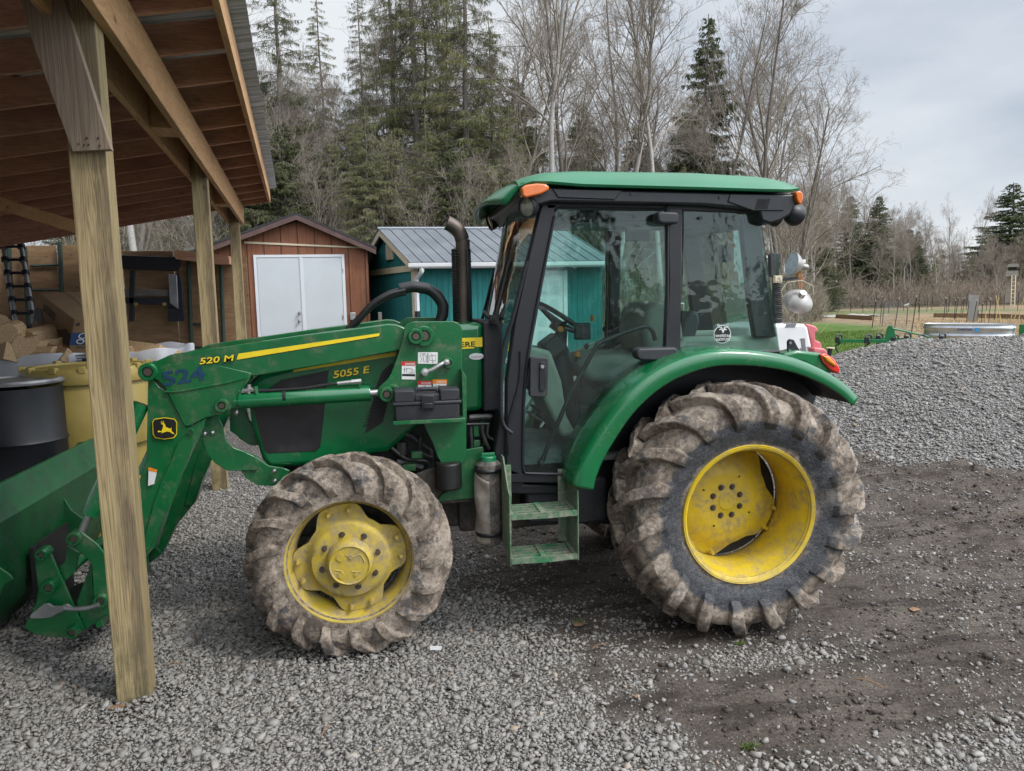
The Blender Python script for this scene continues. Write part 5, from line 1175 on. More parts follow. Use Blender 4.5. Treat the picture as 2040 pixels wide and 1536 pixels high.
# clods of wet earth
cx, cy = scatter(60000, 0.5, 8.5, 1.8, 8.2, lambda x, y: dirt_shade_mask(x, y)*inview(x, y)*(0.15+ss(0.45, 0.65, fbm(x*2.5, y*4, 60))))
rc = np.clip(rng.lognormal(math.log(0.0065), 0.6, len(cx)), 0.003, 0.035)
cl_ = stones('earth_clods', cx, cy, height(cx, cy)+rc*0.1, rc); cl_.data.materials.clear()
M['clod'] = simple('damp earth', (0.055, 0.044, 0.036), 0.95, var=0.4, vs=30, bump=0.5, bs=60); cl_.data.materials.append(M['clod']); tag(cl_, kind='stuff')

# ------------------------------------------------------------------ gravel pile
PC = (9.3, 9.6)
def pileh(x, y):
    dx, dy = (x-PC[0]), (y-PC[1])
    r = np.sqrt((dx/ (np.where(dx < 0, 5.1, 7.0)))**2+(dy/3.9)**2)
    n = (fbm(x*0.7, y*0.7, 71, 4)-0.5)*0.28+(fbm(x*4, y*4, 75, 3)-0.5)*0.05
    h = 1.42*(1-np.clip(r, 0, 1.2)**1.25)
    cap_ = 1.30-0.02*np.clip(dx, 0, 9)+0.01*np.clip(dx, -9, 0)
    h = np.where(h > 0.9, 0.9+(cap_-0.9)*(1-np.exp(-(h-0.9)/(cap_-0.9))), h)
    return h+n*np.clip(1.1-r, 0, 1)-0.03
px_ = np.arange(3.6, 17.0, 0.06); py_ = np.arange(5.2, 14.2, 0.06)
XP, YP = np.meshgrid(px_, py_, indexing='ij'); ZP = np.maximum(pileh(XP, YP), -0.15)
ip = np.arange(XP.size).reshape(XP.shape)
FP_ = np.stack([ip[:-1, :-1].ravel(), ip[1:, :-1].ravel(), ip[1:, 1:].ravel(), ip[:-1, 1:].ravel()], 1)
def pilemat():
    q = NB('gravel pile stone'); v1 = q.n('ShaderNodeTexVoronoi'); v1.inputs['Scale'].default_value = 42; q.L(q.co, v1.inputs['Vector'])
    s = q.n('ShaderNodeSeparateColor'); q.L(v1.outputs['Color'], s.inputs[0])
    c = q.ramp(s.outputs[0], [(0.0, (0.12, 0.115, 0.11)), (0.5, (0.23, 0.225, 0.215)), (1, (0.38, 0.37, 0.355))]); e = q.step(v1.outputs['Distance'], 0.7, 0.35)
    q.base(q.mix(e, (0.05, 0.048, 0.045), c)); q.set('Roughness', 0.95); q.bump(q.math('SUBTRACT', 1.0, v1.outputs['Distance']), 1.0, 0.02); return q.m
pile = bigmesh('gravel_pile', np.stack([XP.ravel(), YP.ravel(), ZP.ravel()], 1), faces_quad=FP_, mat=pilemat(), smooth=True)
tag(pile, 'long mound of loose grey crushed stone behind the rear tractor wheel', 'gravel pile')
def kpile(x, y):
    h = pileh(x, y); d = np.hypot(x, y); return (h > -0.02)*np.clip(9.5/d, 0, 1)**2*((y-PC[1] < 0.8)|(h > 0.8))
qx, qy = scatter(170000, 3.8, 14.5, 5.4, 12.0, kpile)
rq = np.clip(rng.lognormal(math.log(0.0118), 0.48, len(qx)), 0.005, 0.04)
ps = stones('pile_stones', qx, qy, pileh(qx, qy)+rng.uniform(0, 1, len(qx))*rq*0.5, rq); ps.parent = pile; tag(ps, kind='stuff')
nxs, nys = scatter(9000, 3.2, 9, 4.6, 7.4, lambda x, y: (pileh(x, y) < 0.0)*np.exp(-np.clip(-pileh(x, y)-0.03, 0, 9)*9)); rn = np.clip(rng.lognormal(math.log(0.011), 0.4, len(nxs)), 0.005, 0.03)
tag(stones('scattered_gravel', nxs, nys, height(nxs, nys)+rn*0.2, rn), kind='stuff')

# ------------------------------------------------------------------ pole shed (left)
BO = Vector((-1.069, 3.25, 0)); E1 = Vector((-0.1108, 0.9938, 0)); E2 = Vector((0.9938, 0.1108, 0))
def BL(v): return BO+E1*v[0]+E2*v[1]+Vector((0, 0, v[2]))
shed = thing('pole_shed', tuple(BO), 'open timber pole shed with metal roof sheltering drums and firewood', 'shed')
def bbox(name, a, b, m, parent=shed, bevel=0.004):
    mb = MB().b2(a, b); mb.xf(BL); return mb.build(name, m, parent, bevel=bevel, smooth=0)
def rzr(t): return 3.33+0.19*(t)              # underside of the rafters at distance t from the beam face
PT_ = [(0.235, 0.38), (4.32, 4.46), (8.50, 8.64)]
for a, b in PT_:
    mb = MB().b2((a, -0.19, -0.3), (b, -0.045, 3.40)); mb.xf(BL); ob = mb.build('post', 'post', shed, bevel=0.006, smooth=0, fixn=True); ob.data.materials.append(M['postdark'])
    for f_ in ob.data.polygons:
        if f_.normal.y < -0.5 or f_.normal.x < -0.5: f_.material_index = 1  # near and left faces use the darker blotched timber
bbox('beam', (-4.5, -0.045, 3.05), (9.0, 0.0, 3.33), 'beamwood'); bbox('beam', (-4.5, -0.235, 3.05), (8.9, -0.19, 3.32), 'beamwood')
for s_ in (2.3, 6.5): bbox('spacer_block', (s_, -0.19, 3.06), (s_+0.30, -0.046, 3.29), 'beamwood')
sps = [8.96-0.665*k for k in range(21)]
for s_ in sps:
    mb = MB(); t0, t1 = -5.6, 0.372
    mb.v = [(s_+a, t, rzr(t)+h) for a in (-0.038, 0.0) for t in (t0, t1) for h in (0.0, 0.185)]
    mb.f = [(0, 1, 3, 2), (4, 6, 7, 5), (0, 4, 5, 1), (2, 3, 7, 6), (0, 2, 6, 4), (1, 5, 7, 3)]
    mb.xf(BL); mb.build('rafter', 'rafterwood', shed, bevel=0.002, smooth=0)
mb = MB().b2((-5.2, 0.372, rzr(0.372)-0.015), (8.96, 0.41, rzr(0.41)+0.185)); mb.xf(BL); mb.build('fascia_board', 'beamwood', shed, bevel=0.003, smooth=0)
for t in np.arange(-5.4, 0.3, 0.62):
    if t < -0.4:
        mb = MB().b2((-5.2, t, rzr(t)+0.187), (8.97, t+0.09, rzr(t)+0.222)); mb.xf(BL); mb.build('purlin', 'rafterwood', shed, smooth=0)
rf = MB(); ns = 700
def rib(s_): k = (s_ % 0.23)/0.23; return 0.022*(1-abs(min(max((k-0.5)*8, -1), 1))) if abs(k-0.5) < 0.125 else (0.006*(1 if 0.1 < (k % 0.25) < 0.16 else 0))
rf.grid(lambda a, b: (-5.3+14.42*a, -5.7+6.21*b, rzr(-5.7+6.21*b)+0.226+rib(14.42*a)), ns, 2); rf.xf(BL)
M['shedroof'] = simple('galvanised roof sheet', (0.42, 0.44, 0.45), 0.45, metal=0.55, var=0.12)
rf.build('roof_sheet', 'shedroof', shed, solid=0.002, smooth=0)
br = MB().prism([(P(u, v, 3.43)[0], P(u, v, 3.43)[2]) for u, v in [(145, 302), (221, 298), (216, 280), (128, 0), (112, -50), (60, -60), (30, -40), (47, 16), (66, 85)]], 3.425, 3.465); br.build('knee_brace', 'bracewood', shed, bevel=0.002, smooth=0)
nl = MB()
for u, v in ((157, 287), (168, 289), (177, 288), (173, 275), (196, 275), (199, 290)): p = P(u, v, 3.424); nl.cut(); nl.cyl(p, (p[0], p[1]-0.004, p[2]), 0.004, 8)
nl.build('screw_head', 'rust', shed)
a = Vector(P(-110, 372, 7.4)); b = Vector(P(160, 455, 7.4)); mb = MB(); d = b-a; ang = math.atan2(d.z, d.x); mb.box((a+b)/2, (d.length, 0.05, 0.11), Matrix.Rotation(-ang, 3, 'Y')); mb.build('diagonal_brace', 'beamwood', shed)
bbox('beam', (8.84, -5.6, 2.56), (8.90, -0.24, 2.70), 'rafterwood') if False else None
for s_, t in ((8.5, -5.4), (4.3, -5.4), (0.2, -5.4)):
    mb = MB().b2((s_, t, -0.2), (s_+0.14, t+0.145, 2.45)); mb.xf(BL); mb.build('post', 'post', shed, bevel=0.006, smooth=0)

# ------------------------------------------------------------------ plywood partition behind the shed
def gp(u, v, y): return P(u, v, y)
WY = 12.45
wx0, wx1 = P(-260, 600, WY)[0], P(497, 600, WY)[0]
wall = thing('plywood_wall', ((wx0+wx1)/2, WY, 0.3), 'weathered plywood partition held by dark steel posts behind the firewood bins', 'partition')
edges = [-260, -60, 60, 122, 250, 352, 428, 497]
for i in range(len(edges)-1):
    xa, xb = P(edges[i]+1, 600, WY)[0], P(edges[i+1]-1, 600, WY)[0]; zt = P((edges[i]+edges[i+1])/2, [486, 492, 489, 488, 500, 515, 512][i], WY)[2]
    MB().b2((xa, WY+0.004*(i % 2), 0.2), (xb, WY+0.02+0.004*(i % 2), zt)).build('plywood_panel', 'plywood', wall, smooth=0, bevel=0.002)
for u, yy, hh_ in ((20, WY-0.1, 478), (122, WY-0.08, 482), (52, WY-0.12, 492), (378, WY-0.07, 508), (443, WY-0.08, 520)):
    p0 = P(u, 700, yy); p1 = P(u-3, hh_, yy)
    MB().tube([(p0[0], yy, 0.3), (p1[0], yy, p1[2])], 0.032, 10).build('support_post', 'greenpost', wall)
for (u0, v0, u1, v1) in ((60, 530, 118, 527), (60, 578, 122, 577), (428, 597, 412, 597), (383, 646, 412, 646), (383, 692, 410, 692)):
    MB().tube([P(u0, v0, WY-0.03), P(u1, v1, WY-0.03)], 0.02, 6).build('rail', 'greenpost', wall)
MB().prism([(P(u, v, WY-0.35)[0], P(u, v, WY-0.35)[2]) for u, v in [(345, 503), (352, 498), (455, 510), (457, 526), (440, 527), (350, 516)]], WY-0.35, WY-0.02).build('cap_board', 'rafterwood', wall, smooth=0)

# ------------------------------------------------------------------ things kept in the shed
# folding workbench hung on the partition
BY = WY-0.25
wb = thing('folding_workbench', P(320, 600, BY), 'black and grey folding workbench hung flat against the plywood partition', 'workbench')
def wbp(pts, name, m, d=0.05, dy=0.0, par=wb, **k): return poly(pts, BY+dy, d, name, m, par, bevel=0.008, **k)
fr_ = wbp([(240, 508), (342, 512), (356, 508), (358, 525), (352, 540), (240, 536)], 'bench_top', 'benchblack', 0.09)
wbp([(240, 575), (345, 577), (345, 590), (240, 590)], 'bench_rail', 'greywood', 0.05, 0.02); wbp([(240, 592), (352, 594), (350, 614), (335, 612), (318, 608), (240, 604)], 'bench_shelf', 'benchblack', 0.06)
wbp([(335, 545), (352, 548), (355, 616), (338, 604)], 'bench_leg_cover', 'aluminium', 0.03, -0.03); wbp([(352, 536), (362, 560), (367, 640), (334, 641), (334, 612), (350, 615)], 'bench_leg', 'benchblack', 0.06)
wbp([(258, 538), (268, 538), (266, 640), (256, 640)], 'bench_leg', 'benchblack', 0.05)
for u in (270, 327):
    p = P(u, 606, BY-0.03); MB().cyl(p, (p[0], p[1]+0.03, p[2]), 0.028, 14).build('clamp_knob', 'drumyellow', wb)
# telescopic ladder and poles, far left
lad = thing('telescopic_ladder', P(20, 690, 11.6), 'grey telescopic ladder with black collars leaning on the partition', 'ladder')
for du in (0, 36):
    a = Vector(P(4+du, 478, 11.9)); b = Vector(P(44+du, 720, 11.2)); MB().tube([a, b], 0.033, 12).build('rail', 'aluminium', lad)
    cl2 = MB()
    for k in range(9):
        p = a.lerp(b, (k+0.5)/9); cl2.cut(); cl2.tube([p-(b-a).normalized()*0.03, p+(b-a).normalized()*0.03], 0.052, 12)
    cl2.build('collar', 'benchblack', lad)
for k in range(9):
    t = (k+0.5)/9; MB().tube([Vector(P(4, 478, 11.9)).lerp(Vector(P(44, 720, 11.2)), t), Vector(P(40, 478, 11.9)).lerp(Vector(P(80, 720, 11.2)), t)], 0.022, 8).build('rung', 'benchblack', lad)

def binbox(name, u0, u1, yc_, d, ztop, label, m='whitebag'):
    x0, x1 = P(u0, 700, yc_-d/2)[0], P(u1, 700, yc_-d/2)[0]
    root = thing(name, ((x0+x1)/2, yc_, 0), label, 'bin')
    w_ = (x1-x0); mb = MB(); n = 72
    def ring(sc, z, wob):
        out = []
        for k in range(n):
            a = 2*math.pi*k/n; ca, sa = math.cos(a), math.sin(a); q_ = 5
            r = (abs(ca)**q_+abs(sa)**q_)**(-1/q_)
            wv = 1+wob*math.cos(a*14)
            out.append(((x0+x1)/2+w_/2*sc*r*ca*wv, yc_+d/2*sc*r*sa*wv, z+0.015*math.sin(a*5)*(1 if z > ztop-0.05 else 0)))
        return out
    rings = [ring(0.90, 0.12, 0.012), ring(0.93, ztop*0.4, 0.014), ring(0.97, ztop-0.14, 0.016), ring(0.985, ztop-0.11, 0.004), ring(1.0, ztop-0.02, 0.004), ring(0.99, ztop, 0), ring(0.955, ztop, 0), ring(0.93, ztop-0.12, 0), ring(0.90, ztop-0.5, 0)]
    mb.v = [p for r in rings for p in r]; mb.f = [(i*n+k, i*n+(k+1) % n, (i+1)*n+(k+1) % n, (i+1)*n+k) for i in range(len(rings)-1) for k in range(n)]+[tuple(range(n-1, -1, -1)), tuple((len(rings)-1)*n+k for k in range(n))]
    mb.build('bin_shell', m, root, smooth=50)
    mb = MB(); 
    for k in range(3): mb.b2((x0+0.05, yc_-d/2+0.05+k*(d-0.25)/2, 0.0), (x1-0.05, yc_-d/2+0.20+k*(d-0.25)/2, 0.12))
    mb.build('skid', 'greywood', root, smooth=0)
    return x0, x1
b1 = binbox('firewood_bin', -175, 156, 7.75, 1.15, P(100, 707, 7.2)[2], 'white ribbed plastic bin heaped with split firewood at the left edge')
b2 = binbox('firewood_bin', 196, 337, 7.75, 1.15, P(300, 697, 7.2)[2], 'white plastic bin with split logs showing over its rim behind the lifted loader arm')
def log(c, L_, r, yaw, pitch, label, split=True):
    solo(c); rr = random.Random(int(abs(c[0]*1000)+abs(c[2]*777)))
    mb = MB(); n = 9
    ang0, span = (rr.uniform(0, 6.28), R(rr.uniform(80, 130))) if split else (0, 2*math.pi)
    sec = [(0.0, 0.0)]+[(r*(1+rr.uniform(-.06, .06))*math.cos(ang0+span*k/n), r*(1+rr.uniform(-.06, .06))*math.sin(ang0+span*k/n)) for k in range(n+1)] if split else [(r*(1+rr.uniform(-.05, .05))*math.cos(2*math.pi*k/14), r*(1+rr.uniform(-.05, .05))*math.sin(2*math.pi*k/14)) for k in range(14)]
    if split: cx_ = sum(p[0] for p in sec)/len(sec); cz_ = sum(p[1] for p in sec)/len(sec); sec = [(p[0]-cx_, p[1]-cz_) for p in sec]
    mb.prism(sec, -L_/2, L_/2); Rm = Matrix.Rotation(yaw, 3, 'Z') @ Matrix.Rotation(pitch, 3, 'X')
    mb.xf(lambda v: Rm @ v+Vector(c)); ob = mb.build('firewood_log', 'logwood', None, smooth=30, bevel=0.004)
    tag(ob, label, 'log', 'split logs in the firewood bins'); return ob
LOGL = 'split firewood log with pale cut face heaped in a white bin'
zt1 = P(100, 707, 7.2)[2]; rl = random.Random(5)
for (u, v, y, r, yaw, pt, sp) in [(22, 662, 7.35, 0.10, 0.25, 0.05, False), (28, 690, 7.35, 0.17, 0.5, 0.1, True), (62, 692, 7.4, 0.16, 0.35, 0.0, True), (90, 700, 7.5, 0.14, -0.5, 0.1, True), (5, 700, 7.3, 0.15, 0.9, 0.0, True), (-30, 690, 7.4, 0.16, 0.3, 0.0, True), (45, 682, 7.7, 0.14, 1.2, 0.1, True), (120, 704, 7.4, 0.13, 0.8, 0.1, True), (80, 676, 7.7, 0.12, -0.2, 0.1, False), (-5, 650, 7.9, 0.12, 0.4, 0, False), (10, 672, 8.0, 0.14, 0.4, 0, True), (60, 706, 7.3, 0.14, 1.4, 0, True)]:
    log(P(u, v, y), 0.42, r, yaw, pt, LOGL if (u, v) != (22, 662) else 'round log with pale sawn end, topmost in the left firewood bin', sp)
for (u, v, y, yaw, pt) in [(282, 697, 7.5, 1.2, 0.12), (296, 704, 7.45, 1.0, 0.15), (262, 702, 7.6, 0.2, 0), (308, 712, 7.4, 1.5, 0.05), (240, 704, 7.6, 0.8, 0.1)]: log(P(u, v, y), 0.45, 0.11, yaw, pt, LOGL)
# cardboard carton
cb_ = thing('cardboard_carton', P(130, 712, 7.75), 'brown cardboard carton with a blue printed band on the left firewood bin', 'box')
cf = [P(134, 716, 7.45), P(252, 714, 7.45), P(254, 634, 7.45), P(148, 637, 7.45)]; cbk = [P(62, 656, 8.35), P(176, 650, 8.35), P(200, 580, 8.35), P(77, 583, 8.35)]
mbx = MB(); mbx.v = cf+cbk; mbx.f = [(0, 1, 2, 3), (7, 6, 5, 4), (0, 3, 7, 4), (1, 5, 6, 2), (3, 2, 6, 7), (0, 4, 5, 1)]
mbx.build('carton_body', 'cardboard', cb_, bevel=0.006, smooth=0)
def cfp(pts, name, m, dy=-0.002): return MB().prism([(P(u, v, 7.45)[0], P(u, v, 7.45)[2]) for u, v in pts], 7.45+dy-0.001, 7.45+dy).build(name, m, cb_, smooth=0)
bd = cfp([(143, 663), (200, 662), (200, 686), (139, 688)], 'print_band', 'boxblue')
mb = MB()
for pts in ([(167, 664), (160, 666), (157, 672), (163, 675), (166, 681), (160, 685), (153, 682), (155, 677), (162, 677)], [(167, 664), (173, 666), (170, 672), (165, 675), (168, 680), (174, 683), (178, 678)], [(176, 664), (182, 668), (179, 674), (173, 676)]): mb.tube(crspline([P(u, v, 7.444) for u, v in pts], 3), 0.0045, 5)
mb.build('print_emblem', 'decalwhite', bd)
textpx('Almach D. 7', (151, 694), (196, 693), 4.5, 7.446, bold=0.02).build('print_text', 'boxink', bd, smooth=0)
cfp([(152, 644), (160, 643), (159, 649), (151, 650)], 'hand_hole', 'boxink')
def onside(s, t_):      # point on the left face: s runs back, t_ up
    a0 = Vector(cf[0]).lerp(Vector(cbk[0]), s); a1 = Vector(cf[3]).lerp(Vector(cbk[3]), s); q_ = a0.lerp(a1, t_); return q_+Vector((-0.003, -0.002, 0))
mb = MB(); mb.v = [onside(s, t_) for s, t_ in ((0.01, 0.62), (0.01, 0.32), (0.14, 0.30), (0.34, 0.48), (0.14, 0.66))]; mb.f = [(0, 1, 2, 3, 4)]; mb.build('side_print', 'boxink', cb_, smooth=0, solid=0.002)
mb = MB(); mb.v = [onside(s, t_) for s, t_ in ((0.99, 0.62), (0.99, 0.32), (0.80, 0.30), (0.70, 0.42), (0.84, 0.66))]; mb.f = [(0, 1, 2, 3, 4)]; mb.build('side_print', 'boxink', cb_, smooth=0, solid=0.002)
for k in range(3): MB().tube([onside(0.45, 0.80-0.07*k), onside(0.78, 0.82-0.07*k)], 0.006, 4).build('print_line', 'boxink', cb_)
tp = [Vector(cf[3]).lerp(Vector(cf[2]), 0.44), Vector(cf[3]).lerp(Vector(cf[2]), 0.54), Vector(cbk[3]).lerp(Vector(cbk[2]), 0.54), Vector(cbk[3]).lerp(Vector(cbk[2]), 0.44)]
mb = MB(); mb.v = [q_+Vector((0, -0.002, 0.003)) for q_ in tp]; mb.f = [(0, 1, 2, 3)]; mb.build('packing_tape', 'cardtape', cb_, smooth=0)
# wire basket
bk_ = thing('wire_basket', P(170, 735, 7.0), 'small black wire basket between the bin and the leaning post', 'basket')
x0, x1 = P(152, 720, 7.0)[0], P(200, 720, 7.0)[0]; z0, z1 = P(152, 745, 7.0)[2], P(152, 709, 7.0)[2]; g = MB()
for k in range(9): t = k/8; g.tube([(x0+(x1-x0)*t, 7.0, z0), (x0+(x1-x0)*t, 7.0, z1)], 0.0018, 4); g.tube([(x0, 7.0+0.25*t, z0), (x0, 7.0+0.25*t, z1)], 0.0018, 4)
for k in range(8): t = k/7; z = z0+(z1-z0)*t; g.tube([(x0, 7.25, z), (x0, 7.0, z), (x1, 7.0, z)], 0.0018, 4)
g.build('wire_mesh', 'benchblack', bk_); MB().tube([(x0, 7.25, z1), (x0, 7.0, z1), (x1, 7.0, z1), (x1, 7.25, z1), (x0, 7.25, z1)], 0.006, 6).build('rim', 'steel', bk_)
MB().b2((x0+0.03, 7.05, z0), (x1-0.03, 7.2, z1-0.03)).build('liner', 'benchblack', bk_)
MB().b2((x0-0.1, 6.9, 0), (x1+0.1, 7.1, z0)).build('stand', 'greywood', bk_)

def drum(name, u, y, r, ztop, m, label, steps_, lidh, cat='drum', base=0.0):
    x = P(u, 800, y)[0]; root = thing(name, (x, y, base), label, cat)
    prof = [(base, 0.001), (base, r*steps_[0][1])]
    for fz, fr in steps_: prof.append((base+(ztop-base)*fz, r*fr))
    mb = MB().lathe(prof, (x, y, 0), 'z', 56); b_ = mb.build('drum_body', m, root, smooth=40, bevel=0.0)
    zl = ztop-lidh; MB().lathe([(zl, r*0.99), (zl, r*1.03), (zl+0.015, r*1.04), (ztop-0.02, r*1.035), (ztop, r*1.0), (ztop, r*0.9), (ztop-0.012, r*0.88), (ztop-0.012, 0.001)], (x, y, 0), 'z', 56).build('drum_lid', m, root, smooth=40)
    return root, x, b_
zt = P(130, 737, 5.85)[2]
d1, dx, db_ = drum('overpack_drum', 181, 6.25, 0.44, zt, 'drumyellow', 'big yellow plastic overpack drum with screw lid, left of the near post', [(0, 0.86), (0.55, 0.88), (0.56, 0.97), (0.60, 0.99), (0.88, 0.99), (0.89, 0.97), (0.93, 0.97), (0.935, 0.9)], 0.115)
for a in (-152, -128, -100, -75, -48, -20, 20, 60, 100, 140):
    MB().box((dx+0.435*math.cos(R(a)), 6.25+0.435*math.sin(R(a)), zt-0.005), (0.05, 0.05, 0.05), Matrix.Rotation(R(a), 3, 'Z')).build('lid_lug', 'drumyellow', d1, bevel=0.006)
for a in (-140, -60): MB().box((dx+0.425*math.cos(R(a)), 6.25+0.425*math.sin(R(a)), zt-0.30), (0.04, 0.035, 0.22), Matrix.Rotation(R(a), 3, 'Z')).build('grip_slot', 'drumyellow', d1, bevel=0.01)
zt = P(300, 772, 5.9)[2]
d2, dx, _ = drum('overpack_drum', 250, 6.9, 0.30, zt, 'drumyellow', 'second yellow overpack drum, mostly hidden behind the green loader arm', [(0, 0.86), (0.55, 0.88), (0.56, 0.97), (0.88, 0.99), (0.9, 0.97), (0.935, 0.9)], 0.10)
zt = P(50, 762, 5.4)[2]
d3, dx, _ = drum('steel_drum', 34, 5.7, 0.295, zt, 'drumblack', 'black drum with pale lid beside the yellow drum, behind the bucket', [(0, 0.98), (0.33, 0.98), (0.345, 1.02), (0.36, 0.98), (0.66, 0.98), (0.675, 1.02), (0.69, 0.98), (0.95, 0.98), (0.96, 0.98)], 0.03)
d3.children[1].data.materials.clear(); d3.children[1].data.materials.append(M['oldsteel'])
# ------------------------------------------------------------------ red shed
RY_ = 15.0
def rx(u, v=500): return P(u, v, RY_)[0]
def rz(u, v): return P(u, v, RY_)[2]
xl_, xr_ = rx(372, 500), rx(738, 500); GZ = 0.38
ridgex, ridgez = rx(592, 430), rz(592, 430); evl = rz(372, 503); evr = rz(738, 492)
rs = thing('red_shed', ((xl_+xr_)/2, RY_, GZ), 'brown red panelled garden shed with wide white double doors', 'shed')
wl_ = MB().prism([(xl_+0.03, GZ-0.2), (xr_-0.06, GZ-0.2), (xr_-0.06, evr-0.06), (ridgex, ridgez-0.10), (xl_+0.03, evl-0.06)], RY_, RY_+3.4)
rwall = wl_.build('wall', 'redsiding', rs, smooth=0)
def slopepts(th, over): return [(xl_-0.15, evl-0.12), (ridgex, ridgez), (xr_+0.12, evr-0.06), (xr_+0.12, evr-0.06+th), (ridgex, ridgez+th), (xl_-0.15, evl-0.12+th)]
MB().prism(slopepts(0.05, 0), RY_-0.18, RY_+3.5).build('roof', 'shingle', rs, smooth=0)
for a, b in (((xl_-0.14, evl-0.13), (ridgex, ridgez-0.002)), ((ridgex, ridgez-0.002), (xr_+0.11, evr-0.065))):
    MB().prism([a, b, (b[0], b[1]-0.09), (a[0], a[1]-0.09)], RY_-0.19, RY_-0.165).build('barge_board', simple('brown trim', (0.09, 0.05, 0.042), 0.7), rs, smooth=0)
MB().prism([(rx(487, 482), rz(487, 481)), (rx(722, 494), rz(722, 492)), (rx(722, 495), rz(722, 495)), (rx(487, 483), rz(487, 485))], RY_-0.02, RY_-0.002).build('trim_strip', 'cream', rs, smooth=0)
dl_, dr_ = rx(505, 510), rx(686, 516); dzt = rz(508, 508); dzb = GZ+0.02; dm_ = rx(600, 515)
MB().b2((dl_, RY_-0.03, dzb), (dl_+0.055, RY_-0.002, dzt)).b2((dr_-0.055, RY_-0.03, dzb), (dr_, RY_-0.002, dzt)).b2((dl_+0.055, RY_-0.03, dzt-0.05), (dr_-0.055, RY_-0.002, dzt)).build('door_frame', 'white paint', rs, smooth=0)
M['doorwhite'] = simple('cold white steel door', (0.50, 0.53, 0.55), 0.55, var=0.04, vs=2)
da_ = MB().b2((dl_+0.06, RY_-0.02, dzb), (dm_-0.005, RY_-0.003, dzt-0.055)).build('door', 'doorwhite', rs, smooth=0, bevel=0.004)
db2 = MB().b2((dm_+0.005, RY_-0.02, dzb), (dr_-0.06, RY_-0.003, dzt-0.055)).build('door', 'doorwhite', rs, smooth=0, bevel=0.004)
MB().b2((dm_-0.03, RY_-0.035, dzb), (dm_+0.035, RY_-0.022, dzt-0.055)).build('astragal', 'white paint', db2, smooth=0)
for v in (624, 639):
    p = P(597, v, RY_-0.02); MB().lathe([(0, 0.012), (-0.03, 0.02), (-0.05, 0.034), (-0.07, 0.03), (-0.075, 0.001)], p, 'y', 14).build('door_knob', 'steel', da_)
for v in (540, 632): p = P(683, v, RY_-0.02); MB().box(p, (0.02, 0.02, 0.09)).build('hinge', 'steel', db2)
p = P(703, 630, RY_-0.03); ob_ = MB().box(p, (0.11, 0.06, 0.15)).build('outlet_box', 'steel', rs, bevel=0.01); 

# ------------------------------------------------------------------ teal shed: gable end to the left, long eave side facing the camera
TYr = 14.0
tx0 = P(826, 560, TYr)[0]; tx1 = P(1175, 530, TYr)[0]+0.25
ez = P(900, 520, TYr)[2]; DEP = 3.1
rz_ = P(880, 456, TYr+DEP/2)[2]
tls = thing('teal_shed', ((tx0+tx1)/2, TYr, GZ), 'teal panelled garden shed with ribbed grey metal roof and white gutter', 'shed')
ga = R(8)                                   # the shed is turned a little
TR = Matrix.Rotation(ga*0.0, 3, 'Z')
gl0 = P(727, 480, TYr+2.6)
ym = TYr+DEP/2
# footprint: front eave wall along x at y = TYr, gable wall runs back and slightly to the left
skew = (P(728, 520, TYr+DEP)[0]-tx0)/DEP
def sk(v): return Vector((v[0]+(v[1]-TYr)*skew, v[1], v[2]))
def tb(name, a, b, m, par=tls, **k): mb = MB().b2(a, b); mb.xf(sk); return mb.build(name, m, par, smooth=0, **k)
mb = MB(); prof = [(TYr, GZ-0.1), (TYr, ez-0.08), (ym, rz_-0.14), (TYr+DEP, ez-0.08), (TYr+DEP, GZ-0.1)]; mb.prismx(prof, tx0, tx1); mb.xf(sk); mb.build('wall', 'tealsiding', tls, smooth=0, fixn=True)
def roofside(y0, y1, name):
    n = 150; mb = MB(); x0, x1 = tx0-0.16, tx1+0.1
    def fn(a, b):
        x = x0+(x1-x0)*a; k = (x % 0.23)/0.23; r = 0.022 if k < 0.10 else (0.0)
        r += 0.005 if 0.4 < k < 0.5 or 0.65 < k < 0.75 else 0
        return (x, y0+(y1-y0)*b, (ez-0.03)+(rz_-ez+0.03)*b+r)
    mb.grid(fn, 420, 2); mb.xf(sk); return mb.build(name, 'metalroof', tls, solid=0.01, smooth=0)
roofside(TYr-0.22, ym, 'roof'); roofside(TYr+DEP+0.22, ym, 'roof')
mb = MB().tube([sk((tx0-0.17, ym, rz_+0.01)), sk((tx1+0.1, ym, rz_+0.01))], 0.035, 6); mb.build('ridge_cap', 'metalroof', tls)
for ya, yb in ((TYr-0.22, ym), (TYr+DEP+0.22, ym)):
    mb = MB(); zt0, zt1 = ez-0.045, rz_-0.02
    mb.v = [(x, y, z) for x in (tx0-0.15, tx0-0.12) for (y, z) in ((ya, zt0), (yb, zt1), (yb, zt1-0.12), (ya, zt0-0.12))]
    mb.f = [(0, 1, 2, 3), (7, 6, 5, 4), (0, 4, 5, 1), (1, 5, 6, 2), (2, 6, 7, 3), (3, 7, 4, 0)]; mb.xf(sk); mb.build('barge_board', 'cream', tls, smooth=0)
tb('gable_band', (tx0-0.03, TYr-0.001, ez-0.18), (tx0-0.002, TYr+DEP, ez-0.06), 'cream')
tb('corner_board', (tx0-0.032, TYr-0.03, GZ), (tx0+0.06, TYr-0.002, ez-0.12), 'cream'); tb('corner_board', (tx0-0.033, TYr-0.002, GZ), (tx0-0.002, TYr+0.08, ez-0.19), 'cream')
tb('gable_vent', (tx0-0.035, ym-0.42, ez+0.10), (tx0-0.002, ym-0.02, ez+0.42), 'cream', bevel=0.004)
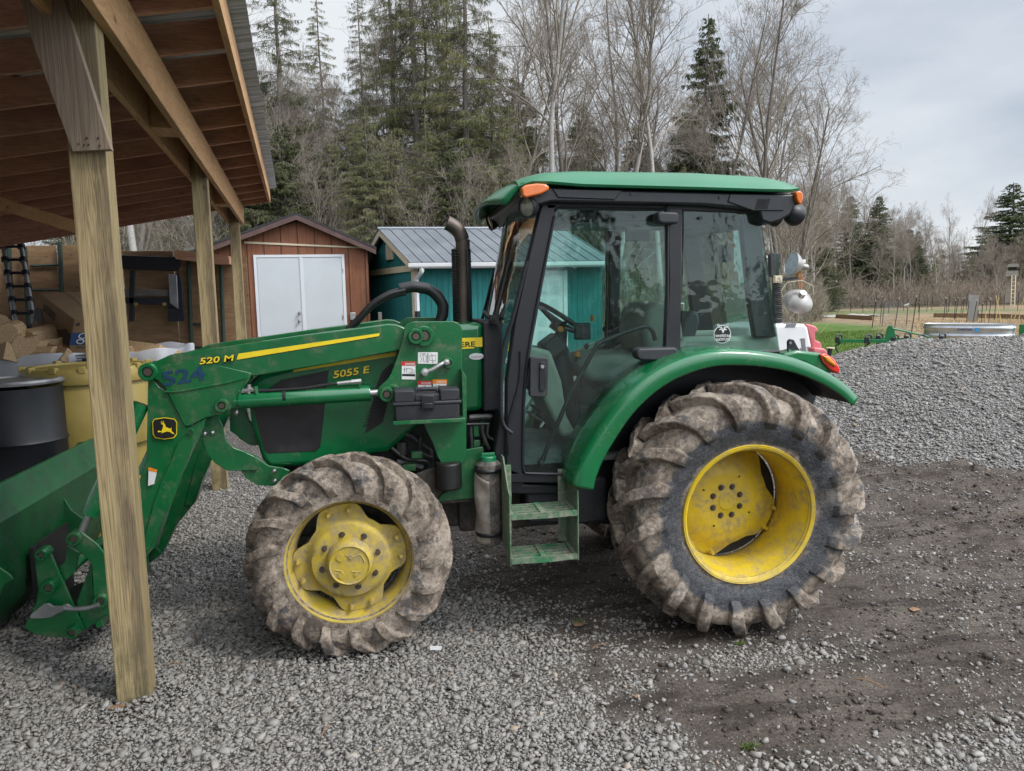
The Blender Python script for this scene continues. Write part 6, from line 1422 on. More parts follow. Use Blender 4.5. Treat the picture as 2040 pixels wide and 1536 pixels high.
mb = MB(); mb.prismx([(TYr-0.23, ez-0.045), (TYr-0.34, ez-0.05), (TYr-0.335, ez-0.11), (TYr-0.31, ez-0.14), (TYr-0.23, ez-0.145)], tx0-0.12, tx1+0.08); mb.build('gutter', 'white', tls, smooth=0, bevel=0.004)
tb('soffit_board', (tx0-0.12, TYr-0.228, ez-0.15), (tx1+0.08, TYr-0.21, ez-0.04), 'white paint')
mb = MB().tube(crspline([(tx0+0.12, TYr-0.28, ez-0.14), (tx0+0.12, TYr-0.28, ez-0.21), (tx0+0.05, TYr-0.12, ez-0.30), (tx0+0.03, TYr-0.07, ez-0.40), (tx0+0.03, TYr-0.07, 1.62)], 4), 0.045, 4); mb.build('downpipe', 'white', tls)
mb = MB().tube([(tx0+0.03, TYr-0.07, 1.62), (tx0+0.03, TYr-0.07, GZ+0.02)], 0.052, 10); mb.build('drain_hose', 'black', tls)
dx0, dx1 = P(1070, 600, TYr)[0]-0.08, P(1130, 600, TYr)[0]; dzt = P(1100, 539, TYr)[2]
mb = MB().b2((dx0-0.08, TYr-0.028, GZ+0.02), (dx0, TYr-0.002, dzt)).b2((dx1-0.08, TYr-0.028, GZ+0.02), (dx1, TYr-0.002, dzt)).b2((dx0, TYr-0.028, dzt-0.08), (dx1-0.08, TYr-0.002, dzt)); mb.build('door_frame', 'white', tls, smooth=0)
dd = MB().b2((dx0+0.003, TYr-0.018, GZ+0.02), (dx1-0.083, TYr-0.003, dzt-0.083)).build('door', 'white', tls, smooth=0)
w_ = dx1-0.083-dx0-0.003; hgt_ = dzt-0.083-GZ-0.02
for c_ in (0, 1):
    for (za, zb_) in ((0.80, 0.94), (0.47, 0.75), (0.08, 0.42)):
        xa = dx0+0.003+w_*(0.14+0.42*c_); mb = MB().b2((xa, TYr-0.022, GZ+0.02+hgt_*za), (xa+w_*0.30, TYr-0.0185, GZ+0.02+hgt_*zb_)); mb.build('door_panel', 'doorwhite', dd, smooth=0, bevel=0.006)
# timber stub seen between the sheds
solo(P(757, 645, 13.6)); tag(MB().b2((P(754, 640, 13.6)[0], 13.6, 0.3), (P(761, 640, 13.6)[0], 13.68, P(757, 622, 13.6)[2])).build('wooden_stake', 'greywood', None, bevel=0.004), 'short weathered stake standing between the red and teal sheds', 'stake')

# ------------------------------------------------------------------ trees
def barkmat(name, a, b, white=False):
    q = NB(name); n = q.noise(3, 6, 0.7, vec=q.map((6, 6, 2.0 if not white else 14)))
    c = q.ramp(n, [(0.35, a), (0.65, b)])
    if white: c = q.mix(q.step(q.noise(2, 4, 0.7, vec=q.map((3, 3, 12))), 0.58, 0.66), c, (0.05, 0.045, 0.04))
    q.base(c); q.set('Roughness', 0.9); return q.m
M['bark'] = barkmat('grey brown bark', (0.085, 0.070, 0.058), (0.20, 0.175, 0.15))
M['twig'] = barkmat('fine twigs', (0.17, 0.138, 0.108), (0.34, 0.295, 0.24))
M['palebark'] = barkmat('pale bark', (0.24, 0.225, 0.20), (0.42, 0.40, 0.37), True)
def needlemat(name, a, b, c):
    q = NB(name); f = q.math('ADD', q.math('MULTIPLY', q.noise(0.55, 3, 0.6), 0.5), q.math('MULTIPLY', q.noise(7, 4, 0.7), 0.5))
    q.base(q.ramp(f, [(0.36, a), (0.5, b), (0.64, c)])); q.set('Roughness', 0.85); q.set('Specular IOR Level', 0.2); return q.m
M['needleA'] = needlemat('spruce needles', (0.035, 0.048, 0.020), (0.075, 0.088, 0.035), (0.125, 0.13, 0.055))
M['needleB'] = needlemat('olive larch twigs', (0.075, 0.088, 0.034), (0.145, 0.152, 0.062), (0.23, 0.215, 0.105))
M['needleC'] = needlemat('dark cedar foliage', (0.034, 0.048, 0.022), (0.070, 0.092, 0.038), (0.12, 0.145, 0.06))

class TB:
    """numpy tree buffer of tapered three- or five-sided shoots"""
    def __init__(s): s.V = []; s.F = []; s.n = 0
    def shoot(s, pts, rs, k=3):
        pts = np.asarray(pts, float); m = len(pts); d = np.gradient(pts, axis=0); d /= (np.linalg.norm(d, axis=1, keepdims=True)+1e-9)
        ref = np.array([0.31, 0.87, 0.39]); a = np.cross(d, ref); a /= (np.linalg.norm(a, axis=1, keepdims=True)+1e-9); b = np.cross(d, a)
        an = 2*np.pi*np.arange(k)/k; r = np.asarray(rs)[:, None, None]
        V = pts[:, None, :]+r*(a[:, None, :]*np.cos(an)[None, :, None]+b[:, None, :]*np.sin(an)[None, :, None])
        i = np.arange(m-1)[:, None]*k; j = np.arange(k)[None, :]; j2 = (j+1) % k
        F = np.stack([i+j, i+j2, i+k+j2, i+k+j], -1).reshape(-1, 4)+s.n
        s.V.append(V.reshape(-1, 3)); s.F.append(F); s.n += m*k
    def blades(s, P0, D, W):
        """thin four-cornered slivers from P0 along D, half-width vector W"""
        P0, D, W = map(np.asarray, (P0, D, W)); n = len(P0)
        V = np.stack([P0-W*0.5, P0+W*0.5, P0+D*0.55+W, P0+D], 1); V = np.stack([P0, P0+D*0.5+W, P0+D, P0+D*0.5-W], 1)
        s.V.append(V.reshape(-1, 3)); s.F.append(np.arange(n*4).reshape(-1, 4)+s.n); s.n += n*4
    def mesh(s, name, mat):
        ob = bigmesh(name, np.concatenate(s.V), faces_quad=np.concatenate(s.F), mat=mat); return ob
def tree_obj(name, trunk, crown, mt, mc, kind):
    root = bpy.data.objects.new(name, None); col.objects.link(root)
    a = trunk.mesh('trunk', mt); a.parent = root; b = crown.mesh('crown', mc); b.parent = root; return root
def conifer(seed, H, w, mat, bare=0.12, dense=1.0, droop=0.5, strand=0.45, tr=0.16, lean=0.0, blade=0.013):
    g = np.random.default_rng(seed); t = TB(); c = TB()
    zz = np.linspace(-0.3, H, 14); wob = np.cumsum(g.normal(0, 0.03, 14)); wob2 = np.cumsum(g.normal(0, 0.03, 14))
    tp = np.stack([wob+lean*zz, wob2, zz], 1); t.shoot(tp, tr*(1-zz/H*0.93)+0.01, 7)
    z = H*bare
    while z < H*0.985:
        f = (z/H-bare)/(1-bare); Lb = w*(1-f)**0.75*(0.55+0.45*min(1, f*6))
        nb = 3+int(g.random()*3*dense)
        for _ in range(nb):
            az = g.uniform(0, 2*np.pi); L_ = Lb*g.uniform(0.55, 1.15)+0.12; n = 7
            s = np.linspace(0, 1, n); up = g.uniform(-0.05, 0.30)*(0.4+f)
            out = np.array([math.cos(az), math.sin(az), 0])
            base = np.array([np.interp(z, zz, tp[:, 0]), np.interp(z, zz, tp[:, 1]), z])
            dr = droop*g.uniform(0.5, 1.3)*(1-0.6*f)
            pts = base+out*(L_*s)[:, None]+np.array([0, 0, 1])*(L_*(up*s-dr*s**1.6+0.30*dr*s**4))[:, None]
            t.shoot(pts, (0.024*(L_/3)+0.007)*(1-0.75*s), 3)
            side = np.array([-out[1], out[0], 0]); ns = int(max(5, L_*17*dense))
            q = g.uniform(0.12, 1, ns)**0.8; P0 = np.stack([np.interp(q, s, pts[:, k]) for k in range(3)], 1)
            # side shoots with hanging foliage
            sl = (0.30*L_*(1-0.6*q)+0.06)*g.uniform(0.3, 1.0, ns)*np.where(g.random(ns) < 0.5, -1, 1)
            P1 = P0+side*sl[:, None]+out*(np.abs(sl)*0.6)[:, None]+np.array([0, 0, -1])*(np.abs(sl)*0.35)[:, None]
            W = np.stack([g.normal(0, 1, ns), g.normal(0, 1, ns), g.normal(0, 1, ns)], 1); W /= np.linalg.norm(W, axis=1, keepdims=True)
            t.blades(P0, P1-P0, W*0.010)
            m = 5; k = np.repeat(np.arange(ns), m); tt = g.uniform(0.0, 1, ns*m); S = P0[k]+(P1-P0)[k]*tt[:, None]
            ln = strand*g.uniform(0.3, 1.0, ns*m)*(0.35+0.65*(1-f))
            D = np.stack([g.normal(0, 0.35, ns*m), g.normal(0, 0.35, ns*m), -np.abs(g.normal(0.8, 0.35, ns*m))], 1)*ln[:, None]+out*0.10*ln[:, None]
            W = np.stack([g.normal(0, 1, ns*m), g.normal(0, 1, ns*m), g.normal(0, 0.4, ns*m)], 1); W /= np.linalg.norm(W, axis=1, keepdims=True)
            c.blades(S, D, W*blade*g.uniform(0.6, 1.6, (ns*m, 1)))
        z += g.uniform(0.16, 0.34)*(H/16)/dense**0.5*(0.62 if bare < 0.06 else 1)
    return tree_obj('conifer_tree', t, c, M['bark'], mat, 'c')
def bare_tree(seed, H, spread=0.33, lean=0.0, pale=False, tr=0.14, first=0.25, levels=5, twig=0.0045, up=0.35, dens=1.0):
    g = np.random.default_rng(seed); t = TB(); c = TB()
    def grow(p, d, L_, r, lev, buf):
        n = 6 if lev < 2 else 4; pts = [p]; q = p.copy(); dd = d.copy()
        for i in range(n):
            dd = dd+g.normal(0, 0.07+0.035*lev, 3)+np.array([0, 0, 0.05*up*(lev > 0)]); dd /= np.linalg.norm(dd); q = q+dd*L_/n; pts.append(q)
        pts = np.array(pts); rs = r*np.linspace(1, 0.45 if lev else 0.25, n+1)
        (t if lev == 0 else c).shoot(pts, rs, 7 if lev == 0 else (4 if lev < 3 else 3))
        if lev >= levels: return
        nb = int(({0: 15, 1: 6, 2: 5, 3: 4, 4: 3}[lev])*dens*g.uniform(0.8, 1.25))
        for k in range(max(nb, 2)):
            f = g.uniform(first if lev == 0 else 0.18, 1.0)**(0.8 if lev == 0 else 1); i = min(int(f*n), n-1); u_ = f*n-i; b = pts[i]*(1-u_)+pts[i+1]*u_; bd = pts[i+1]-pts[i]; bd /= np.linalg.norm(bd)
            az = g.uniform(0, 2*np.pi); a = np.cross(bd, [math.cos(az), math.sin(az), 0.2]); a /= np.linalg.norm(a)
            ang = g.uniform(0.45, 1.0) if lev else g.uniform(0.5, 1.05)*(1.1-0.4*f); nd = bd*math.cos(ang)+a*math.sin(ang); nd[2] += up*0.45; nd /= np.linalg.norm(nd)
            l2 = (H*spread*(1.15-0.75*f) if lev == 0 else L_*g.uniform(0.42, 0.75)*(1.15-0.5*f)); grow(b, nd, l2, max(rs[i]*(0.42 if lev == 0 else 0.55), twig*(1.0 if lev > 2 else 1.6)), lev+1, c)
    grow(np.array([0, 0, -0.3]), np.array([lean, 0, 1.0]), H, tr, 0, t)
    return tree_obj('bare_tree', t, c, M['palebark' if pale else 'bark'], M['twig'], 'b')
PROT = {}
PROT['ca'] = conifer(1, 19, 3.6, M['needleB'], bare=0.10, dense=1.3, droop=0.55, strand=0.40, tr=0.20, blade=0.009)
PROT['cb'] = conifer(2, 20, 3.2, M['needleA'], bare=0.12, dense=1.15, droop=0.45, strand=0.34, tr=0.21, blade=0.009)
PROT['cc'] = conifer(3, 13, 2.7, M['needleC'], bare=0.03, dense=1.25, droop=0.15, strand=0.38, tr=0.14, blade=0.022)
PROT['cd'] = conifer(4, 16, 3.8, M['needleB'], bare=0.05, dense=1.1, droop=0.6, strand=0.42, tr=0.17, blade=0.010)
PROT['ce'] = conifer(5, 14, 3.4, M['needleA'], bare=0.02, dense=1.3, droop=0.3, strand=0.45, tr=0.16, blade=0.020)
PROT['ba'] = bare_tree(11, 17, 0.30, pale=True, tr=0.17, first=0.35)
PROT['bb'] = bare_tree(12, 16, 0.36, tr=0.15, first=0.28)
PROT['bc'] = bare_tree(13, 14, 0.42, tr=0.14, first=0.18)
PROT['bd'] = bare_tree(14, 17, 0.22, pale=True, tr=0.13, first=0.4, levels=4, dens=1.1)
PROT['be'] = bare_tree(15, 9, 0.45, tr=0.07, first=0.08, levels=4, up=0.6)
PROTH = dict(ca=19, cb=20, cc=13, cd=16, ce=14, ba=17, bb=16, bc=14, bd=17, be=9)
used = set(); rt = random.Random(21)
def plant(kind, u, y, vtop, label, cat='tree', group=None, lean=0.0, rz=None, wide=1.0, x=None):
    """stand a tree at distance y in the direction of pixel column u, tall enough to reach pixel row vtop"""
    if x is None: x = P(u, 560, y)[0]
    z0 = gz(x, y); top = P(u, vtop, y)[2]; s = max(0.25, (top-z0)/PROTH[kind])
    o_ = PROT[kind] if kind not in used else copy_tree(PROT[kind]); used.add(kind)
    o_.location = (x, y, z0-0.05); o_.scale = (s*wide, s*wide, s); o_.rotation_euler = (0, lean, rt.uniform(0, 6.28) if rz is None else rz)
    tag(o_, label, cat, group); return o_
GL = 'trees of the woods behind the sheds'
near = [('cb', 572, 25, -190, 'tall spruce with mossy trunk rising behind the red shed roof', 1.0), ('ca', 845, 25, -330, 'tall drooping conifer standing behind the teal shed ridge', 1.0), ('ca', 935, 23.5, -300, 'straight pale-trunked conifer between teal shed ridge and cab roof', 0.95),
        ('ba', 1096, 23, -260, 'white-barked bare tree rising above the front of the cab roof', 0.85), ('bb', 1158, 25, -160, 'dark bare tree beside the white-barked one above the cab', 0.8), ('bd', 1218, 26, -120, 'slender bare tree with upright limbs above the cab roof', 1.2),
        ('bb', 1250, 28, -60, 'many-limbed bare tree above the middle of the cab roof', 0.9), ('ba', 1330, 25, -180, 'leaning pale birch-like tree above the cab roof', 0.8), ('bc', 1400, 31, 10, 'bare tree in front of the dark evergreen above the cab', 0.8),
        ('cc', 1395, 33, 30, 'dark narrow evergreen standing above the rear of the cab roof', 0.95), ('bb', 1490, 30, 10, 'forked bare tree above the rear of the cab roof', 1.0), ('bc', 1545, 29, 75, 'wide bare tree with twigs spreading into the open sky at right', 1.15),
        ('cd', 505, 23, 140, 'feathery conifer close behind the shed roof edge', 0.9), ('ce', 610, 30, 205, 'bushy dark evergreen between the two sheds', 1.0), ('ca', 800, 28, -260, 'thin drooping conifer left of the teal shed ridge', 0.9),
        ('cb', 745, 31, -60, 'tall thin spruce in front of the bright gap of sky', 0.7), ('cd', 985, 26, 40, 'drooping conifer left of the front cab lamp', 1.0), ('ce', 1035, 31, 150, 'olive evergreen behind the front of the cab roof', 1.0),
        ('cc', 1170, 36, 200, 'low dark cedar behind the bare trunks above the cab', 1.1), ('cc', 1275, 38, 245, 'dark cedar just above the cab roof', 1.3), ('ba', 288, 17.5, -260, 'peeling pale trunk seen under the shed roof', 0.9), ('bb', 252, 19, -200, 'grey trunk seen beside the leaning shed post', 0.9),
        ('ca', 660, 33, -20, 'grey-green conifer against the sky above the red shed', 0.8), ('bd', 1045, 27, -90, 'thin pale bare tree left of the white-barked one', 1.0), ('ce', 1330, 42, 290, 'distant evergreen peeking over the cab roof', 1.2)]
for k, u, y, vt_, lb_, wd_ in near: plant(k, u, y, vt_, lb_, wide=wd_, lean={1330: R(7), 1490: R(5), 935: R(0.5)}.get(u, R(rt.uniform(-1.5, 1.5))))
def where(u, near=True):
    for lim, t_ in (((480, 'seen under the pole shed roof'), (700, 'above the red shed'), (960, 'above the teal shed'), (1250, 'above the front half of the cab'), (1500, 'above the rear half of the cab'), (3000, 'just right of the cab')) if near else ((1640, 'above the light tower'), (1730, 'left of the pointed dark spruce'), (1850, 'above the garden posts'), (1950, 'above the stock tank'), (3000, 'beside the deer stand'))):
        if u < lim: return t_
for i in range(64):
    u = rt.uniform(250, 1610); y = rt.uniform(26, 44); k = rt.choice(['be', 'bc', 'bb', 'be', 'bd'])
    vt_ = rt.uniform(170, 400) if u < 1000 else rt.uniform(150, 420)
    plant(k, u, y, vt_, 'leafless tree crowded in the woods '+where(u), group='bare trees '+where(u), wide=rt.uniform(0.9, 1.3), lean=R(rt.uniform(-4, 4)))
for i in range(40):
    u = rt.uniform(150, 1330)+(300 if i % 9 == 0 else 0); y = rt.uniform(25, 46); k = rt.choice(['cd', 'ce', 'ca', 'cc', 'cd'])
    plant(k, u, y, rt.uniform(230, 390) if u < 1060 else rt.uniform(300, 420), 'olive evergreen in the woods '+where(u), group='evergreens '+where(u), wide=rt.uniform(1.0, 1.5))
for i in range(12): plant(rt.choice(['bb', 'bc', 'bd']), rt.uniform(-40, 480), rt.uniform(20, 32), rt.uniform(200, 380), 'leafless tree standing in the gap under the pole shed roof', group='bare trees in the gap under the roof', wide=1.1)
for i in range(9):
    u = 470+i*64+rt.uniform(-12, 12); plant(rt.choice(['bb', 'bc', 'be', 'bb']), u, rt.uniform(22, 29), rt.uniform(-60, 190), 'taller bare branching tree '+where(u), group='taller bare trees '+where(u), wide=rt.uniform(0.7, 1.0), lean=R(rt.uniform(-5, 5)))
for i in range(26):
    plant(rt.choice(['cd', 'ca', 'cd', 'ce']), 470+i*24+rt.uniform(-8, 8), rt.uniform(20.5, 26), rt.uniform(170, 330), 'olive drooping conifer rising directly behind the shed roofs', group='conifers directly behind the sheds', wide=rt.uniform(1.0, 1.3))
# young trees right behind the sheds
for i in range(14): plant('be', rt.uniform(480, 1060), rt.uniform(19.5, 24), rt.uniform(290, 420), 'pale leafless sapling directly behind the shed roofs', group='saplings behind the sheds', wide=rt.uniform(0.8, 1.2))
# trees on the near side of the yard, behind the photographer: the cab glass mirrors them
for i, (x_, y_, k_) in enumerate([(-14, -20, 'cc'), (-9, -24, 'ce'), (-3, -22, 'bb'), (2, -25, 'ce'), (6, -21, 'bc'), (10, -26, 'cc'), (15, -22, 'bb'), (20, -25, 'cc'), (-20, -25, 'bb'), (26, -20, 'bc'), (-26, -18, 'ce')]):
    o_ = copy_tree(PROT[k_]) if k_ in used else PROT[k_]; used.add(k_); o_.location = (x_, y_, 0); o_.scale = (0.8, 0.8, 0.75); o_.rotation_euler = (0, 0, i*1.3)
    tag(o_, 'tree seen only as a dark reflection in the cab glass', 'tree', 'trees on the near side of the yard')
# right-hand treeline
far = [('cc', 1748, 78, 388, 'pointed dark spruce in the middle of the far treeline', 1.3), ('cc', 1686, 80, 388, 'pointed green spruce left of centre in the far treeline', 1.3), ('cc', 1712, 84, 440, 'broad dark evergreen between the two pointed spruces', 1.6), ('cc', 2012, 88, 362, 'large spruce towering over the deer stand', 2.2), ('ce', 1975, 92, 470, 'bushy olive evergreen left of the deer stand', 1.6), ('ce', 2045, 84, 430, 'bushy evergreen at the right edge of the picture', 2.0),
       ('cc', 1810, 90, 455, 'dark evergreen half hidden by bare trees in the far treeline', 1.5), ('bb', 1895, 84, 410, 'forked dead-looking tree standing above the far treeline', 0.6), ('bc', 1935, 86, 402, 'crooked bare tree above the far treeline, left of the deer stand', 0.5), ('bb', 1850, 86, 425, 'tall thin bare tree in the far treeline above the stock tank', 0.6), ('ce', 1625, 60, 410, 'olive evergreen beside the rear cab lamps', 1.3), ('ba', 1645, 62, 355, 'pale tall bare tree at the left end of the far treeline', 0.9), ('bb', 1700, 70, 362, 'tall grey bare tree behind the left spruce', 0.8)]
for k, u, y, vt_, lb_, wd_ in far: plant(k, u, y, vt_, lb_, wide=wd_)
for i in range(104):
    u = rt.uniform(1540, 2090); y = rt.uniform(70, 96) if u > 1640 else rt.uniform(48, 80); base_ = np.interp(u, [1540, 1640, 1750, 1850, 1960, 2090], [340, 375, 405, 450, 470, 470])
    plant(rt.choice(['bb', 'bc', 'bd', 'ba', 'bd']), u, y, base_+rt.uniform(0, 90), 'thin grey leafless tree in the far treeline '+where(u, False), group='far bare trees '+where(u, False), wide=rt.uniform(0.8, 1.25), lean=R(rt.uniform(-3, 3)))
for i in range(14): plant(rt.choice(['ce', 'cc']), rt.uniform(1540, 1850), rt.uniform(75, 98), rt.uniform(450, 520), 'small evergreen among bare trunks in the far treeline', group='evergreens of the far treeline', wide=1.3)
for k in PROT:
    if k not in used: bpy.data.objects.remove(PROT[k])

# ------------------------------------------------------------------ undergrowth
def brush(name, n, fx, hmin, hmax, r, mat, seed, L0=0.9):
    """a tangle of short shoots standing in clumps"""
    g = np.random.default_rng(seed); x, y = fx(g, n); z = height(x, y); hh = (hmin+(hmax-hmin)*np.clip(fbm(x*0.35, y*0.35, seed, 3)*1.6-0.3, 0, 1))
    k = g.uniform(0, 1, n)**1.25; P0 = np.stack([x, y, z+k*hh], 1); ln = L0*g.uniform(0.4, 1.2, n)*(1-0.4*k)
    d = np.stack([g.normal(0, 0.55, n), g.normal(0, 0.55, n), np.abs(g.normal(0.75, 0.4, n))], 1); b = g.normal(0, 0.16, (n, 3))
    P1 = P0+(d*0.5+b)*ln[:, None]; P2 = P0+d*ln[:, None]
    w = g.normal(0, 1, (n, 3)); w[:, 2] = 0; w /= np.linalg.norm(w, axis=1, keepdims=True); w2 = np.stack([-w[:, 1], w[:, 0], w[:, 2]], 1); r = r*(1.2-0.7*k)[:, None]
    V = np.stack([P0+w*r, P0-w*r*0.5+w2*r, P0-w*r*0.5-w2*r, P1+w*r*0.7, P1-w*r*0.35+w2*r*0.7, P1-w*r*0.35-w2*r*0.7, P2], 1)
    T_ = np.array([(0, 1, 4), (0, 4, 3), (1, 2, 5), (1, 5, 4), (2, 0, 3), (2, 3, 5), (3, 4, 6), (4, 5, 6), (5, 3, 6)])
    F = T_[None]+(np.arange(n)*7)[:, None, None]; return bigmesh(name, V.reshape(-1, 3), faces_tri=F.reshape(-1, 3), mat=mat)
def reg(u0, u1, y0, y1):
    def f(g, n):
        y = g.uniform(y0, y1, n); u = g.uniform(u0, u1, n); return np.array([P(a, 560, 1.0)[0] for a in np.linspace(u0, u1, 200)])[((u-u0)/(u1-u0)*199).astype(int)]*y, y
    return f
M['brush'] = barkmat('undergrowth stems', (0.13, 0.11, 0.075), (0.27, 0.24, 0.175)); M['brushred'] = barkmat('reddish undergrowth', (0.15, 0.118, 0.09), (0.28, 0.225, 0.17))
tag(brush('undergrowth', 42000, reg(120, 1600, 18.5, 34), 0.5, 4.0, 0.010, M['brush'], 3), kind='stuff')
tag(brush('far_undergrowth', 60000, reg(1420, 2120, 66, 104), 0.3, 4.4, 0.024, M['brushred'], 5, 1.3), kind='stuff')
tag(brush('hedge_growth', 30000, reg(1380, 1640, 40, 62), 0.5, 3.6, 0.016, M['brush'], 6, 1.1), kind='stuff')
# far wood closing the horizon
wd = TB(); g_ = np.random.default_rng(9)
for i in range(900):
    x = g_.uniform(-160, 260); y = 118+g_.uniform(0, 40)+abs(x-30)*0.1; h = g_.uniform(6, 11)
    n_ = 26; zc = g_.uniform(0.5, h, n_); a = g_.uniform(0, 6.28, n_); rr_ = (1-zc/h)*2.6+0.2
    P0 = np.stack([x+0*zc, y+0*zc, zc], 1); D = np.stack([np.cos(a)*rr_, np.sin(a)*rr_, g_.uniform(-0.8, 1.2, n_)], 1); W = g_.normal(0, 0.35, (n_, 3)); wd.blades(P0, D, W)
tag(wd.mesh('distant_wood', M['needleB']), kind='stuff')
# ------------------------------------------------------------------ yard behind the tractor
class FRm:
    """a local frame standing on the ground under pixel (u0, v0), turned to face the yard; s = pixels per metre there"""
    def __init__(s, u0, v0, yaw=None, z=None):
        x, y, _ = G(u0, v0); s.z = gz(x, y) if z is None else z; s.o = Vector((x, y, s.z)); s.d = math.hypot(x, y)
        az = math.atan2(x, y); s.yaw = -az if yaw is None else R(yaw); s.M = Matrix.Rotation(s.yaw, 3, 'Z'); s.s = FPX/(s.d*math.cos(az-_y)); s.u0, s.v0 = u0, v0
    def px(s, u, v, b=0.0): return s.o+s.M @ Vector(((u-s.u0)/s.s, b, (s.v0-v)/s.s))
    def m(s, a, b, c): return s.o+s.M @ Vector((a, b, c))
    def xf(s, mb): mb.xf(lambda v: s.m(v.x, v.y, v.z)); return mb
# light tower trailer
LY = 11.0
lt = thing('light_tower', P(1590, 820, LY), 'white and faded red towable light tower with round lamps behind the tractor', 'light tower')
body = poly([(1490, 652), (1548, 646), (1604, 645), (1610, 652), (1618, 690), (1622, 745), (1490, 750)], LY, 1.3, 'engine_cover', 'white', lt, bevel=0.05, seg=3)
textpx('1-800-RENTS', (1564, 704), (1617, 696), 6, LY-0.004, bold=0.01).build('hire_lettering', 'decalblack', body, smooth=0)
poly([(1596, 674), (1604, 674), (1606, 700), (1599, 702)], LY-0.01, 0.02, 'cover_latch', 'decalgrey', body, bevel=0.003)
for k in range(5): u = 1594+k*2.2; MB().tube([P(u, 675, LY-0.004), P(u+0.2, 679, LY-0.004)], 0.004, 5).build('vent_slit', 'decalgrey', body)
poly([(1568, 646.5), (1576, 644), (1588, 644), (1584, 652), (1564, 652)], LY-0.01, 0.2, 'top_recess', 'decalgrey', body, bevel=0.004)
poly([(1605, 645), (1614, 646), (1627, 650), (1632, 660), (1625, 663), (1626, 678), (1636, 681), (1640, 700), (1641, 745), (1623, 746), (1618, 690)], LY+0.02, 1.2, 'end_panel', 'redplastic', lt, bevel=0.03, seg=3)
poly([(1621, 692), (1643, 694), (1650, 700), (1650, 720), (1622, 720)], LY-0.15, 0.3, 'mudguard', 'redplastic', lt, bevel=0.03)
for dy in (0.0, 1.25):
    p = P(1560, 790, LY+dy); MB().lathe([(-0.1, 0.15), (-0.1, 0.30), (-0.07, 0.33), (0.07, 0.33), (0.1, 0.30), (0.1, 0.15)], (p[0], LY+dy+0.05, 0.33), 'y', 24).build('wheel', 'rubberhose', lt)
MB().b2((P(1500, 740, LY)[0], LY+0.1, 0.3), (P(1640, 740, LY)[0], LY+1.2, P(1500, 744, LY)[2])).build('trailer_bed', 'black', lt)
LM = LY+0.5
a_ = P(1549, 505, LM); mb = MB().b2((a_[0]-0.04, LM, 0.9), (a_[0]+0.04, LM+0.08, a_[2])); mb.build('mast', 'greenpost', lt, bevel=0.005)
poly([(1535, 508), (1539, 503), (1545, 505), (1546, 552), (1536, 552)], LM-0.1, 0.1, 'winch_bracket', 'plastic', lt, bevel=0.01)
bx_ = poly([(1544.5, 549), (1559, 549), (1559, 563.5), (1544.5, 563.5)], LM-0.16, 0.08, 'junction_box', 'cream', lt, bevel=0.008)
tri = [(1551.8, 553), (1547.5, 560.5), (1556, 560.5)]; MB().tube([P(u, v, LM-0.163) for u, v in tri+[tri[0]]], 0.004, 5).build('hazard_mark', 'decalgrey', bx_)
poly([(1556, 555), (1590, 550), (1592, 556), (1558, 560)], LM-0.1, 0.06, 'crossarm', 'black', lt, bevel=0.004)
cc2 = MB(); hl = [P(1549+7*math.cos(k*0.9)+k*0.03, 563+k*0.62, LM-0.12+0.05*math.sin(k*0.9)) for k in range(130)]; cc2.tube(hl, 0.010, 5); cc2.build('coiled_cable', 'rubberhose', lt)
M['lampmetal'] = simple('warm grey lamp metal', (0.42, 0.40, 0.37), 0.35, metal=0.7, var=0.2)
def floodlamp(cpx, dirv, r, dep, tag_):
    c = Vector(P(*cpx, LM-0.1)); d = Vector(dirv).normalized(); q = d.to_track_quat('Z', 'Y').to_matrix()
    prof = [(-dep-0.10, 0.001), (-dep-0.10, 0.05), (-dep, 0.055), (-dep*0.8, 0.5*r), (-dep*0.4, 0.84*r), (0, r), (0.008, r*1.02), (0.012, r*0.97), (0.0, r*0.95), (-dep*0.4, 0.78*r), (-dep*0.75, 0.42*r), (-dep*0.78, 0.001)]
    mb = MB().lathe(prof, (0, 0, 0), 'z', 36); mb.xf(lambda v: q @ v+c); ob = mb.build('floodlight', 'lampmetal', lt, smooth=50)
    g = MB().lathe([(0.002, 0.95*r), (0.002, 0.001)], (0, 0, 0), 'z', 30); g.xf(lambda v: q @ v+c); g.build('lamp_glass', simple('flood glass '+tag_, (0.34, 0.42, 0.45), 0.15, coat=0.7), ob); return ob, c, d
ob, c, d = floodlamp((1577, 526), (-0.97, 0.0, 0.20), 0.205, 0.19, 'a')
MB().box(P(1598, 521, LM-0.05), (0.10, 0.06, 0.06)).build('ballast_plug', 'white', ob, bevel=0.006)
MB().tube([P(1596, 527, LM), P(1596, 536, LM)], 0.03, 4).build('warning_tag', 'decalorange', ob)
MB().tube([P(1592, 535, LM-0.03), P(1588, 552, LM-0.03)], 0.03, 6).build('lamp_bracket', simple('brass bracket', (0.33, 0.24, 0.08), 0.5, metal=0.5), ob)
ob, c, d = floodlamp((1590, 600), (0.12, 0.80, -0.58), 0.245, 0.15, 'b')
MB().tube([P(1559, 592, LM-0.1), P(1556, 580, LM-0.1), P(1568, 562, LM-0.1), P(1598, 559, LM-0.1), P(1620, 570, LM-0.1), P(1621, 586, LM-0.1)], 0.007, 6).build('yoke', 'cream', ob)
for u in (1591, 1595, 1598): MB().tube([P(u, 530, LM-0.04), P(u+1, 575, LM-0.1)], 0.004, 5).build('lamp_wire', 'decalorange', ob)
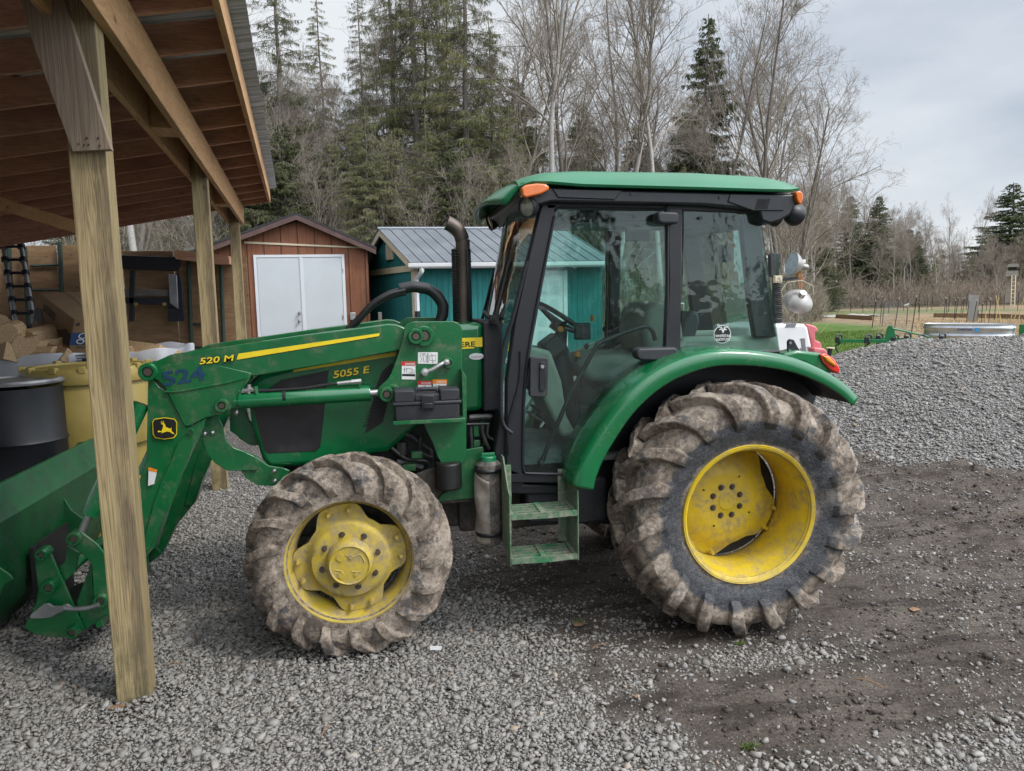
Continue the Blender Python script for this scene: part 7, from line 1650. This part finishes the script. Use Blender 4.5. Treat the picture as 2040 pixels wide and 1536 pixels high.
# caged bulk container seen through the cab
ib = thing('bulk_container', P(1350, 700, 12.5), 'white caged liquid container seen through the cab glass', 'container')
x0, x1 = P(1290, 640, 12.5)[0], P(1362, 640, 12.5)[0]; zt = P(1350, 605, 12.5)[2]
MB().b2((x0+0.03, 12.53, 0.45), (x1-0.03, 13.6, zt-0.02)).build('inner_tank', 'white', ib, bevel=0.06)
g = MB()
for k in range(9): x = x0+(x1-x0)*k/8; g.tube([(x, 12.5, 0.35), (x, 12.5, zt)], 0.010, 5)
for k in range(7): z = 0.4+(zt-0.4)*k/6; g.tube([(x0, 13.63, z), (x0, 12.5, z), (x1, 12.5, z), (x1, 13.63, z)], 0.010, 5)
g.build('cage', 'steel', ib); MB().b2((x0, 12.5, 0.0), (x1, 13.6, 0.35)).build('pallet', 'greywood', ib)

# spring-tine cultivator
f = FRm(1672, 704); cu = thing('cultivator', tuple(f.o), 'green spring-tine cultivator with black shanks parked on the grass', 'farm implement')
bar = MB().b2((-0.10, -0.05, 0.34), (2.6, 0.05, 0.44)); f.xf(bar).build('tool_bar', 'implement', cu, bevel=0.005, smooth=0)
bar = MB().b2((0.9, 0.75, 0.34), (3.3, 0.85, 0.44)); f.xf(bar).build('tool_bar', 'implement', cu, bevel=0.005, smooth=0)
for a in (0.75, 1.25, 2.3): f.xf(MB().b2((a-0.04, -0.04, 0.36), (a+0.04, 0.84, 0.42))).build('cross_bar', 'implement', cu, smooth=0)
for (a, b) in ((-0.07, 0.0), (0.72, 0.0), (1.42, 0.0), (2.1, 0.0), (1.05, 0.8), (1.8, 0.8), (2.7, 0.8)):
    sh_ = MB().tube(crspline([(a+0.0, b-0.05, 0.42), (a-0.02, b+0.02, 0.56), (a+0.12, b+0.10, 0.54), (a+0.10, b+0.05, 0.34), (a-0.04, b-0.05, 0.22), (a+0.06, b-0.05, 0.02)], 5), 0.026, 6); f.xf(sh_).build('shank', 'benchblack', cu)
    f.xf(MB().b2((a-0.06, b-0.08, 0.32), (a+0.07, b+0.08, 0.50))).build('shank_clamp', 'benchblack', cu, bevel=0.01)
ma = MB().prism([(1.20, 0.44), (1.24, 0.74), (1.28, 0.83), (1.36, 0.84), (1.42, 0.74), (1.50, 0.46)], -0.03, 0.0); f.xf(ma).build('hitch_mast', 'implement', cu, smooth=0, bevel=0.004)
ma = MB().prism([(1.20, 0.44), (1.24, 0.74), (1.28, 0.83), (1.36, 0.84), (1.42, 0.74), (1.50, 0.46)], 0.12, 0.15); f.xf(ma).build('hitch_mast', 'implement', cu, smooth=0, bevel=0.004)
f.xf(MB().tube([(1.38, 0.05, 0.76), (2.35, 0.5, 0.50), (2.36, 0.5, 0.40)], 0.03, 6)).build('hitch_stay', 'implement', cu)

# stock tank
f = FRm(1927, 690, yaw=-43); tk = thing('stock_tank', tuple(f.o), 'oval galvanised stock tank behind the gravel pile', 'water tank')
Lt, Wt, Ht = 2.50, 0.9, 0.70
def oval(a, off=0.0):
    hw = Wt/2+off; s_ = Lt/2-Wt/2; ca, sa = math.cos(a), math.sin(a); r = 1/((abs(ca)**3+abs(sa)**3)**(1/3)); return (ca*r*(Lt/2+off), sa*r*hw)
mb = MB(); n = 96; zs = [(0, -0.01), (0.03, 0)]+[(0.03+Ht*0.9*k/20, 0.018*max(0, math.sin((k/20)*math.pi*5))*(1.5)) for k in range(21)]+[(Ht, 0.0), (Ht, 0.02), (Ht+0.03, 0.025), (Ht+0.035, 0.0), (Ht+0.0, -0.02), (0.05, -0.02)]
vs = []
for i in range(n):
    a = 2*math.pi*i/n
    for z, off in zs: p = oval(a, off); vs.append((p[0], p[1], z))
m_ = len(zs); mb.add(vs, [(i*m_+j, ((i+1) % n)*m_+j, ((i+1) % n)*m_+j+1, i*m_+j+1) for i in range(n) for j in range(m_-1)]+[tuple(i*m_+m_-1 for i in range(n))])
tb_ = f.xf(mb).build('tank_shell', 'galv', tk, smooth=60)
a_ = f.m(-0.30, -Wt/2-0.008, Ht*0.74); b_ = f.m(0.12, -Wt/2-0.008, Ht*0.74); out_ = f.M @ Vector((0, 1, 0)); tx = text('TARTER', a_-out_*0.03, b_-out_*0.03, 0.07, bold=0.03, out=tuple(out_)); tx.build('tank_lettering', 'boxblue', tb_, smooth=0)
f.xf(MB().b2((0.17, -Wt/2-0.032, Ht*0.71), (0.30, -Wt/2-0.028, Ht*0.88))).build('tank_badge', simple('badge blue', (0.05, 0.30, 0.62), 0.5), tb_, smooth=0)
f.xf(MB().b2((1.13, -0.26, Ht*0.66), (1.17, -0.22, Ht*0.9))).build('size_sticker', 'decalwhite', tb_, smooth=0)
f2 = FRm(1900, 676); pn = thing('hay_feeder_panel', tuple(f2.o), 'low white rail with a red end lying in front of the stock tank', 'rail')
f2.xf(MB().tube([(-1.1, -1.0, 0.10), (1.9, -1.0, 0.02)], 0.03, 8)).build('rail', 'white', pn)
f2.xf(MB().tube([(-0.45, -1.04, 0.12), (-0.1, -1.04, 0.11)], 0.035, 8)).build('red_sleeve', 'decalred', pn)

# steel posts of the garden
def z5(x, y): return (1640+x/5.1, 560+y/5.1)
PL = 'dark steel T-post with a pale tip standing in the garden'
def tpost(a, b, label, group=None, m='brownpost', r=0.020):
    (u1, v1), (u0, v0) = z5(*a), z5(*b); f = FRm(u0, v0+1.5); H_ = (v0+1.5-v1)/f.s; lean_ = (u1-u0)/f.s-0.0175*H_*0
    root = thing('steel_post', tuple(f.o), label, 'post', group)
    f.xf(MB().tube([(0, 0, -0.1), (lean_, 0, H_*0.94)], r, 5)).build('post_shaft', m, root); f.xf(MB().tube([(lean_*0.94, 0, H_*0.94), (lean_, 0, H_)], r*1.05, 5)).build('post_tip', 'cream', root); return f
fr_posts = [((520, 195), (495, 465)), ((587, 150), (577, 430)), ((613, 180), (594, 455)), ((752, 170), (718, 500)), ((925, 145), (891, 545))]
fl = [tpost(a, b, l) for (a, b), l in zip(fr_posts, ['leftmost post of the garden pen, beside the lawn', 'left post of the close pair beside the lawn edge', 'right post of the close pair beside the lawn edge', 'leaning post above the middle of the cultivator', 'tallest and nearest garden post, between cultivator and stock tank'])]
for a, b in [((1058, 150), (1050, 305)), ((1232, 165), (1224, 380)), ((1246, 165), (1258, 360)), ((1333, 190), (1333, 380)), ((1358, 165), (1337, 380)), ((1403, 180), (1397, 330)), ((1421, 165), (1412, 360)), ((1468, 185), (1453, 412)), ((1545, 190), (1520, 410)), ((1568, 290), (1560, 410)), ((1608, 220), (1605, 412)), ((1687, 180), (1683, 415)), ((1742, 150), (1738, 390)), ((850, 250), (845, 445)), ((972, 215), (970, 400))]:
    tpost(a, b, PL, 'steel posts of the garden rows')
def meshrun(pts, h, dx, dz, r, par, name='wire_mesh'):
    g = MB()
    for p, q in zip(pts[:-1], pts[1:]):
        p, q = Vector(p), Vector(q); L_ = (q-p).length; n = max(1, int(L_/dx))
        for k in range(n+1): b = p.lerp(q, k/n); g.tube([b, b+Vector((0, 0, h))], r, 3, cap=False)
        for k in range(int(h/dz)+1): z = Vector((0, 0, k*dz)); g.tube([p+z, q+z], r, 3, cap=False)
    return g.build(name, 'fencewire', par, smooth=0)
pen = thing('garden_pen_fence', tuple(fl[0].o), 'fine grey wire netting strung along the nearest garden posts', 'fence')
meshrun([fl[0].o, fl[2].o, fl[3].o, fl[4].o], 1.35, 0.10, 0.10, 0.0016, pen)
bf = thing('garden_back_fence', G(1700, 622), 'long wire fence on steel posts along the back of the garden', 'fence')
bp = []
for i, u in enumerate([1560, 1600, 1646, 1669, 1694, 1719, 1745, 1770, 1800, 1830, 1856, 1890, 1925, 1965, 2000, 2027, 2070]):
    f = FRm(u, 623-(u-1600)*0.016+(3 if i % 2 else 0)); bp.append(f.o); H_ = 1.25 if i % 3 else 1.5
    MB().tube([f.o, f.o+Vector((0.03*math.sin(i*2.1), 0, H_))], 0.024, 5).build('fence_post', 'brownpost', bf)
meshrun(bp, 1.15, 0.35, 0.22, 0.0035, bf)
# leaning roofing sheet, board, bean poles
f = FRm(*z5(1508, 412)); ob = f.xf(MB().prism([(-0.26, 0), (0.26, 0), (0.28, 1.45), (-0.20, 1.5)], 0, 0.02)); solo(f.o); tag(ob.build('metal_sheet', 'galv', None, smooth=0), 'upright grey roofing sheet between dark posts above the stock tank', 'metal sheet')
f = FRm(*z5(845, 445)); solo(f.px(*z5(838, 240))); tag(MB().tube([f.px(*z5(818, 250)), f.px(*z5(860, 232))], 0.045, 4).build('white_marker', 'white', None), 'tilted white marker strip on a garden post above the cultivator', 'marker')
for k, (a, b) in enumerate([((1750, 165), (1810, 412)), ((1762, 165), (1752, 415)), ((1645, 300), (1642, 415)), ((1950, 320), (1925, 420)), ((1990, 320), (1985, 425)), ((1910, 330), (1905, 400)), ((2030, 150), (2005, 300))]):
    (u1, v1), (u0, v0) = z5(*a), z5(*b); f = FRm(u0, v0+2); solo(f.o); tag(MB().tube([f.o, f.px(u1, v1)], 0.022, 5).build('bean_pole', 'straw', None), 'thin straw-coloured pole standing in the garden right of the stock tank' if k > 1 else ['longer leaning cane of the pair above the right end of the stock tank', 'upright cane of the pair above the right end of the stock tank'][k], 'pole', 'bean poles in the garden' if k > 1 else None)
# raised beds and pale sheet
for (ua, va, ub, vb), lb_ in (((1665, 634, 1738, 638), 'brown board edge of the raised bed behind the lawn'), ((1990, 634, 2060, 637), 'brown board edge of the raised bed at the right'), ((1860, 632, 1990, 634), 'middle raised bed board behind the stock tank')):
    a = G(ua, va); b = G(ub, vb); solo(a); d = Vector(b)-Vector(a); mb = MB().box((0, 0, 0.12), (d.length, 0.05, 0.30), None); Rm = Matrix.Rotation(math.atan2(d.y, d.x), 3, 'Z'); mid = (Vector(a)+Vector(b))/2
    mb.xf(lambda v: Rm @ v+mid); tag(mb.build('bed_board', 'timberbed', None, smooth=0), lb_, 'raised bed')
from mathutils import noise as _mn
def mathnoise(a, b): return _mn.noise(Vector((a, b, 3.1)))
a = G(1630, 632); solo(a); g = MB(); rr = random.Random(4); g.grid(lambda s, t: (a[0]-1.2+6*s, a[1]-1+3*t, 0.04+0.20*max(0, mathnoise(s*7, t*5))), 26, 14)
tag(g.build('ground_cloth', simple('faded ground cloth', (0.33, 0.32, 0.30), 0.9, var=0.35, vs=3), None), 'crumpled pale ground cloth lying at the far left of the garden', 'ground cloth')
# deer stand
f = FRm(2006, 611); ds = thing('deer_stand', tuple(f.o), 'small roofed wooden deer stand on a trunk with a ladder before the big spruce', 'deer stand')
M['standwood'] = simple('silvered stand boards', (0.27, 0.26, 0.23), 0.9, var=0.2)
def dsx(pts, name, m, b0, b1): return f.xf(MB().prism([((u-2006)/f.s, (611-v)/f.s) for u, v in pts], b0, b1)).build(name, m, ds, smooth=0)
dsx([(2002, 603), (2003, 552), (2009, 552), (2010, 603)], 'support_trunk', 'standwood', -0.3, 0.3)
dsx([(2001, 541), (2021, 541), (2021, 552), (2001, 552)], 'platform_box', 'standwood', -1.0, 0.7); dsx([(2004, 533), (2018, 533), (2018, 541), (2004, 541)], 'window_gap', 'decalblack', -0.8, 0.5); dsx([(2001, 534), (2004, 528), (2020, 528), (2022, 534)], 'stand_roof', 'standwood', -1.15, 0.8)
for u in (2010.5, 2016.5): f.xf(MB().tube([((u-2006)/f.s, -0.9, 3.3), ((u+1.5-2006)/f.s, -1.8, 0)], 0.045, 5)).build('ladder_rail', 'cream', ds)
for k in range(9): t = (k+0.5)/9; f.xf(MB().tube([((2010.5+1.5*t-2006)/f.s, -0.9-0.9*t, 3.3*(1-t)), ((2016.5+1.5*t-2006)/f.s, -0.9-0.9*t, 3.3*(1-t))], 0.035, 5)).build('rung', 'cream', ds)
f = FRm(2042, 603); solo(f.o); tag(MB().lathe([(0, 1.2), (0.5, 1.15), (1.0, 0.8), (1.3, 0.3), (1.35, 0.001)], tuple(f.o), 'z', 24).build('covered_heap', 'white', None), 'white rounded covered heap at the right edge beneath the trees', 'covered heap')
# green chair at the right edge
f = FRm(2043, 694); ch = thing('garden_chair', tuple(f.o), 'green garden chair cut off by the right edge of the picture', 'chair')
f.xf(MB().b2((-0.18, -0.2, 0.30), (0.3, 0.25, 0.34))).build('seat', 'implement', ch); f.xf(MB().b2((-0.20, 0.22, 0.34), (0.3, 0.26, 0.72))).build('backrest', 'implement', ch, bevel=0.01)
for a, b in ((-0.35, -0.3), (0.4, -0.3), (-0.25, 0.35), (0.4, 0.35)): f.xf(MB().tube([(a*0.5, b*0.5, 0.31), (a, b, 0)], 0.014, 6)).build('leg', 'brownpost', ch)
# black stake with a white cap beside the fender
f = FRm(1655, 722); pk = thing('capped_stake', tuple(f.o), 'short black stake with flat white cap between the tail light and the cultivator', 'stake')
f.xf(MB().tube([(-0.08, 0, 0), (-0.02, 0, 0.36)], 0.06, 10)).build('stake_shaft', 'benchblack', pk); f.xf(MB().cyl((-0.02, 0, 0.36), (-0.02, 0, 0.385), 0.11, 16)).build('cap', 'cream', pk)
# lawn, straw and litter
g_ = np.random.default_rng(33); n = 60000; x = g_.uniform(8, 27, n); y = g_.uniform(14, 30, n); k = g_.random(n) < grassmask(x, y); x, y = x[k], y[k]; n = len(x)
gb = TB(); P0 = np.stack([x, y, height(x, y)], 1); D = np.stack([g_.normal(0, 0.03, n), g_.normal(0, 0.03, n), g_.uniform(0.03, 0.09, n)], 1); W = g_.normal(0, 1, (n, 3)); W[:, 2] = 0; W /= np.linalg.norm(W, axis=1, keepdims=True); gb.blades(P0, D, W*0.008)
M['grass'] = needlemat('lawn grass', (0.05, 0.09, 0.014), (0.09, 0.155, 0.022), (0.16, 0.20, 0.05)); tag(gb.mesh('lawn_grass', M['grass']), kind='stuff')
n = 26000; x = g_.uniform(12, 40, n); y = g_.uniform(17, 40, n); k = g_.random(n) < strawmask(x, y)*0.9; x, y = x[k], y[k]; n = len(x)
gb = TB(); P0 = np.stack([x, y, height(x, y)+0.01], 1); D = np.stack([g_.normal(0, 0.09, n), g_.normal(0, 0.09, n), np.abs(g_.normal(0, 0.05, n))], 1); W = g_.normal(0, 1, (n, 3)); W /= np.linalg.norm(W, axis=1, keepdims=True); gb.blades(P0, D, W*0.010)
M['strawlitter'] = needlemat('straw litter', (0.22, 0.15, 0.08), (0.38, 0.28, 0.15), (0.52, 0.42, 0.25)); tag(gb.mesh('straw_litter', M['strawlitter']), kind='stuff')
cs = G(2022, 668); n = 900; gb = TB(); x = cs[0]+g_.uniform(-1.5, 5, n); y = cs[1]+g_.uniform(-2, 4, n); P0 = np.stack([x, y, 0*x], 1); D = np.stack([g_.normal(0, 0.22, n), g_.normal(0, 0.22, n), g_.uniform(0.1, 0.75, n)], 1); W = g_.normal(0, 1, (n, 3)); W[:, 2] = 0; W /= np.linalg.norm(W, axis=1, keepdims=True); gb.blades(P0, D, W*0.014); tag(gb.mesh('corn_stubble', M['strawlitter']), kind='stuff')
# small things lying in the gravel
def litter(u, v, size, m, name, label, cat, seed, stand=0.3):
    c = Vector(G(u, v)); c.z = gz(c.x, c.y)+0.012; rr = random.Random(seed); n = 9; mb = MB(); pts = [(size*(0.5+0.5*rr.random())*math.cos(2*math.pi*k/n), size*0.6*(0.5+0.5*rr.random())*math.sin(2*math.pi*k/n)) for k in range(n)]
    mb.v = [(c.x, c.y, c.z+size*stand)]+[(c.x+a, c.y+b, c.z+size*stand*rr.uniform(-0.2, 1.2)) for a, b in pts]; mb.f = [(0, k+1, (k+1) % n+1) for k in range(n)]
    solo(c); return tag(mb.build(name, m, None, smooth=0, solid=0.002), label, cat)
litter(237, 1417, 0.045, 'leaf', 'dry_leaf', 'curled brown leaf lying at the foot of the near shed post', 'leaf', 3)
litter(1265, 1392, 0.02, 'leaf', 'dry_leaf', 'small brown leaf on the dirt below the rear wheel', 'leaf', 4); litter(1152, 1247, 0.045, 'leaf', 'bark_piece', 'flat tan bark scrap on the gravel between the wheels', 'bark', 6, 0.1)
litter(1820, 1215, 0.05, 'leaf', 'bark_piece', 'rusty brown bark scrap on the dark dirt at right', 'bark', 7, 0.1)
c = G(868, 1291, 0.03); solo(c); mb = MB().box(c, (0.062, 0.004, 0.020), Matrix.Rotation(R(6), 3, 'Y')); tg = mb.build('plant_tag', 'decalwhite', None, smooth=0); tag(tg, 'small white plastic strip lying on the gravel by the front tyre', 'tag')
for i, (u, v, l) in enumerate([(1490, 1490, 'small green moss tuft on the dirt at the bottom of the picture'), (1475, 1283, 'tiny green weed sprouting below the rear tyre'), (1152, 1240, 'sparse weed sprig on the gravel between the wheels')]):
    c = G(u, v); gb = TB(); n = 90 if i == 0 else 40; P0 = np.stack([c[0]+g_.normal(0, 0.018, n), c[1]+g_.normal(0, 0.010, n), np.full(n, gz(c[0], c[1]))], 1); D = np.stack([g_.normal(0, 0.015, n), g_.normal(0, 0.015, n), g_.uniform(0.008, 0.028, n)], 1); W = g_.normal(0, 1, (n, 3)); W /= np.linalg.norm(W, axis=1, keepdims=True); gb.blades(P0, D, W*0.003); tag(gb.mesh('weed_tuft', M['weed']), l, 'weed')
tw2 = [(1700, 1360, 1760, 1378), (400, 1290, 380, 1262), (330, 1335, 362, 1330), (1180, 1300, 1205, 1292), (640, 1480, 655, 1452)]
for i, (u, v, u2, v2) in enumerate(tw2):
    a = Vector(G(u, v)); b = Vector(G(u2, v2)); a.z = b.z = 0.022; m_ = (a+b)/2+Vector((0, 0, 0.012)); solo(a)
    tag(MB().tube(crspline([a, m_, b], 4), 0.0032, 5).build('twig', 'leaf', None), ['thin curved twig on the dark dirt below right of the rear wheel', 'short brown twig on the gravel right of the near post', 'bent twig lying by the foot of the near post', 'pale twig on the gravel between the two tyres', 'fallen twig in the gravel at the lower middle'][i], 'twig')
